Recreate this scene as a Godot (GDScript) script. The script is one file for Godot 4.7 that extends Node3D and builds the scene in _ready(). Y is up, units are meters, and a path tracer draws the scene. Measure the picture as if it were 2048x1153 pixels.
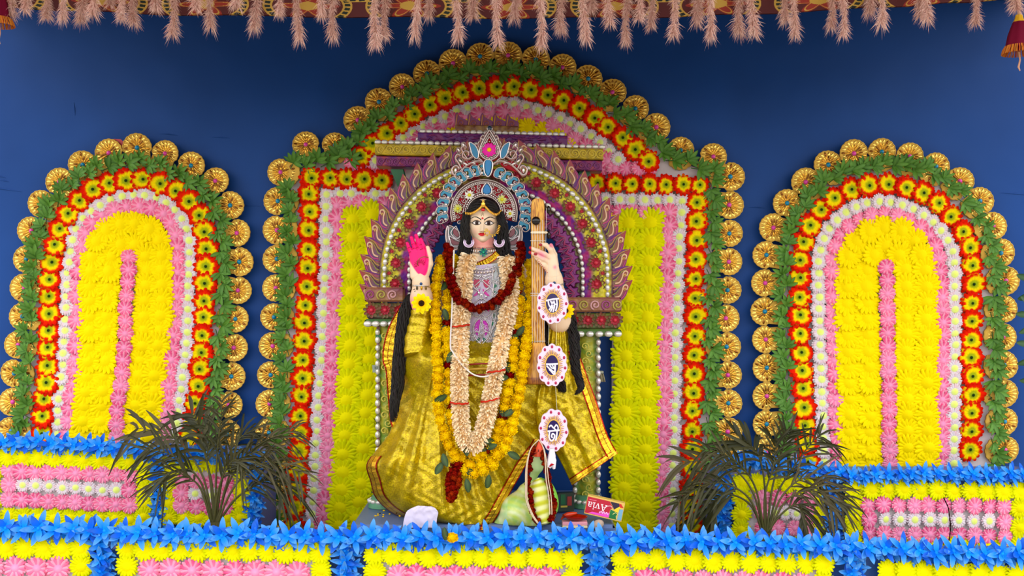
extends Node3D

# ---------------------------------------------------------------- core
const FOCAL := 2000.0
const EYE := Vector3(0, 1.75, 5)
var rng := RandomNumberGenerator.new()
var M := {}
var used := {}

# a point of the place, from where it stands on the plane at depth z
func P(px: float, py: float, z: float) -> Vector3:
	var s := (EYE.z - z) / FOCAL
	return Vector3((px - 1024.0) * s, EYE.y - (py - 576.5) * s, z)

func S(z: float) -> float:
	return (EYE.z - z) / FOCAL

func K(r: float, g: float, b: float) -> Color:
	return Color(r / 255.0, g / 255.0, b / 255.0).srgb_to_linear()

func R(a: float, b: float) -> float:
	return rng.randf_range(a, b)

class MB:
	var v := PackedVector3Array()
	var c := PackedColorArray()
	var i := PackedInt32Array()
	var uv := PackedVector2Array()

	func vert(p: Vector3, col: Color) -> int:
		v.append(p)
		c.append(col)
		return v.size() - 1

	func tri(a: int, b: int, d: int) -> void:
		i.append(a)
		i.append(b)
		i.append(d)

	func quad(a: int, b: int, d: int, e: int) -> void:
		i.append_array(PackedInt32Array([a, b, d, a, d, e]))

	# rows of points, each of the same length; joined into a sheet
	func sheet(rows: Array, cols: Array, wrap := false) -> void:
		var base := v.size()
		var w: int = rows[0].size()
		for r in rows.size():
			for k in w:
				v.append(rows[r][k])
				c.append(cols[r][k] if cols[r] is Array or cols[r] is PackedColorArray else cols[r])
		var top := w if wrap else w - 1
		for r in rows.size() - 1:
			for k in top:
				var k2 := (k + 1) % w
				var a := base + r * w + k
				var b := base + r * w + k2
				quad(a, b, b + w, a + w)

	func tube(pts: Array, rad, sides: int, col, caps := true, flat := 1.0, flat_axis := Vector3.BACK) -> void:
		var n := pts.size()
		var rows := []
		var cols := []
		var up := Vector3.ZERO
		for k in n:
			var t: Vector3 = (pts[min(k + 1, n - 1)] - pts[max(k - 1, 0)])
			t = t.normalized() if t.length() > 1e-9 else Vector3.UP
			if up == Vector3.ZERO:
				up = flat_axis if absf(t.dot(flat_axis)) < 0.95 else Vector3.RIGHT
			up = (up - t * up.dot(t)).normalized()
			var side := t.cross(up)
			var r: float = rad[k] if rad is Array else rad
			var row := []
			for s in sides:
				var a := TAU * s / sides
				row.append(pts[k] + side * cos(a) * r + up * sin(a) * r * flat)
			rows.append(row)
			cols.append(col[k] if col is Array else col)
		var base := v.size()
		sheet(rows, cols, true)
		if caps:
			var c0 := vert(pts[0], cols[0])
			var c1 := vert(pts[n - 1], cols[n - 1])
			for s in sides:
				tri(c0, base + (s + 1) % sides, base + s)
				tri(c1, base + (n - 1) * sides + s, base + (n - 1) * sides + (s + 1) % sides)

	func ball(p: Vector3, r: Vector3, col: Color, nu := 8, nv := 5, b := Basis.IDENTITY) -> void:
		var rows := []
		var cols := []
		for j in nv + 1:
			var f := PI * j / nv
			var row := []
			for k in nu:
				var a := TAU * k / nu
				row.append(p + b * Vector3(sin(f) * cos(a) * r.x, cos(f) * r.y, sin(f) * sin(a) * r.z))
			rows.append(row)
			cols.append(col)
		sheet(rows, cols, true)

	func box(p: Vector3, size: Vector3, col: Color, b := Basis.IDENTITY, bev := 0.0) -> void:
		var h := size / 2.0
		if bev <= 0.0:
			bev = minf(minf(size.x, size.y), size.z) * 0.08
		# six faces, inset, joined by chamfers (verts duplicated for crisp faces)
		var ax := [Vector3.RIGHT, Vector3.UP, Vector3.BACK]
		for f in 3:
			for s in [-1.0, 1.0]:
				var n: Vector3 = ax[f] * s
				var u: Vector3 = ax[(f + 1) % 3]
				var w: Vector3 = ax[(f + 2) % 3]
				var id := []
				for q in [[-1, -1], [1, -1], [1, 1], [-1, 1]]:
					var pt: Vector3 = n * h.dot(n.abs()) + u * q[0] * (h.dot(u) - bev) + w * q[1] * (h.dot(w) - bev)
					id.append(vert(p + b * pt, col))
				if s > 0:
					quad(id[3], id[2], id[1], id[0])
				else:
					quad(id[0], id[1], id[2], id[3])
		for e in 3:
			var u2: Vector3 = ax[e]
			var n1: Vector3 = ax[(e + 1) % 3]
			var n2: Vector3 = ax[(e + 2) % 3]
			for s1 in [-1.0, 1.0]:
				for s2 in [-1.0, 1.0]:
					var id2 := []
					for q2 in [[-1.0, 0], [1.0, 0], [1.0, 1], [-1.0, 1]]:
						var pt2: Vector3 = u2 * q2[0] * (h.dot(u2) - bev)
						pt2 += n1 * s1 * (h.dot(n1) - (bev if q2[1] == 1 else 0.0)) + n2 * s2 * (h.dot(n2) - (0.0 if q2[1] == 1 else bev))
						id2.append(vert(p + b * pt2, col))
					quad(id2[0], id2[1], id2[2], id2[3])

	# outline (counter-clockwise, y up) on a plane, with a rounded rim; o is the plane's origin, b its axes
	func slab(poly: PackedVector2Array, depth: float, col: Color, b: Basis, o: Vector3, rim := 0.0, side_col = null) -> void:
		var sc: Color = side_col if side_col != null else col
		var n := poly.size()
		var inner := poly
		if rim > 0.0:
			inner = PackedVector2Array()
			var area := 0.0
			for k in n:
				area += poly[k].cross(poly[(k + 1) % n])
			var sg := 1.0 if area > 0 else -1.0
			for k in n:
				var d := (poly[(k + 1) % n] - poly[(k + n - 1) % n]).normalized()
				inner.append(poly[k] + Vector2(-d.y, d.x) * rim * sg)
		var id := Geometry2D.triangulate_polygon(inner)
		if id.is_empty():
			inner = poly
			id = Geometry2D.triangulate_polygon(poly)
		var f0 := v.size()
		for q in inner:
			vert(o + b * Vector3(q.x, q.y, depth), col)
		for k in range(0, id.size(), 3):
			tri(f0 + id[k], f0 + id[k + 1], f0 + id[k + 2])
		var rows := []
		var r0 := []
		var r1 := []
		var r2 := []
		for k in n:
			r0.append(o + b * Vector3(inner[k].x, inner[k].y, depth))
			r1.append(o + b * Vector3(poly[k].x, poly[k].y, depth - rim))
			r2.append(o + b * Vector3(poly[k].x, poly[k].y, 0))
		rows = [r0, r1, r2]
		sheet(rows, [col, sc, sc], true)
		var b0 := v.size()
		for q in poly:
			vert(o + b * Vector3(q.x, q.y, 0), sc)
		var id3 := Geometry2D.triangulate_polygon(poly)
		for k in range(0, id3.size(), 3):
			tri(b0 + id3[k], b0 + id3[k + 2], b0 + id3[k + 1])

	func add(o: MB, t: Transform3D, tint = null) -> void:
		var base := v.size()
		for p in o.v:
			v.append(t * p)
		if tint == null:
			c.append_array(o.c)
		else:
			for q in o.c:
				c.append(q * tint)
		for k in o.i:
			i.append(k + base)

	func mesh(origin := Vector3.ZERO) -> ArrayMesh:
		var n := PackedVector3Array()
		n.resize(v.size())
		for k in range(0, i.size(), 3):
			var a := i[k]
			var b := i[k + 1]
			var d := i[k + 2]
			var f := (v[d] - v[a]).cross(v[b] - v[a])
			n[a] += f
			n[b] += f
			n[d] += f
		for k in n.size():
			n[k] = n[k].normalized() if n[k].length_squared() > 1e-30 else Vector3.BACK
		var vv := v
		if origin != Vector3.ZERO:
			vv = PackedVector3Array()
			vv.resize(v.size())
			for k in v.size():
				vv[k] = v[k] - origin
		var arr := []
		arr.resize(Mesh.ARRAY_MAX)
		arr[Mesh.ARRAY_VERTEX] = vv
		arr[Mesh.ARRAY_NORMAL] = n
		arr[Mesh.ARRAY_COLOR] = c
		if uv.size() == v.size():
			arr[Mesh.ARRAY_TEX_UV] = uv
		arr[Mesh.ARRAY_INDEX] = i
		var m := ArrayMesh.new()
		m.add_surface_from_arrays(Mesh.PRIMITIVE_TRIANGLES, arr)
		return m

func numbered(called: String) -> String:
	var k: int = used.get(called, 0)
	used[called] = k + 1
	return called if k == 0 else "%s_%03d" % [called, k]

func tag(o: Node, label: String, category: String, group := "") -> Node:
	o.set_meta("label", label)
	o.set_meta("category", category)
	if group != "":
		o.set_meta("group", group)
	return o

func thing(called: String, at: Vector3, label: String, category: String, group := "") -> Node3D:
	var o := Node3D.new()
	o.name = numbered(called)
	o.position = at
	add_child(o)
	tag(o, label, category, group)
	return o

func base_of(n: Node3D) -> Vector3:
	var p := Vector3.ZERO
	var q: Node = n
	while q is Node3D and q != self:
		p += q.position
		q = q.get_parent()
	return p

# one named mesh, its vertices given in the place's own coordinates
func part(called: String, mb: MB, mat: Material, parent: Node, stuff := false) -> MeshInstance3D:
	var o := MeshInstance3D.new()
	o.name = called
	o.mesh = mb.mesh(base_of(parent) if parent != self else Vector3.ZERO)
	o.material_override = mat
	if parent == self:
		o.name = numbered(called)
		add_child(o)
	else:
		parent.add_child(o, true)
	if stuff:
		o.set_meta("kind", "stuff")
	return o

# a shared mesh set at a transform of the place
func put(called: String, mesh: Mesh, mat: Material, parent: Node3D, t: Transform3D) -> MeshInstance3D:
	var o := MeshInstance3D.new()
	o.name = called
	o.mesh = mesh
	o.material_override = mat
	o.transform = Transform3D(t.basis, t.origin - base_of(parent))
	parent.add_child(o, true)
	return o

func struct(called: String, mb: MB, mat: Material, label := "", category := "") -> MeshInstance3D:
	var o := part(called, mb, mat, self)
	o.set_meta("kind", "structure")
	if label != "":
		o.set_meta("label", label)
		o.set_meta("category", category)
	return o

func mat(rough: float, metal := 0.0, spec := 0.5) -> StandardMaterial3D:
	var m := StandardMaterial3D.new()
	m.vertex_color_use_as_albedo = true
	m.roughness = rough
	m.metallic = metal
	m.metallic_specular = spec
	return m

func noise_tex(freq: float, size: int, ramp: Array, normal := false, kind := FastNoiseLite.TYPE_SIMPLEX_SMOOTH, bump := 4.0, oct := 4) -> NoiseTexture2D:
	var n := FastNoiseLite.new()
	n.noise_type = kind
	n.frequency = freq
	n.fractal_octaves = oct
	n.seed = 11
	var t := NoiseTexture2D.new()
	t.width = size
	t.height = size
	t.seamless = true
	t.noise = n
	t.as_normal_map = normal
	t.bump_strength = bump
	if not ramp.is_empty():
		var g := Gradient.new()
		g.offsets = PackedFloat32Array(ramp.map(func(x): return x[0]))
		g.colors = PackedColorArray(ramp.map(func(x): return x[1]))
		t.color_ramp = g
	return t

# a smooth curve through points given as x, y, x, y ...
func curve(flat: Array, closed := false) -> Array:
	var p := []
	for k in range(0, flat.size(), 2):
		p.append(Vector2(flat[k], flat[k + 1]))
	var out := []
	var n := p.size()
	for k in (n if closed else n - 1):
		var a: Vector2 = p[(k - 1 + n) % n] if closed else p[max(k - 1, 0)]
		var b: Vector2 = p[k]
		var d: Vector2 = p[(k + 1) % n]
		var e: Vector2 = p[(k + 2) % n] if closed else p[min(k + 2, n - 1)]
		for s in 8:
			out.append(b.cubic_interpolate(d, a, e, s / 8.0))
	if not closed:
		out.append(p[n - 1])
	return out

# evenly spaced places along a curve: [position, tangent]
func along(pts: Array, pitch: float, fit := true) -> Array:
	var total := 0.0
	for k in pts.size() - 1:
		total += pts[k].distance_to(pts[k + 1])
	var n := int(round(total / pitch))
	var step := total / maxf(1, n) if fit else pitch
	var out := []
	var want := 0.0
	var gone := 0.0
	for k in pts.size() - 1:
		var d: float = pts[k].distance_to(pts[k + 1])
		while want <= gone + d + 1e-4 and d > 0 and out.size() <= n:
			out.append([pts[k].lerp(pts[k + 1], clampf((want - gone) / d, 0, 1)), (pts[k + 1] - pts[k]).normalized()])
			want += step
		gone += d
	return out

func at_u(pts: Array, u: float):
	var f := clampf(u, 0, 1) * (pts.size() - 1)
	var k := mini(int(f), pts.size() - 2)
	return pts[k].lerp(pts[k + 1], f - k)

func lift(pts: Array, z: float) -> Array:
	return pts.map(func(q): return P(q.x, q.y, z))

const ONES := ["", "first", "second", "third", "fourth", "fifth", "sixth", "seventh", "eighth", "ninth", "tenth", "eleventh", "twelfth", "thirteenth", "fourteenth", "fifteenth", "sixteenth", "seventeenth", "eighteenth", "nineteenth"]
const TENS := ["", "", "twenty", "thirty", "forty", "fifty"]
func nth(n: int) -> String:
	if n < 20:
		return ONES[n]
	if n % 10 == 0:
		return TENS[n / 10].trim_suffix("y") + "ieth"
	return TENS[n / 10] + "-" + ONES[n % 10]

# ---------------------------------------------------------------- the scene
func _ready():
	rng.seed = 4711
	var cam = Camera3D.new()
	cam.name = "camera"
	cam.position = EYE
	cam.fov = rad_to_deg(2.0 * atan(576.5 / FOCAL))
	cam.near = 0.05
	cam.far = 100
	add_child(cam)
	cam.make_current()
	var we = WorldEnvironment.new()
	we.name = "daylight"
	var e = Environment.new()
	e.background_mode = Environment.BG_SKY
	var sky = Sky.new()
	var sm = ProceduralSkyMaterial.new()
	sm.sky_top_color = Color(0.93, 0.96, 1.0)
	sm.sky_horizon_color = Color(1.0, 0.99, 0.96)
	sm.ground_bottom_color = Color(0.42, 0.40, 0.37)
	sm.ground_horizon_color = Color(0.62, 0.60, 0.57)
	sm.sky_curve = 0.2
	sm.sky_energy_multiplier = 1.0
	sky.sky_material = sm
	e.sky = sky
	e.tonemap_mode = Environment.TONE_MAPPER_LINEAR
	e.tonemap_exposure = 2.6
	e.sdfgi_enabled = true
	e.ssao_enabled = true
	e.ssil_enabled = true
	we.environment = e
	add_child(we)
	make_materials()
	make_flower_kit()
	build_setting()
	build_panels()
	build_tiers()
	build_valance()
	build_arch()
	build_statue()
	build_crown()
	build_garlands()
	build_veena()
	build_medallions()
	build_swan()
	build_plants()
	build_small_things()

func make_materials() -> void:
	M.petal = mat(0.75, 0.0, 0.16)
	M.leaf = mat(0.55, 0.0, 0.4)
	M.matte = mat(0.85, 0.0, 0.3)
	M.satin = mat(0.4, 0.0, 0.5)
	M.gloss = mat(0.16, 0.0, 0.5)
	M.foil = mat(0.24, 0.75, 0.6)
	M.silver = mat(0.3, 0.85, 0.5)
	M.pearl = mat(0.18, 0.35, 0.6)
	M.paint = mat(0.42, 0.0, 0.5)
	M.skin = mat(0.45, 0.0, 0.4)
	M.hair = mat(0.6, 0.0, 0.4)
	var w = StandardMaterial3D.new()
	w.albedo_color = Color(0.095, 0.28, 0.56)
	w.roughness = 0.5
	w.metallic_specular = 0.3
	w.albedo_texture = noise_tex(0.004, 512, [[0.0, Color(0.92, 0.92, 0.92)], [1.0, Color(1, 1, 1)]])
	w.uv1_triplanar = true
	w.uv1_world_triplanar = true
	w.uv1_scale = Vector3(0.5, 0.5, 0.5)
	w.normal_enabled = true
	w.normal_texture = noise_tex(0.006, 512, [], true, FastNoiseLite.TYPE_SIMPLEX_SMOOTH, 5.0, 3)
	w.normal_scale = 0.35
	M.wall = w

# a ring of petals facing +z, radius 1; shade(t, k) colours a petal from its root to its tip
func petals(mb: MB, n: int, r0: float, r1: float, z0: float, z1: float, width: float, turn: float, shade: Callable, ts: Array, point := 0.0, ridge := 0.05, vary := 0.06, dent := 0.0) -> void:
	for k in n:
		var a = TAU * (k + R(-0.15, 0.15)) / n + turn
		var len = 1.0 + R(-vary, vary)
		var dir = Vector3(cos(a), sin(a), 0)
		var side = Vector3(-sin(a), cos(a), 0)
		var lean = R(-0.03, 0.03)
		var rows = []
		var cols = []
		for t in ts:
			var r: float = lerpf(r0, r1 * len, t)
			var wd: float = width * lerpf(0.55 + 0.45 * r, sqrt(maxf(0.0, 1.0 - pow((t - 0.6) / 0.4, 2.0))) if t > 0.6 else 1.0, 0.6 if t <= 0.6 else 1.0)
			if point > 0.0:
				wd = width * lerpf(wd / width, pow(sin(PI * clampf(0.12 + 0.88 * t, 0, 1)), 0.8), point)
			var z: float = lerpf(z0, z1, t * t) + lean * t
			var rise: float = ridge * sin(PI * clampf(t, 0.05, 1.0))
			rows.append([dir * r - side * wd + Vector3(0, 0, z - rise * 0.6), dir * r + Vector3(0, 0, z + rise - dent * t), dir * r + side * wd + Vector3(0, 0, z - rise * 0.6)])
			var col = (shade as Callable).call(t, k)
			cols.append(col)
		mb.sheet(rows, cols)

func dome(mb: MB, r: float, z: float, h: float, col: Color, rim: Color, n := 12) -> void:
	var rows = []
	var cols = []
	for q in [[0.0, 1.0], [0.45, 0.85], [0.8, 0.45], [1.0, 0.0]]:
		var row = []
		for k in n:
			var a = TAU * k / n
			row.append(Vector3(cos(a) * r * q[0], sin(a) * r * q[0], z + h * q[1]))
		rows.append(row)
		cols.append(col.lerp(rim, q[0]))
	mb.sheet(rows, cols, true)

func make_flower_kit() -> void:
	M.yellow = []
	M.lime = []
	M.pink = []
	M.white = []
	M.poppy = []
	M.blue = []
	M.sprig = []
	var tt = [0.0, 0.3, 0.6, 0.8, 0.93, 1.0]
	for q in 3:
		for lime in 2:
			var core = K(255, 222, 0) if lime == 0 else K(244, 228, 0)
			var tip = K(255, 226, 0) if lime == 0 else K(220, 222, 6)
			var mb = MB.new()
			var sh = func(t, _k): return core.lerp(tip, t)
			petals(mb, 19, 0.15, 1.0, 0.02, -0.02, 0.125, R(0, 1), sh, tt, 0.0, 0.06, 0.07)
			petals(mb, 17, 0.15, 0.86, 0.07, 0.12, 0.13, R(0, 1), sh, tt, 0.0, 0.07, 0.08)
			dome(mb, 0.42, 0.08, 0.13, core, core)
			M[["yellow", "lime"][lime]].append(mb.mesh())
		var pk = MB.new()
		var p0 = K(250, 138, 176)
		var p1 = [K(248, 108, 146), K(232, 84, 132), K(244, 128, 164)][q]
		var ps = func(t, k): return p0.lerp(p1, clampf(t * 1.2, 0, 1)).lerp(K(254, 186, 204), 0.5 if k % 2 == 0 else 0.0)
		petals(pk, 20, 0.15, 1.0, 0.02, 0.02, 0.145, R(0, 1), ps, tt, 0.0, 0.07, 0.05)
		petals(pk, 18, 0.15, 0.85, 0.07, 0.16, 0.13, R(0, 1), ps, tt, 0.0, 0.07, 0.05)
		dome(pk, 0.36, 0.1, 0.1, K(253, 160, 194), p0)
		M.pink.append(pk.mesh())
		var wh = MB.new()
		var ws = func(t, k): return K(226, 214, 214).lerp(K(232, 190, 196) if k % 3 == 0 else K(226, 208, 212), t)
		petals(wh, 20, 0.15, 1.0, 0.02, 0.0, 0.145, R(0, 1), ws, tt, 0.0, 0.06, 0.05)
		petals(wh, 16, 0.15, 0.84, 0.07, 0.14, 0.16, R(0, 1), ws, tt, 0.0, 0.07, 0.05)
		dome(wh, 0.44, 0.12, 0.1, K(234, 244, 96), K(230, 238, 150))
		M.white.append(wh.mesh())
	for q in 4:
		var po = MB.new()
		var cut = []
		var lop = R(0, TAU)
		for k in 40:
			cut.append(0.54 + 0.1 * sin(TAU * k / 15.0 + lop) + R(-0.12, 0.12))
		var sh2 = func(t, k):
			var y = K(250, 226, 14).lerp(K(244, 200, 10), t)
			y = y.lerp(K(140, 160, 20), 1.0 - smoothstep(0.1, 0.42, t))
			var d: float = clampf((t - cut[k]) / 0.14, 0, 1)
			return y.lerp(K(235, 34, 6).lerp(K(196, 16, 4), clampf((t - 0.7) * 3, 0, 1)), d)
		var t2 = [0.0, 0.2, 0.4, 0.52, 0.62, 0.72, 0.85, 0.95, 1.0]
		petals(po, 15, 0.12, 1.04, 0.0, -0.06, 0.19, R(0, 1), sh2, t2, 0.0, 0.05, 0.08)
		petals(po, 14, 0.12, 0.92, 0.06, 0.12, 0.19, R(0, 1), sh2, t2, 0.0, 0.05, 0.14)
		dome(po, 0.24, 0.07, 0.06, K(48, 84, 10), K(170, 180, 24))
		dome(po, 0.12, 0.13, 0.05, K(24, 40, 12), K(40, 66, 14), 8)
		M.poppy.append(po.mesh())
		var bl = MB.new()
		var sh3 = func(t, k): return K(20, 136, 240).lerp(K(96, 160, 220), smoothstep(0.25, 0.95, t)).lerp(K(8, 72, 206), 0.7 if (k + q) % 4 == 0 else 0.0)
		var t3 = [0.0, 0.2, 0.45, 0.7, 0.88, 1.0]
		petals(bl, 6, 0.05, 1.14, 0.0, 0.18, 0.2, R(0, 1), sh3, t3, 0.9, -0.09, 0.14)
		petals(bl, 4, 0.05, 0.8, 0.08, 0.4, 0.2, R(0, 1), sh3, t3, 0.9, -0.09, 0.14)
		dome(bl, 0.13, 0.08, 0.08, K(30, 150, 245), K(24, 132, 236), 8)
		M.blue.append(bl.mesh())
		# a palmate leaf sprig; leaflets fan out towards +y
		var lf = MB.new()
		for k in 7:
			var a = PI / 2 + (k - 3) * 0.5 + R(-0.1, 0.1)
			var g = K(84, 134, 34).lerp(K(50, 100, 22), R(0, 1))
			var dir = Vector3(cos(a), sin(a), 0)
			var side = Vector3(-sin(a), cos(a), 0)
			var rows = []
			var ln = 1.1 - absf(k - 3) * 0.09 + R(-0.08, 0.08)
			var zt = R(0.05, 0.4)
			for t in [0.0, 0.2, 0.45, 0.7, 0.88, 1.0]:
				var wd: float = 0.2 * pow(sin(PI * clampf(0.1 + 0.9 * t, 0, 1)), 0.8) * 0.8 + 0.01
				var c = dir * ln * t + Vector3(0, 0, zt * sin(t * 2.2) + 0.05 * (k % 2))
				rows.append([c - side * wd + Vector3(0, 0, 0.06), c, c + side * wd + Vector3(0, 0, 0.06)])
			var vein = g.lerp(K(120, 160, 70), 0.35)
			lf.sheet(rows, rows.map(func(_r): return [g, vein, g]))
		lf.tube([Vector3(0, -0.6, 0), Vector3(0, 0, 0.06)], 0.04, 5, K(58, 100, 34))
		M.sprig.append(lf.mesh())
	# gold sequin rosette: backing with a tail towards -y, rings of sequins, a gem
	var poly = PackedVector2Array()
	for k in 84:
		var a = TAU * k / 84 - PI / 2
		var r = 1.0 + 0.045 * absf(sin(a * 9.0))
		var p = Vector2(cos(a), sin(a)) * r
		if p.y < -0.2:
			p = Vector2(clampf(p.x * 1.25, -0.86, 0.86), p.y * 1.5)
		poly.append(p)
	var bk = MB.new()
	bk.slab(poly, 0.1, K(226, 178, 76), Basis.IDENTITY, Vector3.ZERO, 0.05, K(150, 100, 34))
	bk.tube(range(85).map(func(k): return Vector3(poly[k % 84].x * 0.97, poly[k % 84].y * 0.97, 0.1)), 0.05, 5, K(212, 166, 72), false)
	M.rosette_back = bk.mesh()
	M.rosette_foil = []
	for q in 2:
		var sq = MB.new()
		for ring in [[19, 0.79, 0.17, 0.085], [19, 0.52, 0.2, 0.06], [12, 0.3, 0.13, 0.055]]:
			for k in ring[0]:
				var a: float = TAU * (k + 0.5 * (ring[0] % 3)) / ring[0]
				var cen = Vector3(cos(a), sin(a), 0) * ring[1] + Vector3(0, 0, 0.12)
				if ring[1] > 0.7 and sin(a) < -0.5:
					cen.y *= 1.35
				var dir = Vector3(cos(a), sin(a), 0)
				var side = Vector3(-sin(a), cos(a), 0)
				var g = K(255, 208, 96) if ring[1] > 0.7 and R(0, 1) > 0.2 else [K(250, 186, 60), K(220, 150, 40), K(140, 80, 16)][rng.randi() % 3]
				var top = sq.vert(cen + Vector3(0, 0, 0.07) + side * R(-0.03, 0.03) + dir * R(-0.04, 0.04), g)
				var ids = []
				for s in 8:
					var b = TAU * s / 8
					ids.append(sq.vert(cen + dir * cos(b) * ring[2] + side * sin(b) * ring[3] * (1.0 - 0.35 * cos(b)), g))
				for s in 8:
					sq.tri(top, ids[(s + 1) % 8], ids[s])
		M.rosette_foil.append(sq.mesh())
	M.gem = []
	for col in [K(240, 70, 170), K(14, 140, 180)]:
		var gm = MB.new()
		dome(gm, 0.17, 0.14, 0.1, col, col * 0.8, 10)
		M.gem.append(gm.mesh())

func facing(ang: float, tilt: Vector2, size: float) -> Basis:
	return Basis.from_euler(Vector3(tilt.y, tilt.x, 0)) * Basis(Vector3.BACK, ang) * Basis.from_scale(Vector3(size, size, size))

# a row of flowers along a path of the plane at z
func row(host: Node3D, called: String, kit: Array, path: Array, pitch: float, radius: float, z: float, m: Material, opt := {}) -> void:
	var tilt: float = opt.get("tilt", 0.14)
	var k = 0
	for q in along(path, pitch):
		var j: float = opt.get("jitter", 1.2)
		var p: Vector2 = q[0] + Vector2(R(-j, j), R(-j, j))
		var size: float = radius * S(z) * R(0.95, 1.06)
		var tn: Vector2 = q[1]
		var up: Vector2 = opt.get("lean", Vector2.ZERO)
		var b = facing(R(0, TAU), Vector2(tn.x, tn.y) * tilt + Vector2(R(-0.08, 0.08), R(-0.08, 0.08)) + up, size)
		put(called, kit[rng.randi() % kit.size()], m, host, Transform3D(b, P(p.x, p.y, z + (k % 2) * 0.004)))
		k += 1

func sprigs(host: Node3D, path: Array, pitch: float, radius: float, z: float, flip: float) -> void:
	var k = 0
	for q in along(path, pitch):
		var out: Vector2 = Vector2(q[1].y, -q[1].x) * flip  # the outer side, in the photograph's y-down sense
		var dirs = [out * 0.9 + q[1] * 0.45, out * 0.25 + q[1] * 0.9]
		var d: Vector2 = dirs[k % 2]
		var ang = atan2(-d.y, d.x) - PI / 2 + R(-0.2, 0.2)
		var p: Vector2 = q[0] + out * (R(-3, 3) + (2.0 if k % 2 == 0 else -5.0))
		put("leaf_sprig", M.sprig[rng.randi() % 4], M.leaf, host, Transform3D(facing(ang, Vector2(R(-0.3, 0.3), R(-0.3, 0.3)), radius * S(z) * R(0.9, 1.12)), P(p.x, p.y, z + R(0, 0.012))))
		k += 1

func rosettes(host: Node3D, path: Array, pitch: float, radius: float, z: float, flip: float, first: int) -> void:
	var k = first
	for q in along(path, pitch):
		rosette(host, q[0], Vector2(q[1].y, -q[1].x) * flip, radius, z, k)
		k += 1

func rosette(host: Node3D, p: Vector2, out: Vector2, radius: float, z: float, k: int) -> void:
	var t = Transform3D(facing(atan2(-out.y, out.x) - PI / 2 + R(-0.12, 0.12), Vector2(R(-0.12, 0.12), R(-0.12, 0.12)), radius * S(z) * R(0.96, 1.04)), P(p.x, p.y, z))
	var o = put("gold_rosette", M.rosette_back, M.matte, host, t)
	for s in [["sequins", M.rosette_foil[k % 2], M.foil], ["gem", M.gem[k % 2], M.gloss]]:
		var c = MeshInstance3D.new()
		c.name = s[0]
		c.mesh = s[1]
		c.material_override = s[2]
		o.add_child(c, true)
		if s[0] == "sequins":
			c.set_meta("kind", "stuff")

# ---------------------------------------------------------------- setting
func build_setting() -> void:
	var w = MB.new()
	w.box(Vector3(0, 1.6, -0.06), Vector3(6.4, 3.2, 0.12), Color.WHITE)
	struct("wall_back", w, M.wall, "dark blue cloth backdrop wall behind the flower panels", "wall")
	var wall: Node3D = get_node("wall_back")
	for q in [[-30, 375, 44, 384], [0, 361, 18, 364], [-10, 352, 12, 356], [318, 268, 356, 271], [424, 275, 460, 277], [430, 411, 520, 413], [148, 205, 150, 232], [1498, 415, 1530, 417], [2000, 386, 2060, 391]]:
		var cr = MB.new()
		cr.tube([P(q[0], q[1], 0.0), P((q[0] + q[2]) / 2.0, (q[1] + q[3]) / 2.0 - 1.0, 0.0015), P(q[2], q[3], 0.0)], [0.0008, 0.003, 0.0008], 6, Color.WHITE)
		part("cloth_crease", cr, M.wall, wall)
	var g = MB.new()
	g.box(Vector3(0, -0.05, 3.0), Vector3(14, 0.1, 7), K(172, 164, 150))
	struct("floor", g, M.matte, "bare ground in front of the decorated stage", "floor")
	var c = MB.new()
	c.box(Vector3(0, 3.225, 0.85), Vector3(5.2, 0.05, 1.96), K(96, 40, 34))
	struct("ceiling", c, M.matte, "cloth canopy over the stage", "ceiling")
	# the cloth covered dais that carries the statue
	var d = MB.new()
	d.box(Vector3(-0.12, 0.3825, 0.488), Vector3(1.1, 0.765, 0.73), K(92, 112, 156), Basis.IDENTITY, 0.012)
	tag(part("dais", d, M.satin, self), "low blue cloth covered dais under the seated statue", "dais")

# ---------------------------------------------------------------- flower panels on the wall
func board(host: Node3D, outline: Array, z: float, depth: float) -> void:
	var poly = PackedVector2Array()
	for q in outline:
		var p = P(q.x, q.y, z)
		poly.append(Vector2(p.x, p.y))
	if Geometry2D.is_polygon_clockwise(poly):
		poly.reverse()
	var mb = MB.new()
	mb.slab(poly, depth, K(222, 206, 206), Basis.IDENTITY, Vector3(0, 0, z - depth), 0.004)
	part("backing_board", mb, M.matte, host)

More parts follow.
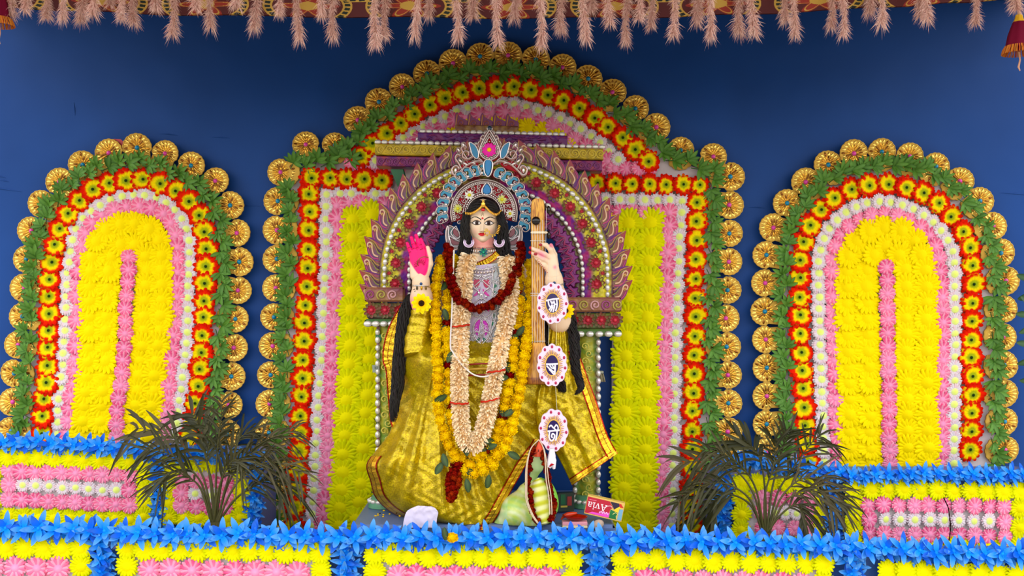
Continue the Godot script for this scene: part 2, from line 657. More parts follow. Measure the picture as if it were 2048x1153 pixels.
func build_panels() -> void:
	# the left arch
	var a = thing("flower_arch", P(240, 880, 0.05), "round topped yellow flower panel at left with a pink middle column", "flower panel")
	var leaf = curve([44, 872, 53, 760, 58, 660, 64, 571, 70, 512, 83, 460, 100, 415, 150, 362, 195, 336, 269, 323, 323, 334, 380, 364, 420, 401, 440, 452, 447, 532, 444, 615, 438, 700, 430, 780, 420, 862])
	board(a, leaf + [Vector2(410, 905), Vector2(52, 905)], 0.04, 0.03)
	rosettes(a, curve([24, 862, 31, 732, 40, 677, 47, 627, 50, 577, 55, 512, 66, 455, 89, 400, 134, 352, 180, 323, 232, 303, 288, 296, 341, 312, 399, 341, 444, 376, 469, 436, 477, 492, 480, 547, 474, 600, 471, 652, 467, 710, 463, 759, 458, 812, 455, 868]), 56.5, 27, 0.055, 1.0, 1)
	var torn = MB.new()
	torn.slab(PackedVector2Array([Vector2(-0.045, -0.03), Vector2(0.045, -0.03), Vector2(0.04, 0.0), Vector2(0.02, 0.02), Vector2(-0.015, 0.022), Vector2(-0.038, 0.006)]), 0.004, K(190, 24, 34), Basis.IDENTITY, P(234, 287, 0.046))
	part("torn_lining", torn, M.satin, a)
	sprigs(a, leaf, 21, 24, 0.068, 1.0)
	row(a, "red_yellow_flower", M.poppy, curve([84, 868, 86, 825, 94, 765, 97, 700, 100, 640, 100, 577, 103, 535, 117, 468, 150, 412, 205, 371, 283, 359, 335, 373, 382, 406, 403, 445, 413, 505, 409, 590, 405, 685, 396, 780, 380, 875]), 34.5, 25, 0.075, M.petal)
	row(a, "white_flower", M.white, curve([115, 868, 119, 800, 126, 730, 131, 650, 135, 577, 138, 530, 150, 466, 178, 426, 231, 397, 280, 391, 327, 401, 361, 433, 378, 475, 379, 530, 375, 600, 375, 661, 368, 729, 360, 800, 352, 870]), 23, 17.2, 0.072, M.petal)
	row(a, "pink_flower", M.pink, curve([133, 868, 140, 810, 148, 751, 152, 690, 153, 620, 157, 540, 164, 492, 185, 447, 225, 421, 280, 413, 329, 429, 350, 462, 355, 510, 354, 580, 350, 632, 346, 690, 341, 738, 335, 810, 324, 872]), 25.5, 19, 0.074, M.petal)
	for p in [[160, 872, 168, 830, 175, 760, 180, 680, 181, 600, 183, 540, 190, 495, 215, 460, 260, 446, 305, 462, 322, 500, 325, 560, 321, 620, 317, 680, 311, 740, 304, 810, 296, 872],
			[198, 872, 205, 800, 210, 730, 214, 640, 218, 560, 226, 510, 258, 485, 290, 510, 293, 560, 289, 620, 284, 690, 278, 750, 270, 820, 264, 872]]:
		row(a, "yellow_flower", M.yellow, curve(p), 30, 30, 0.078, M.petal, {"tilt": 0.1})
	row(a, "pink_flower", M.pink, curve([259, 514, 256, 570, 251, 620, 249, 696, 241, 771, 233, 840, 234, 875]), 26, 17, 0.092, M.petal)
	# the right arch
	var b = thing("flower_arch", P(1775, 935, 0.05), "round topped yellow flower panel at right with a pink middle column", "flower panel")
	leaf = curve([1570, 925, 1571, 830, 1569, 740, 1568, 678, 1566, 600, 1568, 530, 1578, 465, 1600, 420, 1634, 376, 1690, 343, 1757, 331, 1813, 333, 1868, 350, 1915, 382, 1950, 425, 1975, 475, 1988, 540, 1989, 613, 1988, 700, 1990, 800, 1990, 930])
	board(b, leaf + [Vector2(1990, 965), Vector2(1570, 965)], 0.04, 0.03)
	rosettes(b, curve([1535, 905, 1532, 837, 1533, 779, 1532, 721, 1530, 661, 1529, 606, 1531, 546, 1536, 485, 1560, 428, 1597, 378, 1644, 338, 1701, 309, 1760, 304, 1829, 316, 1888, 343, 1940, 381, 1977, 432, 1998, 498, 2010, 554, 2007, 610, 2005, 671, 2007, 729, 2006, 781, 2008, 843, 2009, 900]), 57.5, 27, 0.055, 1.0, 0)
	sprigs(b, leaf, 21, 24, 0.068, 1.0)
	row(b, "red_yellow_flower", M.poppy, curve([1617, 925, 1611, 860, 1606, 790, 1602, 700, 1600, 620, 1600, 540, 1607, 483, 1632, 434, 1673, 394, 1725, 374, 1790, 371, 1853, 389, 1900, 432, 1935, 480, 1946, 540, 1945, 610, 1942, 680, 1944, 760, 1944, 830, 1940, 900]), 36.5, 25, 0.075, M.petal)
	row(b, "white_flower", M.white, curve([1648, 925, 1646, 850, 1642, 760, 1640, 680, 1638, 600, 1637, 540, 1643, 490, 1668, 446, 1715, 412, 1773, 403, 1830, 421, 1875, 453, 1902, 495, 1909, 550, 1909, 625, 1910, 690, 1908, 760, 1909, 840, 1906, 926]), 23.5, 17.2, 0.072, M.petal)
	row(b, "pink_flower", M.pink, curve([1677, 925, 1673, 850, 1670, 780, 1668, 700, 1666, 620, 1664, 540, 1672, 487, 1700, 450, 1738, 433, 1798, 432, 1846, 459, 1873, 496, 1881, 550, 1885, 640, 1885, 740, 1884, 830, 1884, 926]), 25.5, 19, 0.074, M.petal)
	for p in [[1700, 928, 1699, 850, 1697, 760, 1695, 680, 1693, 600, 1693, 540, 1702, 500, 1728, 470, 1770, 456, 1815, 470, 1840, 505, 1851, 560, 1852, 640, 1852, 740, 1854, 830, 1856, 928],
			[1742, 928, 1740, 850, 1738, 760, 1736, 680, 1734, 600, 1736, 535, 1770, 492, 1808, 530, 1812, 600, 1812, 700, 1814, 800, 1816, 928]]:
		row(b, "yellow_flower", M.yellow, curve(p), 32, 31, 0.078, M.petal, {"tilt": 0.1})
	row(b, "pink_flower", M.pink, curve([1773, 536, 1775, 612, 1775, 693, 1778, 778, 1778, 865, 1780, 928]), 27, 18, 0.092, M.petal)
	# the tall panel behind the statue: two flanks, two shoulders and a wide arch above
	var c = thing("flower_arch", P(1000, 1050, 0.05), "tall stepped flower panel with a wide arched top standing behind the statue", "flower panel")
	var left = curve([545, 1060, 550, 960, 560, 860, 566, 750, 572, 650, 576, 550, 579, 450, 582, 380])
	var top = curve([700, 300, 730, 262, 775, 228, 830, 190, 890, 162, 955, 146, 1010, 142, 1070, 150, 1130, 168, 1190, 196, 1240, 228, 1290, 265, 1330, 300])
	var right = curve([1425, 360, 1425, 450, 1424, 560, 1421, 680, 1420, 800, 1416, 900, 1412, 1060])
	var shoulder_l = curve([590, 336, 640, 320, 690, 314])
	var shoulder_r = curve([1330, 312, 1380, 330, 1420, 345])
	board(c, left + shoulder_l + top + shoulder_r + right + [Vector2(1222, 1060), Vector2(1226, 560), Vector2(1150, 340), Vector2(850, 340), Vector2(765, 560), Vector2(752, 1060)], 0.04, 0.03)
	rosettes(c, curve([533, 1040, 536, 985, 538, 930, 540, 832, 540, 775, 545, 718, 547, 660, 551, 605, 553, 553, 555, 500, 555, 443, 557, 392, 562, 345]), 57.5, 27, 0.055, 1.0, 0)
	rosette(c, Vector2(612, 290), Vector2(-0.35, -0.9), 26, 0.056, 0)
	rosette(c, Vector2(670, 291), Vector2(-0.1, -1), 25, 0.058, 1)
	rosettes(c, curve([716, 241, 759, 204, 812, 170, 866, 143, 926, 121, 988, 111, 1050, 116, 1114, 132, 1171, 156, 1219, 182, 1266, 214, 1312, 255]), 57.5, 26.5, 0.055, 1.0, 0)
	rosette(c, Vector2(1361, 301), Vector2(0.1, -1), 26, 0.056, 1)
	rosette(c, Vector2(1426, 314), Vector2(0.4, -0.9), 26, 0.058, 0)
	rosettes(c, curve([1460, 354, 1458, 403, 1458, 457, 1457, 516, 1455, 573, 1451, 632, 1452, 690, 1455, 748, 1456, 806, 1455, 865, 1462, 920]), 56.5, 27, 0.055, 1.0, 1)
	for q in [left, top, right]:
		sprigs(c, q, 21, 24, 0.068, 1.0)
	sprigs(c, curve([588, 330, 640, 322, 700, 312]), 24, 27, 0.07, 1.0)
	sprigs(c, curve([1325, 305, 1380, 328, 1425, 345]), 24, 27, 0.07, 1.0)
	var po = {"jitter": 1.5}
	row(c, "red_yellow_flower", M.poppy, curve([720, 311, 745, 286, 778, 266, 838, 223, 899, 194, 964, 176, 1033, 174, 1097, 190, 1158, 217, 1221, 258, 1270, 299, 1296, 322]), 34, 24, 0.078, M.petal, po)
	row(c, "white_flower", M.white, curve([752, 322, 790, 287, 840, 258, 891, 233, 937, 216, 1005, 207, 1070, 219, 1126, 240, 1187, 276, 1235, 318]), 24, 16, 0.074, M.petal)
	row(c, "pink_flower", M.pink, curve([800, 305, 850, 270, 900, 245, 967, 227, 1028, 226, 1083, 243, 1131, 268, 1175, 295, 1215, 322]), 26, 19.5, 0.075, M.petal)
	row(c, "yellow_flower", M.yellow, curve([860, 300, 950, 256, 1047, 255, 1110, 278, 1160, 315]), 30, 24, 0.078, M.petal)
	row(c, "pink_flower", M.pink, [Vector2(702, 328), Vector2(800, 330)], 24, 17, 0.07, M.petal)
	row(c, "pink_flower", M.pink, [Vector2(1205, 336), Vector2(1300, 338)], 24, 17, 0.07, M.petal)
	row(c, "red_yellow_flower", M.poppy, curve([619, 388, 618, 450, 616, 540, 608, 680, 601, 850, 595, 960, 589, 1052]), 36, 24, 0.078, M.petal, po)
	row(c, "red_yellow_flower", M.poppy, [Vector2(624, 356), Vector2(765, 361)], 35, 24, 0.082, M.petal, po)
	row(c, "red_yellow_flower", M.poppy, [Vector2(1196, 366), Vector2(1400, 371)], 34, 21.5, 0.082, M.petal, po)
	row(c, "red_yellow_flower", M.poppy, curve([1393, 405, 1392, 520, 1390, 640, 1386, 780, 1385, 880, 1382, 1052]), 37, 24.5, 0.078, M.petal, po)
	row(c, "white_flower", M.white, curve([653, 390, 651, 540, 645, 680, 635, 840, 627, 990, 623, 1052]), 23.5, 16.5, 0.073, M.petal)
	row(c, "white_flower", M.white, [Vector2(680, 387), Vector2(775, 389)], 27, 16, 0.073, M.petal)
	row(c, "white_flower", M.white, [Vector2(1213, 399), Vector2(1340, 400)], 25, 16, 0.073, M.petal)
	row(c, "white_flower", M.white, curve([1364, 402, 1358, 500, 1352, 640, 1349, 780, 1346, 900, 1344, 1052]), 24, 16.5, 0.073, M.petal)
	row(c, "pink_flower", M.pink, curve([675, 412, 673, 540, 666, 680, 658, 840, 652, 970, 645, 1052]), 26, 19.5, 0.075, M.petal)
	row(c, "pink_flower", M.pink, [Vector2(698, 405), Vector2(770, 408)], 25, 18, 0.075, M.petal)
	row(c, "pink_flower", M.pink, [Vector2(1215, 424), Vector2(1318, 425)], 26, 18, 0.075, M.petal)
	row(c, "pink_flower", M.pink, curve([1338, 426, 1334, 540, 1329, 700, 1326, 860, 1322, 1052]), 26, 19.5, 0.075, M.petal)
	for p in [[707, 440, 705, 540, 701, 680, 692, 830, 684, 960, 678, 1052], [745, 432, 743, 540, 740, 680, 731, 830, 722, 960, 712, 1040]]:
		row(c, "yellow_flower", M.yellow if p[0] > 800 else M.lime, curve(p), 36, 32, 0.078, M.petal, {"tilt": 0.1})
	for p in [[1300, 446, 1298, 540, 1295, 700, 1291, 860, 1290, 1052], [1256, 446, 1256, 540, 1253, 700, 1249, 860, 1246, 1052]]:
		row(c, "yellow_flower", M.lime, curve(p), 37, 33, 0.078, M.petal, {"tilt": 0.1})
	row(c, "yellow_flower", M.yellow, [Vector2(1225, 450), Vector2(1225, 540)], 34, 28, 0.074, M.petal)
	row(c, "yellow_flower", M.yellow, [Vector2(778, 450), Vector2(774, 560)], 34, 28, 0.074, M.petal)

# ---------------------------------------------------------------- flower covered steps
func face_board(host: Node3D, x0: float, y0: float, x1: float, y1: float, z: float) -> void:
	var a = P(x0, y0, z)
	var b = P(x1, y1, z)
	var mb = MB.new()
	mb.box((a + b) / 2 - Vector3(0, 0, 0.012), Vector3(absf(b.x - a.x), absf(b.y - a.y), 0.024), K(226, 214, 214))
	part("backing_board", mb, M.matte, host)

# a rectangle of flowers: yellow border, a pink ring, white in the middle
func block(label: String, z: float, top: Array, bottom: float, pink_top: float, ysize: Array, psize: Array, wsize: Array, inset: Array, y_end := true) -> void:
	# top = [x0, y0, x1, y1]: the centres of the first and last flower of the yellow top row
	var x0: float = top[0]
	var x1: float = top[2]
	var o = thing("flower_block", P((x0 + x1) / 2, bottom, z), label, "flower panel", "flower blocks of the steps")
	var slope: float = (top[3] - top[1]) / (x1 - x0)
	face_board(o, x0 - 12, top[1] - 4, x1 + 12, bottom + 14, z)
	var y_at = func(x, y): return y + (x - x0) * slope
	row(o, "yellow_flower", M.lime, [Vector2(x0, top[1]), Vector2(x1, top[3])], ysize[0], ysize[1], z + 0.014, M.petal, {"tilt": 0.12, "lean": Vector2(0, -0.12)})
	for x in [x0, x1]:
		row(o, "yellow_flower", M.lime, [Vector2(x, y_at.call(x, top[1]) + ysize[0]), Vector2(x - 4, bottom)], ysize[0], ysize[1], z + 0.016, M.petal)
	if y_end:
		row(o, "yellow_flower", M.lime, [Vector2(x0 + ysize[0], y_at.call(x0, bottom)), Vector2(x1 - ysize[0], y_at.call(x1, bottom) - 8)], ysize[0], ysize[1], z + 0.012, M.petal)
	var px0: float = x0 + inset[0]
	var px1: float = x1 - inset[1]
	var rows: int = psize[2]
	for k in rows:
		var y: float = pink_top + psize[3] * k
		var a = Vector2(px0, y_at.call(px0, y))
		var b = Vector2(px1, y_at.call(px1, y))
		if k == 1 and rows == 3:
			row(o, "pink_flower", M.pink, [a, a + Vector2(0.5, 0)], 1, psize[1], z + 0.018, M.petal)
			row(o, "pink_flower", M.pink, [b, b + Vector2(0.5, 0)], 1, psize[1], z + 0.018, M.petal)
			row(o, "white_flower", M.white, [a + Vector2(wsize[2], 0), b - Vector2(wsize[2], 0)], wsize[0], wsize[1], z + 0.021, M.petal)
		else:
			row(o, "pink_flower", M.pink, [a, b], psize[0], psize[1], z + 0.018, M.petal, {"tilt": 0.16})

func blue_row(o: Node3D, path: Array, z: float, size: float, pitch: float, up: float) -> void:
	row(o, "blue_flower", M.blue, path, pitch, size, z + 0.02, M.petal, {"tilt": 0.2, "lean": Vector2(0, up), "jitter": 3.0})
	row(o, "blue_flower", M.blue, path.map(func(q): return q + Vector2(pitch * 0.5, 9)), pitch, size * 0.72, z + 0.008, M.petal, {"tilt": 0.2, "lean": Vector2(0, -0.1), "jitter": 4.0})

func build_tiers() -> void:
	# the upper steps, left and right
	for s in [["left", -60, 520, 905, "blue cloth step carrying the left flower arch"], ["right", 1432, 2110, 950, "blue cloth step carrying the right flower arch"]]:
		var z = 0.47
		var a = P(s[1], s[3], z)
		var b = P(s[2], s[3], z)
		var top: float = P(1024, s[3] + 8, z).y
		var d = MB.new()
		d.box(Vector3((a.x + b.x) / 2, top / 2, 0.305), Vector3(b.x - a.x, top, 0.31), K(46, 84, 150), Basis.IDENTITY, 0.01)
		tag(part("stage_step", d, M.satin, self), s[4], "step")
	var zu = 0.5
	var ys = [30, 22]
	var ps = [27, 17.5, 3, 29]
	var ws = [26, 15.5, 27]
	block("long pink and white flower block at the far left of the upper step", zu, [-12, 912, 291, 926], 1034, 940, ys, ps, ws, [30, 32])
	block("short flower block of the upper step behind the left palm", zu, [340, 920, 486, 928], 1036, 961, ys, [27, 17.5, 3, 25], ws, [24, 34])
	block("short flower block of the upper step behind the right palm", zu, [1484, 966, 1634, 970], 1092, 994, ys, [29, 18, 3, 30], ws, [40, 14])
	block("long pink and white flower block of the upper right step with a crack", zu, [1710, 978, 2040, 984], 1094, 1009, [32, 23], [29, 18.5, 3, 29.5], [29, 16.5, 32], [28, 31])
	var u = thing("blue_flower_trim", P(230, 900, zu), "blue flower border running along the upper step at left", "flower trim", "blue flower borders")
	blue_row(u, curve([-20, 886, 100, 888, 220, 896, 330, 906, 430, 914, 515, 918]), zu, 23, 24, -0.5)
	blue_row(u, curve([318, 930, 318, 985, 314, 1040]), zu, 20, 24, 0.0)
	blue_row(u, curve([508, 930, 506, 985, 504, 1045]), zu, 20, 24, 0.0)
	var r = thing("blue_flower_trim", P(1740, 950, zu), "blue flower border running along the upper step at right", "flower trim", "blue flower borders")
	blue_row(r, curve([1440, 925, 1500, 922, 1560, 930, 1626, 940, 1724, 950, 1850, 950, 2070, 950]), zu, 23, 24, -0.5)
	blue_row(r, curve([1446, 950, 1444, 1000, 1442, 1060]), zu, 20, 24, 0.0)
	blue_row(r, curve([1661, 975, 1662, 1030, 1664, 1090]), zu, 21, 24, 0.0)
	# the low front, nearest the camera
	var zl = 0.95
	var f = MB.new()
	f.box(Vector3(0, P(1024, 1104, zl).y / 2, zl - 0.07), Vector3(4.6, P(1024, 1104, zl).y, 0.05), K(46, 84, 150))
	tag(part("parapet", f, M.satin, self), "low blue cloth parapet along the front of the stage", "parapet")
	var yl = [36, 25]
	var pl = [40, 25, 2, 40]
	var tops = [[-60, 1094, 163, 1098], [254, 1098, 642, 1106], [750, 1110, 1146, 1118], [1243, 1118, 1648, 1128], [1776, 1142, 2110, 1150]]
	var where = ["first from the left", "second from the left, below the left palm", "in the middle under the statue", "fourth from the left, below the right flank", "at the far right"]
	for k in 5:
		var t: Array = tops[k]
		block("front row flower block, " + where[k], zl, t, t[1] + 125, t[1] + 41, yl, pl, ws, [46, 46], false)
	var w = thing("blue_flower_trim", P(1024, 1080, zl), "long blue flower border along the low front of the stage", "flower trim", "blue flower borders")
	blue_row(w, curve([-20, 1056, 120, 1058, 271, 1068, 584, 1072, 976, 1077, 1252, 1079, 1448, 1086, 1600, 1092, 1864, 1104, 2070, 1110]), zl, 31, 33, -0.5)
	for x in [[200, 1092], [692, 1100], [1193, 1106], [1702, 1122]]:
		blue_row(w, curve([x[0], x[1], x[0] - 1, x[1] + 40, x[0] - 2, x[1] + 100]), zl, 27, 27, 0.0)

# ---------------------------------------------------------------- valance and its fringe
func build_valance() -> void:
	var z = 1.3
	var edge = curve([-60, 8, 130, 20, 380, 29, 700, 33, 1024, 35, 1320, 33, 1552, 25, 1811, 11, 1938, 3, 2110, -12])
	var im = Image.create_empty(1024, 128, false, Image.FORMAT_RGB8)
	var red = Color(0.30, 0.045, 0.03)
	var gold = Color(0.72, 0.55, 0.2)
	for y in 128:
		for x in 1024:
			var col = red
			for q in [[0, 96], [128, 26], [256, 96]]:
				var dx: float = fposmod(x, 256) - q[0]
				var dy: float = y - q[1]
				var r = sqrt(dx * dx / (112.0 * 112.0) + dy * dy / (58.0 * 58.0))
				var ang = atan2(dy / 58.0, dx / 112.0)
				if r < 1.0 and r > 0.78:
					col = gold
					if r < 0.95 and r > 0.83 and fposmod(ang * 28.0 / TAU, 1.0) > 0.35:
						col = Color(0.06, 0.10, 0.05)
				elif r <= 0.78:
					col = red
					var pet = cos(ang * 6.0)
					if r < 0.5 + 0.2 * pet:
						col = Color(0.55, 0.14, 0.05) if r > 0.22 else gold
					if r < 0.42 + 0.18 * pet and r > 0.36 + 0.18 * pet:
						col = gold
			im.set_pixel(x, y, col)
	var tex = ImageTexture.create_from_image(im)
	var m = StandardMaterial3D.new()
	m.albedo_texture = tex
	m.roughness = 0.8
	var mb = MB.new()
	var rows = []
	var uvs = PackedVector2Array()
	var n = 60
	for side in 2:
		for j in 7:
			var line = []
			for k in n + 1:
				var q: Vector2 = at_u(edge, float(k) / n)
				var p = P(q.x, q.y, z)
				var topy = 3.2
				var t = j / 6.0 if side == 0 else 1.0 - j / 6.0
				var zz = 0.012 * sin(k * 0.9) * (1.0 - t) + (0.0 if side == 0 else -0.012)
				line.append(Vector3(p.x, lerpf(p.y, topy, t), z + zz))
				uvs.append(Vector2(p.x * 0.66, 1.0 - lerpf(0, topy - P(1024, 35, z).y, t) * 6.2))
			rows.append(line)
	mb.sheet(rows, rows.map(func(_r): return Color.WHITE))
	mb.uv = uvs
	tag(part("valance", mb, m, self), "maroon cloth valance printed with golden ovals along the top", "valance")
	# the fringe: strands of crinkled pale tinsel
	var kinds = []
	for q in 5:
		var s = MB.new()
		var wob = R(0, 6)
		var cen = func(t): return Vector3(0.035 * sin(t * 5.0 + wob), -t, 0.03 * cos(t * 4.0 + wob))
		s.tube(range(13).map(func(k): return cen.call(k / 12.0)), 0.012, 4, K(214, 172, 150))
		for k in 860:
			var t: float = pow(R(0, 1), 0.75)
			var puff = 0.35 + 0.6 * maxf(0.0, sin(t * 11.0 + wob * 2.0 + 1.5))
			if t > 0.8:
				puff = 1.15
			var a = R(0, TAU)
			var ln: float = R(0.09, 0.2) * (0.55 + puff * 0.6)
			var d = Vector3(cos(a), R(-1.0, 0.35) - 0.5 * t, sin(a)).normalized()
			var p: Vector3 = cen.call(t)
			var side = d.cross(Vector3(R(-1, 1), R(-1, 1), R(-1, 1))).normalized() * 0.0045
			var mid = p + d * ln * 0.55 + Vector3(0, 0.01, 0)
			var tip = p + d * ln + Vector3(R(-0.02, 0.02), R(-0.04, -0.01), R(-0.02, 0.02))
			var col = K(232, 196, 176).lerp(K(206, 150, 136), R(0, 1))
			var i0 = s.vert(p - side, col)
			var i1 = s.vert(p + side, col)
			var i2 = s.vert(mid - side * 0.8, col)
			var i3 = s.vert(mid + side * 0.8, col)
			var i4 = s.vert(tip, col)
			s.quad(i0, i1, i3, i2)
			s.tri(i2, i3, i4)
		kinds.append(s.mesh())
	var ends = [22, 34, 51, 22, 92, 36, 123, 39, 164, 41, 186, 30, 219, 11, 243, 39, 270, 47, 308, 20, 345, 69, 391, 18, 422, 56, 472, 13, 513, 57, 560, 28, 596, 80, 646, 31, 668, 74,
		751, 92, 770, 74, 832, 74, 855, 32, 915, 80, 948, 36, 996, 88, 1031, 37, 1081, 90, 1124, 62, 1168, 80, 1184, 21, 1216, 49, 1254, 85, 1277, 39, 1305, 55, 1348, 71, 1394, 45, 1419, 74,
		1481, 66, 1504, 69, 1572, 42, 1588, 72, 1661, 55, 1685, 71, 1742, 26, 1762, 50, 1838, 34, 1857, 41, 1951, 48, 2028, 22]
	var count = ends.size() / 2
	for k in count:
		var zt = 1.35 + 0.085 * (k % 2)
		var yb: float = ends[2 * k + 1]
		var tip = P(ends[2 * k], yb - 3, zt)
		var ln = 0.16 + 0.07 * R(0, 1) + (yb / 90.0) * 0.06
		var wd = 0.17 + R(-0.02, 0.03)
		var o = MeshInstance3D.new()
		o.name = numbered("tinsel_strand")
		o.mesh = kinds[k % 5]
		o.material_override = M.matte
		o.transform = Transform3D(Basis(Vector3.UP, R(0, TAU)) * Basis.from_scale(Vector3(wd, ln, wd)), tip + Vector3(0, ln, 0))
		add_child(o)
		tag(o, "%s pale tinsel strand hanging from the valance, %s from the left" % ["long" if yb > 60 else "short", nth(k + 1)], "tinsel", "tinsel strands of the fringe")
	# bell shaped cloth tassels at the corners
	for s in [[2038, 42, 96, 112, 25, "maroon bell tassel with yellow top hanging at the right end of the valance"], [-2, -14, 40, 58, 22, "maroon bell tassel cut off at the left end of the valance"]]:
		var zt = 1.36
		var x: float = s[0]
		var o = thing("bell_tassel", P(x, s[3], zt), s[5], "tassel")
		var prof = [[0.25, s[1] - 12.0], [0.32, s[1] - 4.0], [0.45, s[1] + 2.0], [0.6, s[1] + 12.0], [0.8, lerpf(s[1], s[2], 0.5)], [1.0, s[2]]]
		var nn = 28
		var sm = S(zt)
		for pc in [["top", 0, 3, K(214, 160, 30)], ["bell", 2, 6, K(104, 12, 34)]]:
			var b = MB.new()
			var rr = []
			for j in range(pc[1], pc[2]):
				var line = []
				var c0 = P(x, prof[j][1], zt)
				for q in nn:
					var aa = TAU * q / nn
					var rad: float = prof[j][0] * s[4] * sm * (1.0 + 0.07 * sin(aa * 7.0))
					line.append(c0 + Vector3(cos(aa) * rad, 0, sin(aa) * rad))
				rr.append(line)
			b.sheet(rr, rr.map(func(_r): return pc[3]), true)
			part(pc[0], b, M.matte, o)
		var fr = MB.new()
		for q in 90:
			var aa = TAU * q / 90 + R(-0.05, 0.05)
			var p0 = P(x, s[2] - 4.0, zt) + Vector3(cos(aa), 0, sin(aa)) * s[4] * sm * 1.02
			var p1 = p0 + Vector3(cos(aa) * 0.012, -16.0 * sm, sin(aa) * 0.012)
			fr.tube([p0, p0.lerp(p1, 0.5) + Vector3(R(-1, 1), 0, R(-1, 1)) * 0.002, p1], 0.0018, 4, K(206, 130, 40).lerp(K(170, 60, 30), R(0, 1)))
		part("fringe", fr, M.matte, o, true)
		var hang = MB.new()
		hang.tube([P(x, s[2] + 8.0, zt), P(x + 2, s[3] + 8.0, zt), P(x - 1, s[3] + 22.0, zt), P(x + 2, s[3] + 30.0, zt)], [0.004, 0.003, 0.004, 0.002], 6, K(206, 150, 120))
		hang.tube([P(x, s[1] - 60.0, zt), P(x, s[1] - 12.0, zt)], 0.006, 6, K(206, 160, 120))
		part("cord", hang, M.matte, o)

# ---------------------------------------------------------------- carved throne arch
const AZ := 0.45
func A(px: float, py: float, dz: float) -> Vector3:
	return P(px, py, AZ) + Vector3(0, 0, dz)

# a point of the horseshoe: radius in the plane's units, s from 0 (left foot) to 1 (right foot); also the outward direction
func shoe(r: float, s: float) -> Array:
	var leg = 52.0
	var total = leg * 2.0 + PI * 205.0
	var d = s * total
	if d < leg:
		return [Vector2(992 - r, 602 - d), Vector2(-1, 0)]
	if d > total - leg:
		return [Vector2(992 + r, 550 + d - (total - leg)), Vector2(1, 0)]
	var a = PI - (d - leg) / 205.0
	return [Vector2(992 + cos(a) * r, 550 - sin(a) * r), Vector2(cos(a), -sin(a))]

var grain = FastNoiseLite.new()
func mottle(p: Vector2, a: Color, b: Color, f := 0.06, bias := 0.0) -> Color:
	grain.frequency = 1.0
	var n: float = grain.get_noise_2d(p.x * f, p.y * f) * 1.4 + 0.5 + bias
	return a.lerp(b, clampf(n, 0, 1))

func scroll_pts(c: Vector2, r: float, turns: float, a0: float, hand: float, n := 18) -> Array:
	var out = []
	for k in n + 1:
		var t = float(k) / n
		var a = a0 + hand * turns * TAU * t
		out.append(c + Vector2(cos(a), sin(a)) * r * (1.0 - 0.85 * t))
	return out

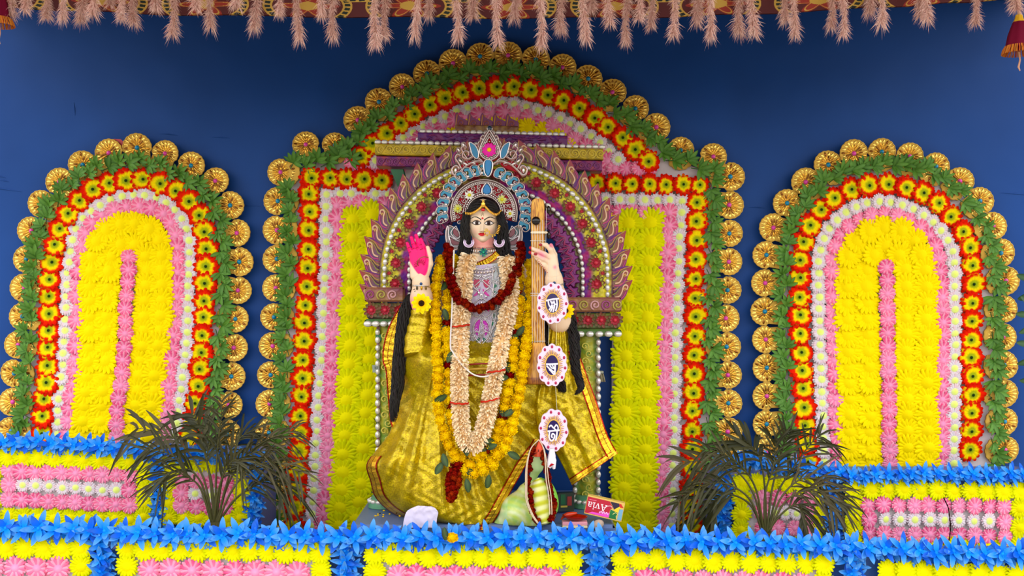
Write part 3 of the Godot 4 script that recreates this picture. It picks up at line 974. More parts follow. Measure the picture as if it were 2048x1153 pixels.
func build_arch() -> void:
	grain.noise_type = FastNoiseLite.TYPE_SIMPLEX
	grain.seed = 5
	M.carved = mat(0.45, 0.0, 0.5)
	M.carved.normal_enabled = true
	M.carved.normal_texture = noise_tex(0.03, 256, [], true, FastNoiseLite.TYPE_CELLULAR, 6.0, 2)
	M.carved.normal_scale = 0.8
	M.carved.uv1_triplanar = true
	M.carved.uv1_scale = Vector3(4, 4, 4)
	var sz = S(AZ)
	var o = thing("throne_arch", A(980, 1020, 0), "carved purple and yellow throne arch edged with silver beads behind the goddess statue", "arch")
	var bead = MB.new()
	bead.ball(Vector3.ZERO, Vector3(1.0, 0.72, 0.6), K(226, 218, 206), 10, 7)
	var bead_mesh = bead.mesh()
	var beads = func(path: Array, pitch: float, size: float, dz: float):
		for q in along(path, pitch):
			var t: Vector2 = q[1]
			put("bead", bead_mesh, M.pearl, o, Transform3D(Basis(Vector3.BACK, atan2(-t.y, t.x)) * Basis.from_scale(Vector3.ONE * size * sz * R(0.92, 1.08)), A(q[0].x, q[0].y, dz)))
	# the horseshoe itself, lofted across its mouldings
	var prof = [[236, -0.03], [236, 0.014], [231, 0.022], [226, 0.02], [222, 0.012], [217, 0.02], [212, 0.026], [204, 0.022], [196, 0.02], [188, 0.022], [184, 0.012], [180, 0.016], [176, 0.008], [170, 0.008], [167, 0.02], [163, 0.028], [158, 0.022], [152, 0.012], [152, -0.03], [236, -0.03]]
	var tone = func(r, p):
		if r > 229:
			return mottle(p, K(60, 18, 54), K(104, 40, 24))
		if r > 193:
			return mottle(p, K(226, 204, 8), K(140, 140, 12), 0.09)
		if r > 173:
			return mottle(p, K(104, 20, 132), K(176, 14, 96), 0.05)
		return mottle(p, K(96, 78, 34), K(66, 46, 42))
	var mb = MB.new()
	var rows = []
	var cols = []
	for k in 141:
		var line = []
		var lc = []
		for q in prof:
			var sh = shoe(q[0], k / 140.0)
			line.append(A(sh[0].x, sh[0].y, q[1]))
			lc.append(tone.call(q[0], sh[0]))
		rows.append(line)
		cols.append(lc)
	mb.sheet(rows, cols)
	part("horseshoe", mb, M.carved, o)
	for q in [[222.0, 13.0, 6.2], [173.0, 12.4, 5.8]]:
		var path = []
		for k in 121:
			path.append(shoe(q[0], k / 120.0)[0])
		beads.call(path, q[1], q[2], 0.02)
	# the flowers of the middle band
	var fl = []
	for q in 3:
		var f = MB.new()
		petals(f, 11, 0.3, 1.0, 0.0, 0.12, 0.21, R(0, 1), func(t, k): return K(150, 124, 60).lerp(K(96, 74, 50), t).lerp(K(160, 44, 60), 0.4 if k % 3 == 0 else 0.0), [0.0, 0.35, 0.65, 0.88, 1.0], 0.3, -0.12)
		petals(f, 9, 0.1, 0.62, 0.12, 0.34, 0.17, R(0, 1), func(t, _k): return K(196, 36, 52).lerp(K(150, 34, 50), t), [0.0, 0.4, 0.75, 1.0], 0.3, -0.1)
		dome(f, 0.26, 0.2, 0.14, K(214, 40, 60), K(170, 24, 44))
		fl.append(f.mesh())
	for k in 17:
		var sh = shoe(200, 0.045 + 0.91 * k / 16.0)
		put("carved_flower", fl[k % 3], M.paint, o, Transform3D(facing(R(0, 6), Vector2(R(-0.1, 0.1), R(-0.1, 0.1)), 18.5 * sz), A(sh[0].x, sh[0].y, 0.022)))
		var lv = shoe(212, 0.045 + 0.91 * (k + 0.5) / 16.0)
		if k < 16:
			put("carved_bud", fl[(k + 1) % 3], M.carved, o, Transform3D(facing(R(0, 6), Vector2.ZERO, 7.5 * sz), A(lv[0].x, lv[0].y, 0.024)))
	# flame scrolls round the outside and lobed leaves inside
	for hand in [1.0, -1.0]:
		var fm = MB.new()
		var outline = curve([-16, 0, -18, 12, -15, 24, -7, 33, 3, 38, 11, 43, 20, 48, 21, 47, 21, 38, 21, 28, 19, 18, 18, 8, 16, 0])
		var poly = PackedVector2Array()
		for q in outline:
			poly.append(Vector2(q.x * hand, q.y) * sz)
		if Geometry2D.is_polygon_clockwise(poly):
			poly.reverse()
		var f0 = fm.v.size()
		fm.slab(poly, 0.02, K(112, 40, 84), Basis.IDENTITY, Vector3.ZERO, 0.003, K(60, 24, 50))
		for k in range(f0, fm.v.size()):
			var y: float = fm.v[k].y / sz
			fm.c[k] = K(130, 96, 16).lerp(K(88, 18, 104), clampf(y / 11.0, 0, 1)).lerp(K(150, 18, 44), clampf((y - 26.0) / 18.0, 0, 1))
		var line = func(flat: Array, r: float, col: Color):
			fm.tube(curve(flat).map(func(q): return Vector3(q.x * hand * sz, q.y * sz, 0.021)), r * sz, 5, col)
		line.call([-10, 8, -8, 18, 0, 24, 9, 27, 12, 32, 9, 37, 3, 34], 1.8, K(220, 176, 140))
		line.call([3, 2, 6, 12, 13, 20, 17, 30, 20, 44], 1.3, K(176, 132, 60))
		line.call([-2, 4, 3, 14, 10, 21], 1.1, K(70, 20, 60))
		line.call([9, 3, 11, 12, 16, 22], 1.0, K(170, 60, 110))
		line.call([-14, 6, -14, 18, -9, 27, 0, 33], 1.2, K(190, 60, 120))
		line.call([-5, 3, -3, 10, 4, 16, 11, 24, 14, 34], 1.0, K(150, 150, 40))
		line.call([2, 30, 6, 32, 6, 29, 3, 27], 1.2, K(206, 160, 80))
		line.call([13, 2, 15, 12, 18, 24, 19, 36], 1.1, K(110, 30, 120))
		M["flame%d" % int(hand)] = fm.mesh()
	for k in 27:
		var s = (k + 0.35) / 27.0
		var sh = shoe(230, s)
		var hand = -1.0 if s > 0.5 else 1.0
		var d: Vector2 = sh[1]
		put("flame_scroll", M["flame%d" % int(hand)], M.paint, o, Transform3D(Basis(Vector3.BACK, atan2(-d.y, d.x) - PI / 2) * Basis.from_scale(Vector3(1.12, 0.88, 1.0)), A(sh[0].x, sh[0].y, -0.004 + 0.003 * (k % 2))))
	var lc = MB.new()
	var lobes = PackedVector2Array()
	for k in 40:
		var a = TAU * k / 40
		var r = (13.0 + 2.4 * cos(a * 7.0)) * sz
		lobes.append(Vector2(cos(a) * r * 0.8, sin(a) * r + 4 * sz))
	lc.slab(lobes, 0.012, K(120, 16, 104), Basis.IDENTITY, Vector3.ZERO, 0.004, K(60, 16, 46))
	for k in 5:
		var a = PI / 2 + (k - 2) * 0.55
		lc.tube([Vector3(0, -2 * sz, 0.013), Vector3(cos(a) * 7, sin(a) * 8 + 1, 0) * sz + Vector3(0, 0, 0.016), Vector3(cos(a) * 12, sin(a) * 13 + 3, 0) * sz + Vector3(0, 0, 0.012)], [0.002, 0.003, 0.0015], 5, K(150, 24, 84) if k % 2 == 0 else K(100, 44, 84))
	var lace = lc.mesh()
	for k in 27:
		var sh = shoe(154, 0.02 + 0.96 * k / 26.0)
		var d: Vector2 = sh[1]
		put("lobed_leaf", lace, M.paint, o, Transform3D(Basis(Vector3.BACK, atan2(-d.y, d.x) + PI / 2 + R(-0.15, 0.15)) * Basis.from_scale(Vector3(1.45, 1.3, 1.2)), A(sh[0].x, sh[0].y, 0.018 + 0.004 * (k % 2))))
	# lintel, its upper tier and crest, all slightly tipped
	var tip = func(x, y): return y + (x - 978.0) * 0.022
	var beam = func(x0, x1, y0, y1, z0, z1, ca: Color, cb: Color, called: String, extra: Array):
		var b = MB.new()
		var rr = []
		var cc = []
		var n = 60
		for lv in [[0.0, z0], [0.0, z1], [0.12, z1 + 0.008], [0.5, z1 + 0.004], [0.88, z1 + 0.008], [1.0, z1], [1.0, z0], [0.0, z0]]:
			var l1 = []
			var l2 = []
			for k in n + 1:
				var x: float = lerpf(x0, x1, k / float(n))
				var y: float = tip.call(x, lerpf(y0, y1, lv[0]))
				l1.append(A(x, y, lv[1]))
				l2.append(mottle(Vector2(x, y), ca, cb, 0.05))
			rr.append(l1)
			cc.append(l2)
		b.sheet(rr, cc)
		for x in [x0, x1]:
			var base = b.v.size()
			for q in [[y0, z0], [y0, z1], [y1, z1], [y1, z0]]:
				b.vert(A(x, tip.call(x, q[0]), q[1]), ca)
			b.quad(base, base + 1, base + 2, base + 3)
		for q in extra:
			b.tube(q[0].map(func(p): return A(p.x, tip.call(p.x, p.y), z1 + 0.008)), q[1] * sz, 5, q[2])
		part(called, b, M.carved, o)
	var volutes = func(x0, x1, y, r, step, ca: Color):
		var out = []
		var x: float = x0
		var k = 0
		while x < x1:
			out.append([scroll_pts(Vector2(x, y), r, 1.6, PI * 0.5, 1.0 if k % 2 == 0 else -1.0), 1.5, ca])
			out.append([[Vector2(x - r, y + r * 0.8), Vector2(x, y + r), Vector2(x + r * 1.2, y - r * 0.8)], 1.2, ca * 0.8])
			x += step
			k += 1
		return out
	beam.call(748, 1208, 290, 313, -0.16, -0.04, K(214, 178, 16), K(140, 116, 20), "lintel", volutes.call(760, 1204, 301, 9.0, 17.0, K(206, 176, 44)))
	beam.call(750, 1206, 314, 335, -0.16, -0.05, K(98, 30, 110), K(160, 50, 64), "lintel_moulding", volutes.call(760, 1200, 325, 8.0, 15.0, K(128, 44, 104)))
	var fur = []
	for k in 150:
		var x = R(836, 1132)
		var y = R(266, 284)
		fur.append([[Vector2(x, y), Vector2(x + 5, y + R(-3, 3)), Vector2(x + 11, y + R(-3, 3))], R(0.9, 1.6), K(92, 30, 104).lerp(K(130, 36, 96), R(0, 1))])
	beam.call(832, 1137, 262, 288, -0.16, -0.09, K(84, 20, 112), K(120, 24, 96), "upper_tier", fur)
	beam.call(908, 1036, 244, 258, -0.16, -0.1, K(150, 110, 40), K(110, 60, 40), "crest_base", [])
	beads.call([Vector2(753, tip.call(753, 286)), Vector2(1206, tip.call(1206, 286))], 13.2, 6.6, -0.05)
	beads.call([Vector2(842, tip.call(842, 259)), Vector2(1126, tip.call(1126, 259))], 13.2, 6.6, -0.095)
	beads.call([Vector2(836, 262), Vector2(826, 282)], 10.0, 5.0, -0.095)
	beads.call([Vector2(1130, 274), Vector2(1140, 292)], 10.0, 5.0, -0.095)
	var cr = MB.new()
	for k in 5:
		var x = 920.0 + 26.0 * k
		var pl = PackedVector2Array()
		for q in curve([-13, -10, -13, 14, -8, 22, -4, 14, 4, 9, 13, 4, 13, -10]):
			pl.append(q * sz)
		if Geometry2D.is_polygon_clockwise(pl):
			pl.reverse()
		cr.slab(pl, 0.03, K(116, 26, 84), Basis.IDENTITY, A(x, tip.call(x, 240), -0.135), 0.004, K(70, 24, 50))
		cr.tube(scroll_pts(Vector2(x, tip.call(x, 240)), 8.0, 1.4, 1.0, 1.0).map(func(p): return A(p.x, p.y, -0.104)), 1.4 * sz, 5, K(150, 70, 60))
		cr.tube([A(x - 11, tip.call(x, 245), -0.104), A(x - 9, tip.call(x, 230), -0.104), A(x - 8, tip.call(x, 222), -0.106)], 1.5 * sz, 5, K(176, 110, 50))
	part("crest", cr, M.paint, o)
	for q in [[776, 803, 812, 792, 372], [1186, 1162, 1150, 1172, 366]]:
		var st = MB.new()
		var pl = PackedVector2Array()
		for k in 4:
			var p = A(q[k], 334 if k < 2 else q[4], 0)
			pl.append(Vector2(p.x, p.y))
		if Geometry2D.is_polygon_clockwise(pl):
			pl.reverse()
		st.slab(pl, 0.04, K(70, 112, 82), Basis.IDENTITY, Vector3(0, 0, AZ - 0.12), 0.004)
		part("strut", st, M.matte, o)
	# capitals and pillars
	for s in [[733, 812, 0], [1132, 1240, 1]]:
		var x0: float = s[0]
		var x1: float = s[1]
		var dy: float = 20.0 * s[2]
		var cp = MB.new()
		var lay = [[575.0, 604.0, 0.07, K(120, 46, 76), K(160, 110, 60)], [606.0, 638.0, 0.055, K(112, 124, 50), K(90, 60, 70)], [638.0, 652.0, 0.075, K(104, 124, 40), K(70, 110, 60)]]
		for q in lay:
			var a = A(x0 + (4 if q[2] < 0.06 else 0), q[0] + dy, 0)
			var b = A(x1 - (4 if q[2] < 0.06 else 0), q[1] + dy, 0)
			var i0 = cp.v.size()
			cp.box(Vector3((a.x + b.x) / 2, (a.y + b.y) / 2, AZ + q[2] / 2 - 0.03), Vector3(b.x - a.x, a.y - b.y, q[2] + 0.06), q[3], Basis.IDENTITY, 0.008)
			for k in range(i0, cp.v.size()):
				cp.c[k] = mottle(Vector2(cp.v[k].x, cp.v[k].y) * 400, q[3], q[4])
		var x = x0 + 12.0
		while x < x1 - 6:
			cp.tube(scroll_pts(Vector2(x, 590 + dy), 10.0, 1.5, 2.0, 1.0).map(func(p): return A(p.x, p.y, 0.072)), 2.0 * sz, 5, [K(206, 150, 150), K(150, 60, 110), K(170, 150, 60)][int(x) % 3])
			x += 22.0
		part("capital", cp, M.carved, o)
		x = x0 + 14.0
		var k2 = 0
		while x < x1 - 4:
			put("carved_flower", fl[k2 % 3], M.paint, o, Transform3D(facing(R(0, 6), Vector2.ZERO, 17 * sz), A(x, 620 + dy, 0.06)))
			x += 27.0
			k2 += 1
		beads.call([Vector2(x0 + 8, 647 + dy), Vector2(x1 - 8, 647 + dy)], 18.0, 8.0, 0.085)
		# the pillar under it
		var px0 = x0 + 22 if s[2] == 0 else 1146.0
		var px1 = x1 - 16 if s[2] == 0 else 1198.0
		var pb = MB.new()
		var n = 40
		var rr = []
		var cc = []
		for k in n + 1:
			var y: float = lerpf(652 + dy, 1013, k / float(n))
			var l1 = []
			var l2 = []
			for q in [[0.0, -0.04], [0.0, 0.03], [0.12, 0.04], [0.2, 0.03], [0.3, 0.045], [0.5, 0.055], [0.7, 0.045], [0.8, 0.03], [0.88, 0.04], [1.0, 0.03], [1.0, -0.04], [0.0, -0.04]]:
				var xx: float = lerpf(px0, px1, q[0])
				l1.append(A(xx, y, q[1]))
				l2.append(mottle(Vector2(xx, y), K(176, 164, 34), K(110, 140, 40), 0.08) if q[0] > 0.15 and q[0] < 0.85 else mottle(Vector2(xx, y), K(84, 130, 60), K(150, 70, 90), 0.03))
			rr.append(l1)
			cc.append(l2)
		pb.sheet(rr, cc)
		for k in 22:
			var y: float = lerpf(672 + dy, 1000, k / 21.0)
			pb.tube(scroll_pts(Vector2((px0 + px1) / 2 + (4 if k % 2 else -4), y), 8.0, 1.3, 0.5, 1.0 if k % 2 else -1.0).map(func(p): return A(p.x, p.y, 0.052)), 1.5 * sz, 5, K(206, 190, 70))
		part("pillar", pb, M.carved, o)
		beads.call([Vector2(px0 + 3, 664 + dy), Vector2(px0 + 3, 1008)], 15.5, 6.8, 0.045)
		beads.call([Vector2(px1 - 3, 664 + dy), Vector2(px1 - 3, 1008)], 15.5, 6.8, 0.045)
		# foot, a ring of beads and a small pedestal
		var ft = MB.new()
		var cx = (px0 + px1) / 2 - (6 if s[2] == 0 else 0)
		var foot = A(cx, 1018, 0.05)
		foot.y = 0.767
		var prof2 = [[0.0, 0.05], [0.05, 0.05], [0.058, 0.03], [0.066, 0.018], [0.068, 0.0]]
		var fr = []
		for q in prof2:
			var l = []
			for k in 20:
				l.append(foot + Vector3(cos(TAU * k / 20) * q[0], q[1], sin(TAU * k / 20) * q[0]))
			fr.append(l)
		ft.sheet(fr, fr.map(func(_r): return K(90, 150, 110)), true)
		part("foot", ft, M.carved, o)
		for k in 14:
			var a = TAU * k / 14
			put("bead", bead_mesh, M.pearl, o, Transform3D(Basis.from_scale(Vector3.ONE * 0.0135), foot + Vector3(cos(a) * 0.06, 0.028, sin(a) * 0.06)))

# ---------------------------------------------------------------- the statue
# tapered bones joined with a smooth minimum, meshed as surface nets; a bone is [a, b, ra, rb]
func nets(mb: MB, bones: Array, cell: float, blend: float, shade: Callable) -> void:
	var lo = Vector3(1e9, 1e9, 1e9)
	var hi = -lo
	for q in bones:
		var r: float = maxf(q[2], q[3]) + cell * 3 + blend * 0.5
		for e in [q[0], q[1]]:
			lo = lo.min(e - Vector3(r, r, r))
			hi = hi.max(e + Vector3(r, r, r))
	var n = Vector3i(((hi - lo) / cell).ceil()) + Vector3i(2, 2, 2)
	var sy: int = n.x
	var szz: int = n.x * n.y
	var f = PackedFloat32Array()
	f.resize(n.x * n.y * n.z)
	f.fill(1.0)
	for q in bones:
		var a: Vector3 = q[0]
		var ba: Vector3 = q[1] - a
		var ra: float = q[2]
		var dr: float = q[3] - ra
		var r2: float = maxf(q[2], q[3]) + cell * 2 + blend
		var l = Vector3i(((a.min(q[1]) - Vector3(r2, r2, r2) - lo) / cell).floor()).clamp(Vector3i.ZERO, n - Vector3i.ONE)
		var h = Vector3i(((a.max(q[1]) + Vector3(r2, r2, r2) - lo) / cell).ceil()).clamp(Vector3i.ZERO, n - Vector3i.ONE)
		var bb: float = maxf(ba.length_squared(), 1e-12)
		for z in range(l.z, h.z + 1):
			for y in range(l.y, h.y + 1):
				var at: int = z * szz + y * sy
				for x in range(l.x, h.x + 1):
					var pa: Vector3 = lo + Vector3(x, y, z) * cell - a
					var t: float = clampf(pa.dot(ba) / bb, 0.0, 1.0)
					var d: float = (pa - ba * t).length() - ra - dr * t
					var o: float = f[at + x]
					var w: float = maxf(blend - absf(d - o), 0.0) / blend
					f[at + x] = minf(d, o) - w * w * blend * 0.25
	var id = PackedInt32Array()
	id.resize(f.size())
	id.fill(-1)
	var corner = [0, 1, sy, sy + 1, szz, szz + 1, szz + sy, szz + sy + 1]
	for z in n.z - 1:
		for y in n.y - 1:
			for x in n.x - 1:
				var at: int = z * szz + y * sy + x
				var neg = 0
				for k in 8:
					if f[at + corner[k]] < 0.0:
						neg += 1
				if neg == 0 or neg == 8:
					continue
				var sum = Vector3.ZERO
				var cnt = 0
				for k in 8:
					for bit in [1, 2, 4]:
						if k & bit:
							continue
						var va: float = f[at + corner[k]]
						var vb: float = f[at + corner[k | bit]]
						if (va < 0.0) != (vb < 0.0):
							var t: float = va / (va - vb)
							sum += Vector3(k & 1, (k >> 1) & 1, k >> 2) + Vector3(1 if bit == 1 else 0, 1 if bit == 2 else 0, 1 if bit == 4 else 0) * t
							cnt += 1
				var p = lo + (Vector3(x, y, z) + sum / cnt) * cell
				id[at] = mb.vert(p, Color.WHITE)
	var first = -1
	for z in range(1, n.z - 1):
		for y in range(1, n.y - 1):
			for x in range(1, n.x - 1):
				var at: int = z * szz + y * sy + x
				if id[at] < 0 and f[at] > cell * 4:
					continue
				var s0: bool = f[at] < 0.0
				for ax in 3:
					var step: int = [1, sy, szz][ax]
					if (f[at + step] < 0.0) == s0:
						continue
					var u: int = [sy, szz, 1][ax]
					var w: int = [szz, 1, sy][ax]
					var q0: int = id[at]
					var q1: int = id[at - u]
					var q2: int = id[at - u - w]
					var q3: int = id[at - w]
					if q0 < 0 or q1 < 0 or q2 < 0 or q3 < 0:
						continue
					if s0:
						mb.quad(q3, q2, q1, q0)
					else:
						mb.quad(q0, q1, q2, q3)
	for k in mb.v.size():
		if mb.c[k] == Color.WHITE:
			mb.c[k] = (shade as Callable).call(mb.v[k])

func bump(x: float, s: float) -> float:
	return exp(-x * x / (s * s))

func to_px(p: Vector3) -> Vector2:
	var s = S(p.z)
	return Vector2(p.x / s + 1024.0, (EYE.y - p.y) / s + 576.5)

func face_paint(x: float, y: float, th: float) -> Color:
	var skin = K(244, 212, 176)
	skin = skin.lerp(K(236, 150, 130), 0.45 * bump(absf(x) - 16, 6) * bump(y - 463, 7))
	skin = skin.lerp(K(232, 130, 120), clampf((y - 481.0) / 6.0, 0, 1) * 0.6)
	if absf(th) > 1.45:
		return skin
	# brows
	for h in [-1.0, 1.0]:
		var bx: float = x * h
		if bx > 2.6 and bx < 26:
			var mid: float = 440.5 - 6.4 * sin(clampf((bx - 2.6) / 21.0, 0, 1) * 2.5) + (0.6 if h > 0 else 0.0)
			if absf(y - mid) < lerpf(1.35, 0.6, (bx - 2.6) / 23.0):
				return K(30, 14, 10)
		# eyes
		var ex: float = (x - 12.5 * h) * h
		var ey: float = y - (446.2 + (0.5 if h > 0 else 0.0)) + 0.06 * ex
		var half = 9.2
		if absf(ex) < half:
			var q: float = 1.0 - pow(absf(ex) / half, 2.0)
			var up: float = -4.5 * q
			var dn: float = 3.6 * q
			if ey > up - 0.9 and ey < dn + 1.0:
				if ey < up + 1.1 or ey > dn - 0.7:
					return K(24, 12, 12)
				var rr: float = Vector2(ex + 0.6, ey + 0.3).length()
				if rr < 1.8:
					return K(10, 6, 6)
				if rr < 3.7:
					return K(64, 30, 20)
				return K(244, 232, 222)
		elif ex >= half and ex < 14 and absf(ey + 0.25 * (ex - half)) < 0.9 * (1.0 - (ex - half) / 5.0):
			return K(24, 12, 12)
		# crease over the lid
		if absf(ex) < 10 and absf(ey + 6.2 * (1.0 - 0.6 * pow(absf(ex) / 10.0, 2.0))) < 0.35:
			return K(190, 130, 96)
		# nostrils
		if Vector2((x - 3.0 * h), (y - 464.2) * 1.6).length() < 1.2:
			return K(150, 84, 66)
	if Vector2(x + 0.4, y - 437.4).length() < 2.1:
		return K(214, 10, 30)
	if absf(x + 0.4) < 0.6 and y > 425 and y < 431 or absf(absf(x + 0.4) - 2.0) < 0.5 and y > 427 and y < 433:
		return K(150, 130, 90)
	# mouth
	var mx = x + 1.5
	if absf(mx) < 8.2:
		var q2 = 1.0 - pow(absf(mx) / 8.2, 2.0)
		var cup = 0.8 * bump(mx, 1.3)
		if y > 468.4 - 2.6 * pow(q2, 0.8) + cup and y < 468.4 + 4.2 * q2:
			return K(140, 8, 20) if absf(y - 468.6 - 0.3 * cos(mx * 0.8)) < 0.35 else K(220, 20, 34)
	return skin

func build_head(mb: MB) -> void:
	var ys = curve([396, 1, 399, 11, 405, 19, 414, 24.5, 426, 27.6, 440, 28.6, 452, 28.4, 461, 27.0, 468, 24.6, 475, 20.5, 481, 15.4, 485.5, 9.5, 488, 4, 489, 0.3])
	var width = func(y):
		for k in ys.size() - 1:
			if y <= ys[k + 1].x:
				return lerpf(ys[k].y, ys[k + 1].y, clampf((y - ys[k].x) / maxf(1e-4, ys[k + 1].x - ys[k].x), 0, 1))
		return 0.3
	var s = S(0.66)
	var rows = []
	var cols = []
	var ny = 190
	var nx = 230
	for j in ny + 1:
		var y: float = lerpf(396.0, 489.0, j / float(ny))
		var w: float = width.call(y)
		var line = []
		var lc = []
		for k in nx + 1:
			var th: float = lerpf(-PI * 0.62, PI * 0.62, k / float(nx))
			var x: float = w * sin(th)
			var depth: float = w * 1.02 + 4.0 * bump(y - 480, 9) * bump(x, 12)
			if y > 470:
				depth += (y - 470) * 0.45 * bump(x, 16)
			var z: float = depth * cos(th)
			if th > -1.5 and th < 1.5:
				# nose
				var ridge = clampf((y - 440.0) / 22.0, 0, 1)
				if y < 467:
					z += (1.5 + 7.2 * pow(ridge, 1.4)) * bump(x + 0.5, 2.6 + 1.6 * ridge) * (1.0 if y < 463 else clampf((467 - y) / 4.0, 0, 1))
				z += 2.2 * bump(absf(x + 0.5) - 4.2, 1.8) * bump(y - 463, 2.2)
				# sockets, lids, brow
				for h in [-1.0, 1.0]:
					z -= 2.8 * bump(x - 12.5 * h, 9) * bump(y - 447, 6.5)
					z += 2.0 * bump(x - 12.5 * h, 6) * bump(y - 446.5, 3.2)
				z += 0.8 * bump(y - 437, 4) * bump(absf(x) - 12, 9)
				# lips and chin
				z += 2.4 * bump(x + 1.5, 6) * bump(y - 466.8, 1.7) + 2.6 * bump(x + 1.5, 5.4) * bump(y - 470.6, 1.9)
				z -= 1.1 * bump(x + 1.5, 6) * bump(y - 475.5, 2.0)
				z += 1.8 * bump(x, 6) * bump(y - 482, 4)
				z += 1.0 * bump(absf(x) - 15, 6) * bump(y - 464, 6)
			var p = P(965.5 + x, y, 0.66)
			p.z = 0.605 + z * s
			line.append(p)
			lc.append(face_paint(x, y, th))
		rows.append(line)
		cols.append(lc)
	mb.sheet(rows, cols)

# hair: a bundle of wavy strands round a centre line
func lock(mb: MB, path: Array, rad: Array, strands: int, wave: float, thick := 1.5) -> void:
	for k in strands:
		var a = R(0, TAU)
		var rr = sqrt(R(0.02, 1.0))
		var ph = R(0, TAU)
		var pts = []
		var rs = []
		var n = path.size()
		var fr = R(0.5, 0.8)
		var start = 0
		var stop = n - int(R(0, n * 0.12))
		for j in range(start, stop):
			var c: Vector3 = path[j]
			var t = float(j) / (n - 1)
			var q = t * (rad.size() - 1)
			var i0: int = mini(int(q), rad.size() - 2)
			var r: float = lerpf(rad[i0], rad[i0 + 1], q - i0)
			var w = sin(j * fr + ph) * wave
			pts.append(c + Vector3(cos(a) * rr * r + w, sin(j * fr * 0.8 + ph) * wave * 0.4, sin(a) * rr * r * 0.7 + cos(j * fr + ph) * wave * 0.5))
			rs.append(thick * 0.0022 * (1.0 if t < 0.85 else maxf(0.25, (1.0 - t) / 0.15)))
		if pts.size() > 3:
			mb.tube(pts, rs, 5, K(16, 11, 10).lerp(K(34, 25, 22), R(0, 1)))

# an elastic sheet between a left and a right edge, closed at the back
func drape(mb: MB, left: Array, right: Array, nu: int, nv: int, zf: Callable, back: float, cf: Callable) -> void:
	var rows = []
	var cols = []
	for j in nv + 1:
		var v = j / float(nv)
		var a: Vector2 = at_u(left, v)
		var b: Vector2 = at_u(right, v)
		var line = []
		var lc = []
		for k in nu + 1:
			var u = k / float(nu)
			var q = a.lerp(b, u)
			line.append(P(q.x, q.y, zf.call(q.x, q.y, u, v)))
			lc.append(cf.call(q.x, q.y, u, v))
		for u in [0.97, 0.5, 0.03]:
			var q: Vector2 = a.lerp(b, u)
			var zz: float = back
			line.append(P(q.x, q.y, minf(zz, zf.call(q.x, q.y, u, v) - 0.01)))
			lc.append(lc[0])
		rows.append(line)
		cols.append(lc)
	mb.sheet(rows, cols, true)
	for e in [0, nv]:
		var base = mb.v.size()
		for k in rows[e].size():
			mb.vert(rows[e][k], cols[e][k])
		var m: int = rows[e].size()
		var mid = Vector3.ZERO
		for q in rows[e]:
			mid += q / m
		var c = mb.vert(mid, cols[e][0])
		for k in m:
			mb.tri(c, base + k, base + (k + 1) % m)

# a gold border with red edges laid along a curve of the cloth; inset in the plane's units
func border(mb: MB, path: Array, width: float, side: float, zf: Callable, red: Color, gold: Color) -> void:
	var rows = []
	var cols = []
	var n = path.size()
	var bands = [[0.0, red], [0.1, red], [0.12, gold], [0.42, gold * 0.9], [0.44, red * 0.6], [0.47, red * 0.6], [0.49, gold], [0.86, gold], [0.88, red], [1.0, red]]
	for k in n:
		var t: Vector2 = (path[min(k + 1, n - 1)] - path[max(k - 1, 0)]).normalized()
		var nn = Vector2(-t.y, t.x) * side
		var line = []
		var lc = []
		for b in bands:
			var q: Vector2 = path[k] + nn * width * b[0]
			var edge = 0.0025 if b[1] == red else 0.0
			line.append(P(q.x, q.y, zf.call(q.x, q.y) + 0.004 + edge + 0.0025 * sin(k * 1.9) * (0.5 if b[1] == red else 1.0)))
			lc.append(b[1] if b[1] != gold or k % 3 > 0 else gold * 0.6)
		rows.append(line)
		cols.append(lc)
	mb.sheet(rows, cols)
	# a turned-under face so that the band has thickness
	var rows2 = []
	for r in rows:
		rows2.append([r[0] + Vector3(0, 0, -0.004), r[r.size() - 1] + Vector3(0, 0, -0.004)])
	mb.sheet(rows2, rows2.map(func(_r): return gold * 0.5))

# the same border laid on a draped sheet, by the sheet's own coordinates; along its left (0) or right (1) edge, or its lower edge (2)
func hem(mb: MB, left: Array, right: Array, zf: Callable, edge: int, from: float, to: float, width: float, n: int, red: Color, gold: Color) -> void:
	var bands = [[0.0, red], [0.1, red], [0.12, gold], [0.42, gold * 0.9], [0.44, red * 0.6], [0.47, red * 0.6], [0.49, gold], [0.86, gold], [0.88, red], [1.0, red]]
	var rows = []
	var cols = []
	for k in n + 1:
		var t = lerpf(from, to, k / float(n))
		var line = []
		var lc = []
		for b in bands:
			var u = t
			var v = t
			if edge == 2:
				var span: float = maxf(30.0, (at_u(left, 1.0) as Vector2).distance_to(at_u(left, 0.85)) / 0.15)
				v = 1.0 - b[0] * width / span
			else:
				var wpx: float = maxf(10.0, absf(at_u(right, v).x - at_u(left, v).x))
				u = b[0] * width / wpx
				if edge == 1:
					u = 1.0 - u
			var q: Vector2 = (at_u(left, v) as Vector2).lerp(at_u(right, v), u)
			line.append(P(q.x, q.y, zf.call(q.x, q.y, u, v) + 0.005 + 0.0015 * sin(k * 1.7)))
			lc.append(b[1] if b[1] != gold or k % 4 > 0 else gold * 0.7)
		rows.append(line)
		cols.append(lc)
	mb.sheet(rows, cols)

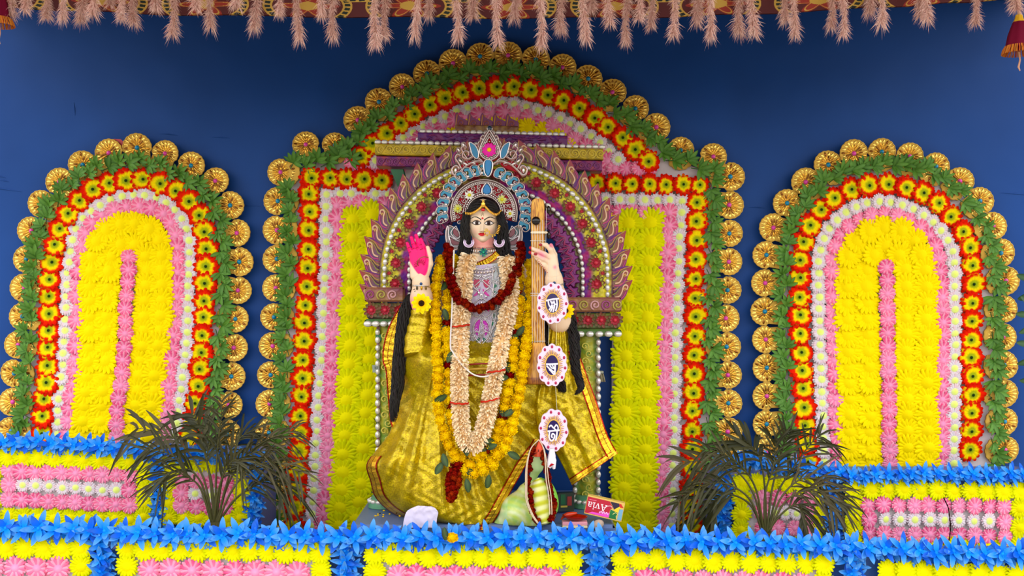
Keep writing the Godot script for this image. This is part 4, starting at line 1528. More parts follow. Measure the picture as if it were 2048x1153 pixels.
func skirt_z(x: float, y: float, u: float) -> float:
	var z: float = lerpf(0.64, 0.80, smoothstep(640, 730, y)) + 0.06 * smoothstep(740, 1050, y)
	z -= (0.20 if u < 0.5 else 0.05) * pow(absf(2.0 * u - 1.0), 3.0)
	z += 0.095 * bump(Vector2((x - 846) / 46.0, (y - 712) / 52.0).length(), 1.0)
	z += 0.03 * bump(Vector2((x - 1040) / 60.0, (y - 770) / 60.0).length(), 1.0)
	var d = Vector2(x - 872, y - 716)
	var ang = atan2(d.y, d.x)
	var far = smoothstep(60, 240, d.length())
	var near = smoothstep(25, 60, d.length()) * (1.0 - far)
	z += (0.012 * sin(ang * 22.0 + 1.4 * sin(ang * 7.0)) + 0.009 * sin(ang * 49.0 + 2.0 * sin(ang * 5.0))) * far * smoothstep(0.2, 0.7, ang) + 0.004 * sin(ang * 31.0 + 2.0) * near
	z += 0.003 * sin(x * 0.21 + 2.0 * sin(y * 0.11)) * sin(y * 0.17)
	return z

func build_statue() -> void:
	# the foil-woven cloth of the saree
	var sc = StandardMaterial3D.new()
	sc.vertex_color_use_as_albedo = true
	sc.metallic = 0.5
	sc.roughness = 0.3
	sc.albedo_texture = noise_tex(0.035, 512, [[0.0, Color(0.72, 0.66, 0.5)], [0.45, Color(0.84, 0.8, 0.6)], [0.55, Color(1, 1, 0.9)], [0.7, Color(0.9, 0.86, 0.6)], [1.0, Color(0.62, 0.56, 0.4)]], false, FastNoiseLite.TYPE_CELLULAR, 4.0, 2)
	sc.normal_enabled = true
	sc.normal_texture = noise_tex(0.02, 512, [], true, FastNoiseLite.TYPE_SIMPLEX_SMOOTH, 9.0, 4)
	sc.normal_scale = 0.5
	sc.uv1_triplanar = true
	sc.uv1_scale = Vector3(6.5, 6.5, 6.5)
	M.saree = sc
	var bm = mat(0.25, 0.75, 0.5)
	bm.normal_enabled = true
	bm.normal_texture = sc.normal_texture
	bm.uv1_triplanar = true
	bm.uv1_scale = Vector3(9, 9, 9)
	M.border = bm
	var o = thing("goddess_statue", P(940, 1050, 0.8), "seated goddess statue in a gold saree with long black hair, right palm raised", "statue")
	# one body: head, neck, trunk, arms and hands
	var body = MB.new()
	var tone = func(p):
		var q = to_px(p)
		var c = K(242, 206, 170)
		if q.y < 530 and absf(q.x - 966) < 50:
			c = c.lerp(K(238, 124, 124), 0.75 * clampf((505 - q.y) / 16.0, 0, 1))
			if absf(q.y - 497 - 0.02 * (q.x - 966)) < 0.8:
				c = K(150, 40, 50)
		if q.x < 870 and q.y > 560:
			c = c.lerp(K(240, 110, 130), 0.8 * clampf((q.y - 585) / 25.0, 0, 1) * clampf((836.0 - q.x) / 10.0, 0, 1))
		return c
	nets(body, [
		[P(966, 474, 0.6), P(967, 512, 0.6), 0.048, 0.052], [P(940, 522, 0.59), P(995, 522, 0.59), 0.058, 0.058], [P(905, 540, 0.57), P(1028, 540, 0.57), 0.06, 0.06],
		[P(966, 545, 0.56), P(966, 720, 0.56), 0.1, 0.12],
		[P(903, 542, 0.58), P(848, 632, 0.66), 0.05, 0.044], [P(848, 632, 0.66), P(843, 596, 0.70), 0.044, 0.043], [P(843, 600, 0.70), P(842, 562, 0.72), 0.043, 0.031], [P(842, 562, 0.72), P(841, 546, 0.715), 0.031, 0.024],
		[P(1030, 542, 0.58), P(1120, 644, 0.71), 0.05, 0.044], [P(1120, 644, 0.71), P(1114, 600, 0.76), 0.044, 0.041], [P(1114, 600, 0.76), P(1108, 560, 0.79), 0.041, 0.031], [P(1108, 560, 0.79), P(1107, 546, 0.79), 0.031, 0.026]], 0.009, 0.03, tone)
	build_head(body)
	# right hand, palm to the front, fingers up
	var pz = 0.725
	var fing = func(pts: Array, ra: float, rb: float) -> Array:
		var out = []
		for k in pts.size() - 1:
			var t0 = float(k) / (pts.size() - 1)
			var t1 = float(k + 1) / (pts.size() - 1)
			out.append([P(pts[k][0], pts[k][1], pts[k][2]), P(pts[k + 1][0], pts[k + 1][1], pts[k + 1][2]), lerpf(ra, rb, t0), lerpf(ra, rb, t1)])
		return out
	var hand = []
	for q in [[825, 528], [834, 526], [843, 526], [850, 528]]:
		hand.append([P(lerpf(q[0], 841, 0.35), 552, pz), P(q[0], 504, pz), 0.022, 0.0145])
	var palm_tone = func(p):
		var q = to_px(p)
		var c = K(243, 208, 172)
		var mid: float = lerpf(826, 845, clampf((q.y - 470) / 80.0, 0, 1))
		var wide: float = 19.0 * (1.0 if q.y < 520 else sqrt(clampf((553.0 - q.y) / 33.0, 0, 1)))
		var e: float = absf(q.x - mid) - wide
		if p.z > pz - 0.004 and e < 3.0:
			c = c.lerp(K(250, 8, 112), clampf(1.0 - e * 0.4, 0, 1) * clampf((p.z - pz + 0.004) / 0.004, 0, 1))
		return c
	hand += fing.call([[850, 505, pz], [846.5, 492, pz + 0.006], [842, 479, pz + 0.012]], 0.0105, 0.0072)
	hand += fing.call([[841, 502, pz], [836.5, 486, pz + 0.006], [832, 471, pz + 0.012]], 0.0108, 0.0075)
	hand += fing.call([[831.5, 503, pz], [826.5, 488, pz + 0.006], [823, 475.5, pz + 0.012]], 0.0104, 0.0072)
	hand += fing.call([[823, 508, pz], [818, 497, pz + 0.006], [814.5, 487, pz + 0.012]], 0.0095, 0.0066)
	hand += fing.call([[849, 548, pz], [858, 528, pz + 0.012], [858, 511, pz + 0.02], [855, 496, pz + 0.022]], 0.022, 0.0095)
	nets(body, hand, 0.0028, 0.0042, palm_tone)
	# left hand, its fingers closing on the strings
	var hz = 0.795
	var lh = []
	for q in [[1102, 516], [1106, 514], [1102, 525], [1100, 537]]:
		lh.append([P(1107, 552, hz), P(q[0], q[1], hz + 0.002), 0.03, 0.0165])
	lh += fing.call([[1105, 512, hz + 0.002], [1101, 499, hz + 0.018], [1092, 490.5, hz + 0.024], [1081, 489, hz + 0.02]], 0.0125, 0.0075)
	lh += fing.call([[1101, 517, hz + 0.006], [1089, 509, hz + 0.026], [1075, 502, hz + 0.03], [1061, 496, hz + 0.024]], 0.0125, 0.0072)
	lh += fing.call([[1098, 526, hz + 0.006], [1086, 518, hz + 0.02], [1073, 511, hz + 0.022], [1060, 505, hz + 0.016]], 0.0118, 0.0072)
	lh += fing.call([[1096, 539, hz], [1088, 531, hz + 0.012], [1080, 523, hz + 0.014], [1071, 514.5, hz + 0.014]], 0.0115, 0.0072)
	lh += fing.call([[1111, 530, hz - 0.012], [1109, 510, hz - 0.016], [1102, 491, hz - 0.012]], 0.014, 0.0085)
	var hand_tone = func(p):
		var q = to_px(p)
		var c = K(243, 208, 172)
		c = c.lerp(K(240, 110, 150), 0.85 * bump(Vector2(q.x - 1083, (q.y - 510) * 1.4 - (q.x - 1083) * 0.5).length(), 10))
		c = c.lerp(K(240, 90, 140), 0.7 * bump(Vector2(q.x - 1110, q.y - 535).length(), 4))
		c = c.lerp(K(240, 100, 140), 0.8 * clampf((498 - q.y) / 6, 0, 1) * clampf((q.x - 1097) / 3, 0, 1))
		c = c.lerp(K(170, 10, 30), clampf((1063.5 - q.x) / 1.0, 0, 1))
		return c
	nets(body, lh, 0.0028, 0.0045, hand_tone)
	part("body", body, M.skin, o)
	# painted lines and nails
	var ln = MB.new()
	for f in [[842, 490], [833, 487], [825, 489], [818, 496]]:
		for k in 2:
			ln.tube([P(f[0] - 3.4 + k, f[1] + 1 + 9 * k, pz + 0.0145), P(f[0] + k * 1.2, f[1] - 0.6 + 9 * k, pz + 0.0165), P(f[0] + 3 + k, f[1] - 1.6 + 9 * k, pz + 0.0145)], 0.0011, 4, K(170, 6, 50))
	for k in 10:
		var a = lerpf(-2.9, 0.1, k / 9.0) - 0.4
		var c = Vector2(840, 532)
		var d = Vector2(cos(a), sin(a))
		ln.tube([P(c.x + d.x * 6, c.y + d.y * 6, pz + 0.0222), P(c.x + d.x * 12, c.y + d.y * 13, pz + 0.0205)], 0.0011, 4, K(176, 6, 56))
	for q in [[1081, 490, 0.03], [1071, 508.5, 0.034]]:
		ln.ball(P(q[0], q[1], hz + q[2]), Vector3(0.008, 0.006, 0.003), K(160, 8, 26), 8, 5)
	for k in 9:
		ln.tube([P(1074 + 2.4 * k, 521 + 3.2 * k, hz + 0.028), P(1076.5 + 2.4 * k, 519.5 + 3.2 * k, hz + 0.028)], 0.0012, 4, K(190, 30, 50))
	part("painted_lines", ln, M.paint, o)
	build_saree(o)
	build_hair_and_jewels(o)

func build_saree(o: Node3D) -> void:
	var hue = func(x, y, _u, _v): return mottle(Vector2(x, y), K(236, 208, 10), K(206, 182, 8), 0.03)
	var left = curve([812, 640, 800, 672, 798, 720, 790, 780, 786, 830, 779, 866, 756, 897, 733, 929, 740, 962, 752, 998, 788, 1029, 840, 1044, 900, 1054, 950, 1062])
	var right = curve([1060, 640, 1078, 680, 1092, 730, 1098, 790, 1098, 840, 1090, 878, 1074, 902, 1056, 926, 1036, 960, 1018, 992, 1000, 1024, 986, 1048, 982, 1062])
	var sk = MB.new()
	drape(sk, left, right, 150, 130, func(x, y, u, _v): return skirt_z(x, y, u), 0.5, hue)
	for k in sk.v.size():
		sk.v[k].y = maxf(sk.v[k].y, 0.767)
	var saree = part("saree", sk, M.saree, o)
	var red = K(170, 24, 10)
	var gold = K(250, 196, 40)
	var bd = MB.new()
	var szf = func(x, y, u, _v): return skirt_z(x, y, u)
	hem(bd, left, right, szf, 0, 0.5, 0.9, 21.0, 60, red, gold)
	hem(bd, left, right, szf, 1, 0.42, 0.99, 23.0, 80, red, gold)
	# the pallu's edge seen behind the long lock of hair
	var flat = func(_x, _y): return 0.62
	border(bd, curve([800, 612, 779, 650, 767, 690, 765, 722, 771, 742, 775, 790, 780, 840, 788, 866]), 24, -1.0, flat, red, gold)
	# right drape over the arm and knee
	var dl = curve([1100, 638, 1094, 690, 1082, 740, 1070, 790, 1068, 830, 1084, 872, 1110, 905, 1128, 938, 1144, 972])
	var dr = curve([1136, 636, 1148, 672, 1160, 712, 1172, 745, 1184, 778, 1197, 815, 1210, 856, 1222, 884, 1236, 907])
	var dz = func(x, y, u, _v):
		var z: float = lerpf(0.68, 0.76, smoothstep(640, 800, y)) + 0.02 * smoothstep(800, 960, y)
		z += 0.05 * sqrt(maxf(0.0, 1.0 - pow(2.0 * u - 0.9, 2.0)))
		z += 0.010 * sin(u * 15.0 + 1.6 * sin(y * 0.012) + 1.0) * smoothstep(650, 760, y) + 0.004 * sin(u * 37.0 + y * 0.03)
		z += 0.004 * sin(x * 0.19 + 2.0 * sin(y * 0.13)) * sin(y * 0.15)
		return z
	var dm = MB.new()
	drape(dm, dl, dr, 60, 90, dz, 0.62, hue)
	part("drape", dm, M.saree, o)
	hem(bd, dl, dr, dz, 1, 0.2, 1.0, 19.0, 60, red, gold)
	hem(bd, dl, dr, dz, 2, 0.0, 1.0, 17.0, 30, red, gold)
	part("gold_border", bd, M.border, saree)
	# bodice, collar and waist bands
	var bo = MB.new()
	var bl = curve([900, 536, 886, 570, 892, 620, 902, 670, 900, 720, 890, 780])
	var br = curve([1030, 536, 1046, 570, 1040, 620, 1030, 670, 1032, 720, 1044, 780])
	drape(bo, bl, br, 40, 50, func(x, y, u, _v): return 0.585 + 0.095 * sqrt(maxf(0.0, 1.0 - pow(2.0 * u - 1.0, 2.0))) + 0.05 * smoothstep(660, 740, y) + 0.003 * sin(y * 0.3 + x * 0.05), 0.5, hue)
	part("bodice", bo, M.saree, o)
	var co = MB.new()
	border(co, curve([955, 538, 966, 534, 980, 527, 992, 519, 1000, 511]), 13, -1.0, func(x, _y): return 0.672 + 0.006 * bump(x - 975, 14), K(176, 20, 10), K(236, 190, 40))
	part("collar", co, M.border, o)
	var wb = MB.new()
	for y in [728, 738, 750]:
		var pts = []
		for k in 21:
			var x: float = lerpf(925, 1020, k / 20.0)
			pts.append(P(x, y + 0.0016 * pow(x - 972, 2.0), 0.828 + 0.02 * sqrt(maxf(0.0, 1.0 - pow((x - 972) / 60.0, 2.0)))))
		wb.tube(pts, 0.0035 if y != 738 else 0.006, 6, K(168, 24, 14) if y != 738 else K(220, 170, 40))
	part("waist_band", wb, M.satin, o)
	# the short sleeve of the raised arm
	var sl = MB.new()
	var pts = curve([846, 624, 842, 650, 836, 680, 836, 712]).map(func(q): return P(q.x, q.y, 0.675 + 0.0006 * (q.y - 624)))
	var rad = range(pts.size()).map(func(k): return 0.05 + 0.0022 * sin(k * 1.3) + 0.01 * k / pts.size())
	sl.tube(pts, rad, 24, K(226, 198, 10))
	part("sleeve", sl, M.saree, o)

func build_hair_and_jewels(o: Node3D) -> void:
	var h = MB.new()
	# the cap: two puffs over the brow and a mass behind the neck
	h.ball(P(965, 428, 0.57), Vector3(0.078, 0.075, 0.06), K(22, 16, 15), 20, 12)
	for s in [-1.0, 1.0]:
		h.ball(P(965.5 + 15 * s, 412, 0.63), Vector3(0.036, 0.022, 0.038), K(24, 17, 16), 14, 9, Basis(Vector3.BACK, -0.55 * s))
		for k in 16:
			var a = k / 15.0
			var pts = []
			for j in 9:
				var t = j / 8.0
				var x = lerpf(2.0, 34.0, t)
				var y = lerpf(403.0 + 13.0 * a, 424.0 + 8.0 * a, pow(t, 1.6)) + R(-0.6, 0.6)
				var p = P(965.5 + x * s, y, 0.655)
				p.z = 0.61 + 0.07 * sqrt(maxf(0.05, 1.0 - pow(x / 36.0, 2.0))) + 0.003 * sin(j * 2.0 + k)
				pts.append(p)
			h.tube(pts, 0.0038, 5, K(16, 11, 10).lerp(K(34, 25, 22), R(0, 1)))
	var run = func(flat: Array, z0: float, z1: float, rad: Array, n: int, wave: float):
		var c = curve(flat)
		var pts = []
		for k in c.size():
			pts.append(P(c[k].x, c[k].y, lerpf(z0, z1, k / float(c.size() - 1))))
		lock(h, pts, rad, n * 2, wave, 1.0)
	run.call([934, 424, 930, 450, 931, 475, 928, 500, 922, 520, 914, 545], 0.635, 0.66, [0.012, 0.018, 0.022, 0.03, 0.03], 60, 0.004)
	run.call([999, 424, 1005, 450, 1006, 475, 1008, 500, 1016, 520, 1024, 545], 0.635, 0.66, [0.012, 0.02, 0.026, 0.03, 0.03], 60, 0.004)
	run.call([945, 488, 938, 508, 925, 530, 912, 560], 0.61, 0.66, [0.02, 0.03, 0.03], 40, 0.004)
	run.call([990, 488, 1000, 508, 1012, 530, 1026, 560], 0.61, 0.66, [0.02, 0.03, 0.03], 40, 0.004)
	run.call([880, 540, 868, 580, 862, 620, 862, 665, 866, 700], 0.6, 0.68, [0.02, 0.03, 0.026, 0.018], 60, 0.006)
	run.call([824, 590, 815, 615, 808, 650, 803, 690, 798, 730, 795, 770, 790, 805, 786, 845], 0.64, 0.74, [0.018, 0.03, 0.029, 0.027, 0.024, 0.02, 0.01], 110, 0.006)
	run.call([1134, 612, 1141, 640, 1147, 670, 1150, 700, 1150, 730, 1156, 755, 1162, 775, 1152, 790], 0.70, 0.83, [0.012, 0.02, 0.02, 0.018, 0.014, 0.01, 0.006], 60, 0.006)
	run.call([1080, 620, 1086, 660, 1090, 700, 1100, 740, 1118, 765, 1126, 786], 0.66, 0.835, [0.016, 0.02, 0.02, 0.024, 0.022, 0.01], 60, 0.006)
	run.call([1046, 520, 1058, 560, 1066, 600, 1072, 640], 0.6, 0.66, [0.02, 0.024, 0.02], 40, 0.005)
	part("hair", h, M.hair, o)
	var g = MB.new()
	var gold = K(244, 186, 70)
	# brow chain with its pendant
	var chain = curve([929, 427, 941, 428, 951, 424, 960, 417, 966, 411, 974, 418, 982, 426, 993, 430, 1002, 423])
	for k in range(0, chain.size(), 2):
		var q: Vector2 = chain[k]
		var z = 0.612 + 0.078 * sqrt(maxf(0.05, 1.0 - pow((q.x - 965.5) / 38.0, 2.0)))
		g.ball(P(q.x, q.y, z), Vector3(0.0028, 0.006, 0.003), gold, 6, 4)
		g.ball(P(q.x, q.y - 2.0, z), Vector3(0.004, 0.003, 0.003), K(220, 150, 40), 6, 4)
	g.ball(P(966.5, 409, 0.692), Vector3(0.009, 0.014, 0.006), gold, 10, 7)
	g.ball(P(966.5, 403, 0.688), Vector3(0.006, 0.008, 0.006), gold, 10, 7)
	part("brow_chain", g, M.foil, o)
	g = MB.new()
	# nose ring and its chain
	var arc = func(c: Vector2, r: float, z: float, a0: float, a1: float):
		return range(13).map(func(k): return P(c.x + cos(lerpf(a0, a1, k / 12.0)) * r, c.y + sin(lerpf(a0, a1, k / 12.0)) * r, z))
	g.tube(arc.call(Vector2(973.5, 466), 5.0, 0.693, 0.0, TAU), 0.0012, 5, K(240, 190, 60), false)
	g.tube(arc.call(Vector2(973, 461), 3.0, 0.695, 0.0, TAU), 0.0018, 5, K(240, 190, 60), false)
	g.tube([P(978, 466, 0.692), P(982, 470, 0.689), P(987, 470, 0.682), P(992, 467, 0.668), P(997, 460, 0.65)], 0.0016, 5, K(240, 190, 60))
	for q in [[974, 471], [985, 473], [979, 464], [990, 471]]:
		g.ball(P(q[0], q[1], 0.69 - 0.0009 * maxf(0, q[0] - 978)), Vector3(0.003, 0.005, 0.003), K(240, 190, 60), 6, 4)
	for k in 6:
		g.ball(P(999.0 - 0.9 * k, 452.0 + 3.0 * k, 0.668), Vector3(0.008, 0.0026, 0.003), gold, 6, 4, Basis(Vector3.BACK, -0.5))
	part("nose_ring", g, M.foil, o)
	var rb = MB.new()
	rb.ball(P(966, 420, 0.69), Vector3(0.009, 0.007, 0.004), K(200, 10, 20), 10, 6)
	part("red_gem", rb, M.gloss, o)
	for s in [[937.5, 485], [998.5, 484.5]]:
		var er = MB.new()
		for j in 3:
			var pts = []
			var rr = []
			for k in 25:
				var t = k / 24.0
				var a = lerpf(-0.55, PI + 0.55, t)
				var r = 6.2 + 2.0 * j
				pts.append(P(s[0] + cos(a) * r, s[1] + sin(a) * r, 0.668))
				rr.append(0.0031 * pow(sin(PI * clampf(t, 0.06, 0.94)), 0.4))
			er.tube(pts, rr, 6, K(226, 204, 222) if j != 1 else K(190, 160, 186))
		part("earring", er, M.silver, o)
	# choker and its green flower
	var ck = MB.new()
	for j in 15:
		var a = lerpf(-1.25, 1.25, j / 14.0)
		var x = 967.0 + sin(a) * 31.0
		var z = 0.6 + 0.062 * cos(a)
		ck.ball(P(x, 503.0 - 3.0 * absf(sin(a)) + 2.0, z), Vector3(0.0032, 0.009, 0.003), K(210, 200, 190), 6, 4)
	for y in [499, 507]:
		ck.tube(range(21).map(func(k): return P(967 + sin(lerpf(-1.3, 1.3, k / 20.0)) * 31.0, y - 3.0 * absf(sin(lerpf(-1.3, 1.3, k / 20.0))), 0.598 + 0.062 * cos(lerpf(-1.3, 1.3, k / 20.0)))), 0.002, 5, K(200, 186, 176))
	part("choker", ck, M.silver, o)
	var gm = MB.new()
	petals(gm, 9, 0.1, 1.0, 0.0, 0.15, 0.24, 0.3, func(t, k): return K(10, 120, 100).lerp(K(40, 170, 110), t) if k % 2 else K(6, 90, 110), [0.0, 0.4, 0.8, 1.0], 0.4, -0.15)
	dome(gm, 0.3, 0.1, 0.2, K(60, 200, 140), K(10, 130, 100))
	put("green_gem", gm.mesh(), M.gloss, o, Transform3D(Basis.from_scale(Vector3.ONE * 9.5 * S(0.68)), P(967, 505, 0.672)))
	# bracelets
	for s in [[842, 564, 0.72, 0.033, -0.06], [1108.5, 562, 0.79, 0.033, 0.1]]:
		var bc = MB.new()
		for j in 4:
			var c = P(s[0], s[1] + 3.5 * j, s[2])
			var ring = []
			for k in 25:
				var a = TAU * k / 24
				var r: float = s[3] + 0.0012 * j
				ring.append(c + Vector3(cos(a) * r, sin(a) * r * 0.18 * (1 if j % 2 else -0.6) + cos(a) * r * s[4], sin(a) * r))
			bc.tube(ring, 0.0024, 5, K(214, 206, 198), false)
		for k in 3:
			if s[0] < 1000:
				bc.ball(P(s[0] - 8 + 9 * k, s[1] + 12.5, s[2] + 0.037 - 0.004 * absf(k - 1)), Vector3(0.0045, 0.009, 0.003), [K(90, 80, 60), K(190, 140, 30), K(120, 90, 40)][k], 8, 6)
		part("bracelet", bc, M.silver, o)
		var gem = MB.new()
		gem.ball(P(s[0], s[1] + 4, s[2] + 0.036), Vector3(0.0065, 0.006, 0.004), K(10, 60, 110), 10, 6)
		part("blue_gem", gem, M.gloss, o)
	var tick = MB.new()
	for k in 5:
		tick.tube([P(826 + 2.4 * k, 580 + 3.6 * k, 0.742), P(830 + 2.4 * k, 578.5 + 3.6 * k, 0.744)], 0.0012, 4, K(50, 40, 40))
		tick.tube([P(1126 + 1.0 * k, 632 + 3.0 * k, 0.75), P(1131 + 1.0 * k, 630 + 3.0 * k, 0.75)], 0.0012, 4, K(50, 40, 40))
	part("armlet_marks", tick, M.matte, o)
	# loose thin bangle round the thumb
	var bg = MB.new()
	bg.tube(range(25).map(func(k): return P(849.5 + cos(TAU * k / 24) * 14.5, 526.0 + sin(TAU * k / 24) * 12.0, 0.745 + 0.02 * cos(TAU * k / 24 + 2.0))), 0.0018, 6, K(150, 110, 60), false)
	tag(part("bangle", bg, M.foil, self), "thin brass bangle hooked round the thumb of the raised pink palm", "bangle")
	# sunflowers on the arms
	for s in [[843, 607, 0.775, 21.0, "yellow cloth sunflower tied on the raised right arm"], [1132, 622, 0.77, 17.0, "yellow cloth sunflower half hidden behind the topmost medallion"]]:
		var sf = MB.new()
		petals(sf, 11, 0.2, 1.0, 0.0, -0.04, 0.26, 0.2, func(t, _k): return K(250, 200, 6).lerp(K(252, 226, 20), t), [0.0, 0.3, 0.6, 0.85, 1.0], 0.6, 0.06)
		petals(sf, 10, 0.2, 0.8, 0.06, 0.1, 0.24, 0.5, func(t, _k): return K(240, 170, 6).lerp(K(252, 224, 20), t), [0.0, 0.3, 0.6, 0.85, 1.0], 0.6, 0.06)
		var f = thing("sunflower", P(s[0], s[1], s[2]), s[4], "flower")
		put("petals", sf.mesh(), M.petal, f, Transform3D(Basis.from_scale(Vector3.ONE * s[3] * S(s[2])), P(s[0], s[1], s[2])))
		var ct = MB.new()
		dome(ct, 0.3, 0.1, 0.14, K(20, 12, 8), K(60, 30, 10))
		put("seed_head", ct.mesh(), M.matte, f, Transform3D(Basis.from_scale(Vector3.ONE * s[3] * S(s[2])), P(s[0], s[1], s[2])))
	build_breastplate(o)

func build_breastplate(_o: Node3D) -> void:
	var o = thing("breastplate", P(965, 690, 0.7), "silver filigree breastplate with pink and green inlays on the statue's chest", "ornament")
	var zf = func(x): return 0.70 + 0.018 * sqrt(maxf(0.0, 1.0 - pow((x - 968) / 42.0, 2.0)))
	var l = curve([946, 532, 940, 552, 938, 600, 936, 650, 938, 676, 946, 692, 960, 698])
	var r = curve([1000, 526, 1008, 552, 1005, 592, 1000, 630, 994, 660, 984, 684, 962, 698])
	var pl = MB.new()
	drape(pl, l, r, 26, 50, func(x, _y, _u, _v): return zf.call(x), 0.69, func(x, y, _u, _v): return mottle(Vector2(x, y), K(186, 160, 186), K(196, 186, 196), 0.1) if x < 984 else K(186, 190, 190))
	part("plate", pl, M.satin, o)
	var ft = MB.new()
	var wire = func(flat: Array, w: float, hh := 0.004, both := true):
		for m in ([1.0, -1.0] if both else [1.0]):
			var pts = []
			for q in curve(flat):
				var x: float = 963.0 + (q.x - 963.0) * m
				pts.append(P(x, q.y, zf.call(x) + hh))
			ft.tube(pts, w * 0.0011, 5, K(214, 206, 206).lerp(K(236, 228, 226), R(0, 1)))
			for k in range(0, pts.size(), 3):
				ft.ball(pts[k] + Vector3(0, 0, 0.002), Vector3.ONE * w * 0.0015, K(230, 222, 222), 5, 4)
	wire.call([963, 552, 970, 558, 978, 556, 982, 562, 978, 576, 968, 584, 963, 600], 2.2)
	wire.call([963, 560, 972, 568, 984, 580, 986, 600], 2.0)
	wire.call([963, 596, 972, 602, 980, 612, 982, 626, 972, 634, 963, 628], 2.2)
	wire.call([963, 634, 974, 644, 980, 660, 976, 676, 963, 690], 2.2)
	wire.call([963, 670, 972, 664, 980, 668, 984, 676], 2.0)
	wire.call([963, 640, 967, 656, 966, 672], 1.8)
	wire.call([950, 536, 963, 540, 976, 538, 990, 534], 2.4)
	wire.call([946, 548, 963, 553, 980, 550], 2.2)
	for q in [[986, 540, 986, 560, 988, 600, 984, 640, 976, 680], [992, 536, 998, 560, 996, 600, 990, 640, 980, 674], [986, 560, 996, 566, 1000, 580, 992, 590, 986, 584], [988, 600, 996, 606, 994, 620, 986, 626], [984, 640, 992, 640, 988, 656, 980, 660], [988, 570, 984, 590, 986, 612]]:
		wire.call(q, 2.1, 0.004, false)
	for k in 40:
		var t = k / 39.0
		for e in [l, r]:
			var q: Vector2 = at_u(e, t)
			ft.ball(P(q.x, q.y, zf.call(q.x) + 0.003), Vector3.ONE * 0.0034, K(226, 218, 218), 6, 4)
	for k in 7:
		ft.ball(P(950 + 6.2 * k, 545 - 0.2 * k * k + 0.8 * k, zf.call(952 + 6 * k) + 0.004), Vector3(0.006, 0.006, 0.003), K(190, 170, 160), 8, 5)
	for q in [[957, 586], [972, 594], [963, 606], [968, 622], [956, 620], [963, 590], [990, 622], [965, 682], [991, 598]]:
		ft.ball(P(q[0], q[1], zf.call(q[0]) + 0.004), Vector3(0.005, 0.007, 0.005), K(240, 232, 236), 8, 6)
	for k in 95:
		var t = R(0.06, 0.97)
		var a: Vector2 = at_u(l, t)
		var b: Vector2 = at_u(r, t)
		var q = a.lerp(b, R(0.06, 0.94))
		ft.tube(scroll_pts(q, R(3.0, 5.0), R(1.0, 1.5), R(0, TAU), 1.0 if k % 2 else -1.0, 11).map(func(p): return P(p.x, p.y, zf.call(p.x) + 0.0035)), 0.0014, 5, K(206, 196, 202).lerp(K(232, 224, 226), R(0, 1)))
	part("filigree", ft, M.silver, o)
	var chip = func(called: String, flat: Array, col: Color):
		var c = MB.new()
		var poly = PackedVector2Array()
		var mid = Vector2.ZERO
		for k in range(0, flat.size(), 2):
			mid += Vector2(flat[k], flat[k + 1]) / (flat.size() / 2.0)
		var o3 = P(mid.x, mid.y, zf.call(mid.x))
		for q in curve(flat, true):
			var p = P(q.x, q.y, o3.z)
			poly.append(Vector2(p.x - o3.x, p.y - o3.y))
		if Geometry2D.is_polygon_clockwise(poly):
			poly.reverse()
		c.slab(poly, 0.0022, col, Basis.IDENTITY, o3, 0.0005)
		part(called, c, M.gloss, o)
	for m in [1.0, -1.0]:
		var fx = func(flat: Array): return range(flat.size()).map(func(k): return 963.0 + (flat[k] - 963.0) * m if k % 2 == 0 else flat[k])
		chip.call("pink_inlay", fx.call([967, 560, 977, 560, 979, 568, 974, 576, 968, 572]), K(176, 16, 70))
		chip.call("pink_inlay", fx.call([966, 578, 972, 584, 979, 592, 974, 592, 967, 586]), K(206, 30, 150))
		chip.call("pink_inlay", fx.call([970, 610, 978, 616, 978, 624, 971, 618]), K(214, 40, 170))
		chip.call("pink_inlay", fx.call([966, 640, 974, 646, 977, 660, 971, 672, 968, 656]), K(196, 24, 176))
		chip.call("green_inlay", fx.call([966, 676, 974, 680, 970, 688]), K(10, 110, 76))
	for q in [[990, 572], [994, 610], [988, 632], [986, 648], [990, 586], [981, 666], [946, 680]]:
		chip.call("green_inlay", [q[0] - 3, q[1] - 4, q[0] + 4, q[1], q[0] - 2, q[1] + 4], K(10, 112, 76))

# ---------------------------------------------------------------- crown
const CZ := 0.6
func C(px: float, py: float, dz: float) -> Vector3:
	return P(px, py, CZ) + Vector3(0, 0, dz)

func outline_on(flat: Array, closed := true) -> PackedVector2Array:
	var poly = PackedVector2Array()
	for q in curve(flat, closed):
		var p = C(q.x, q.y, 0)
		poly.append(Vector2(p.x, p.y))
	if Geometry2D.is_polygon_clockwise(poly):
		poly.reverse()
	return poly

func crown_slab(o: Node3D, called: String, flat: Array, z0: float, depth: float, col: Color, m: Material) -> void:
	var mb = MB.new()
	mb.slab(outline_on(flat), depth, col, Basis.IDENTITY, Vector3(0, 0, CZ + z0), minf(0.002, depth * 0.4))
	part(called, mb, m, o)

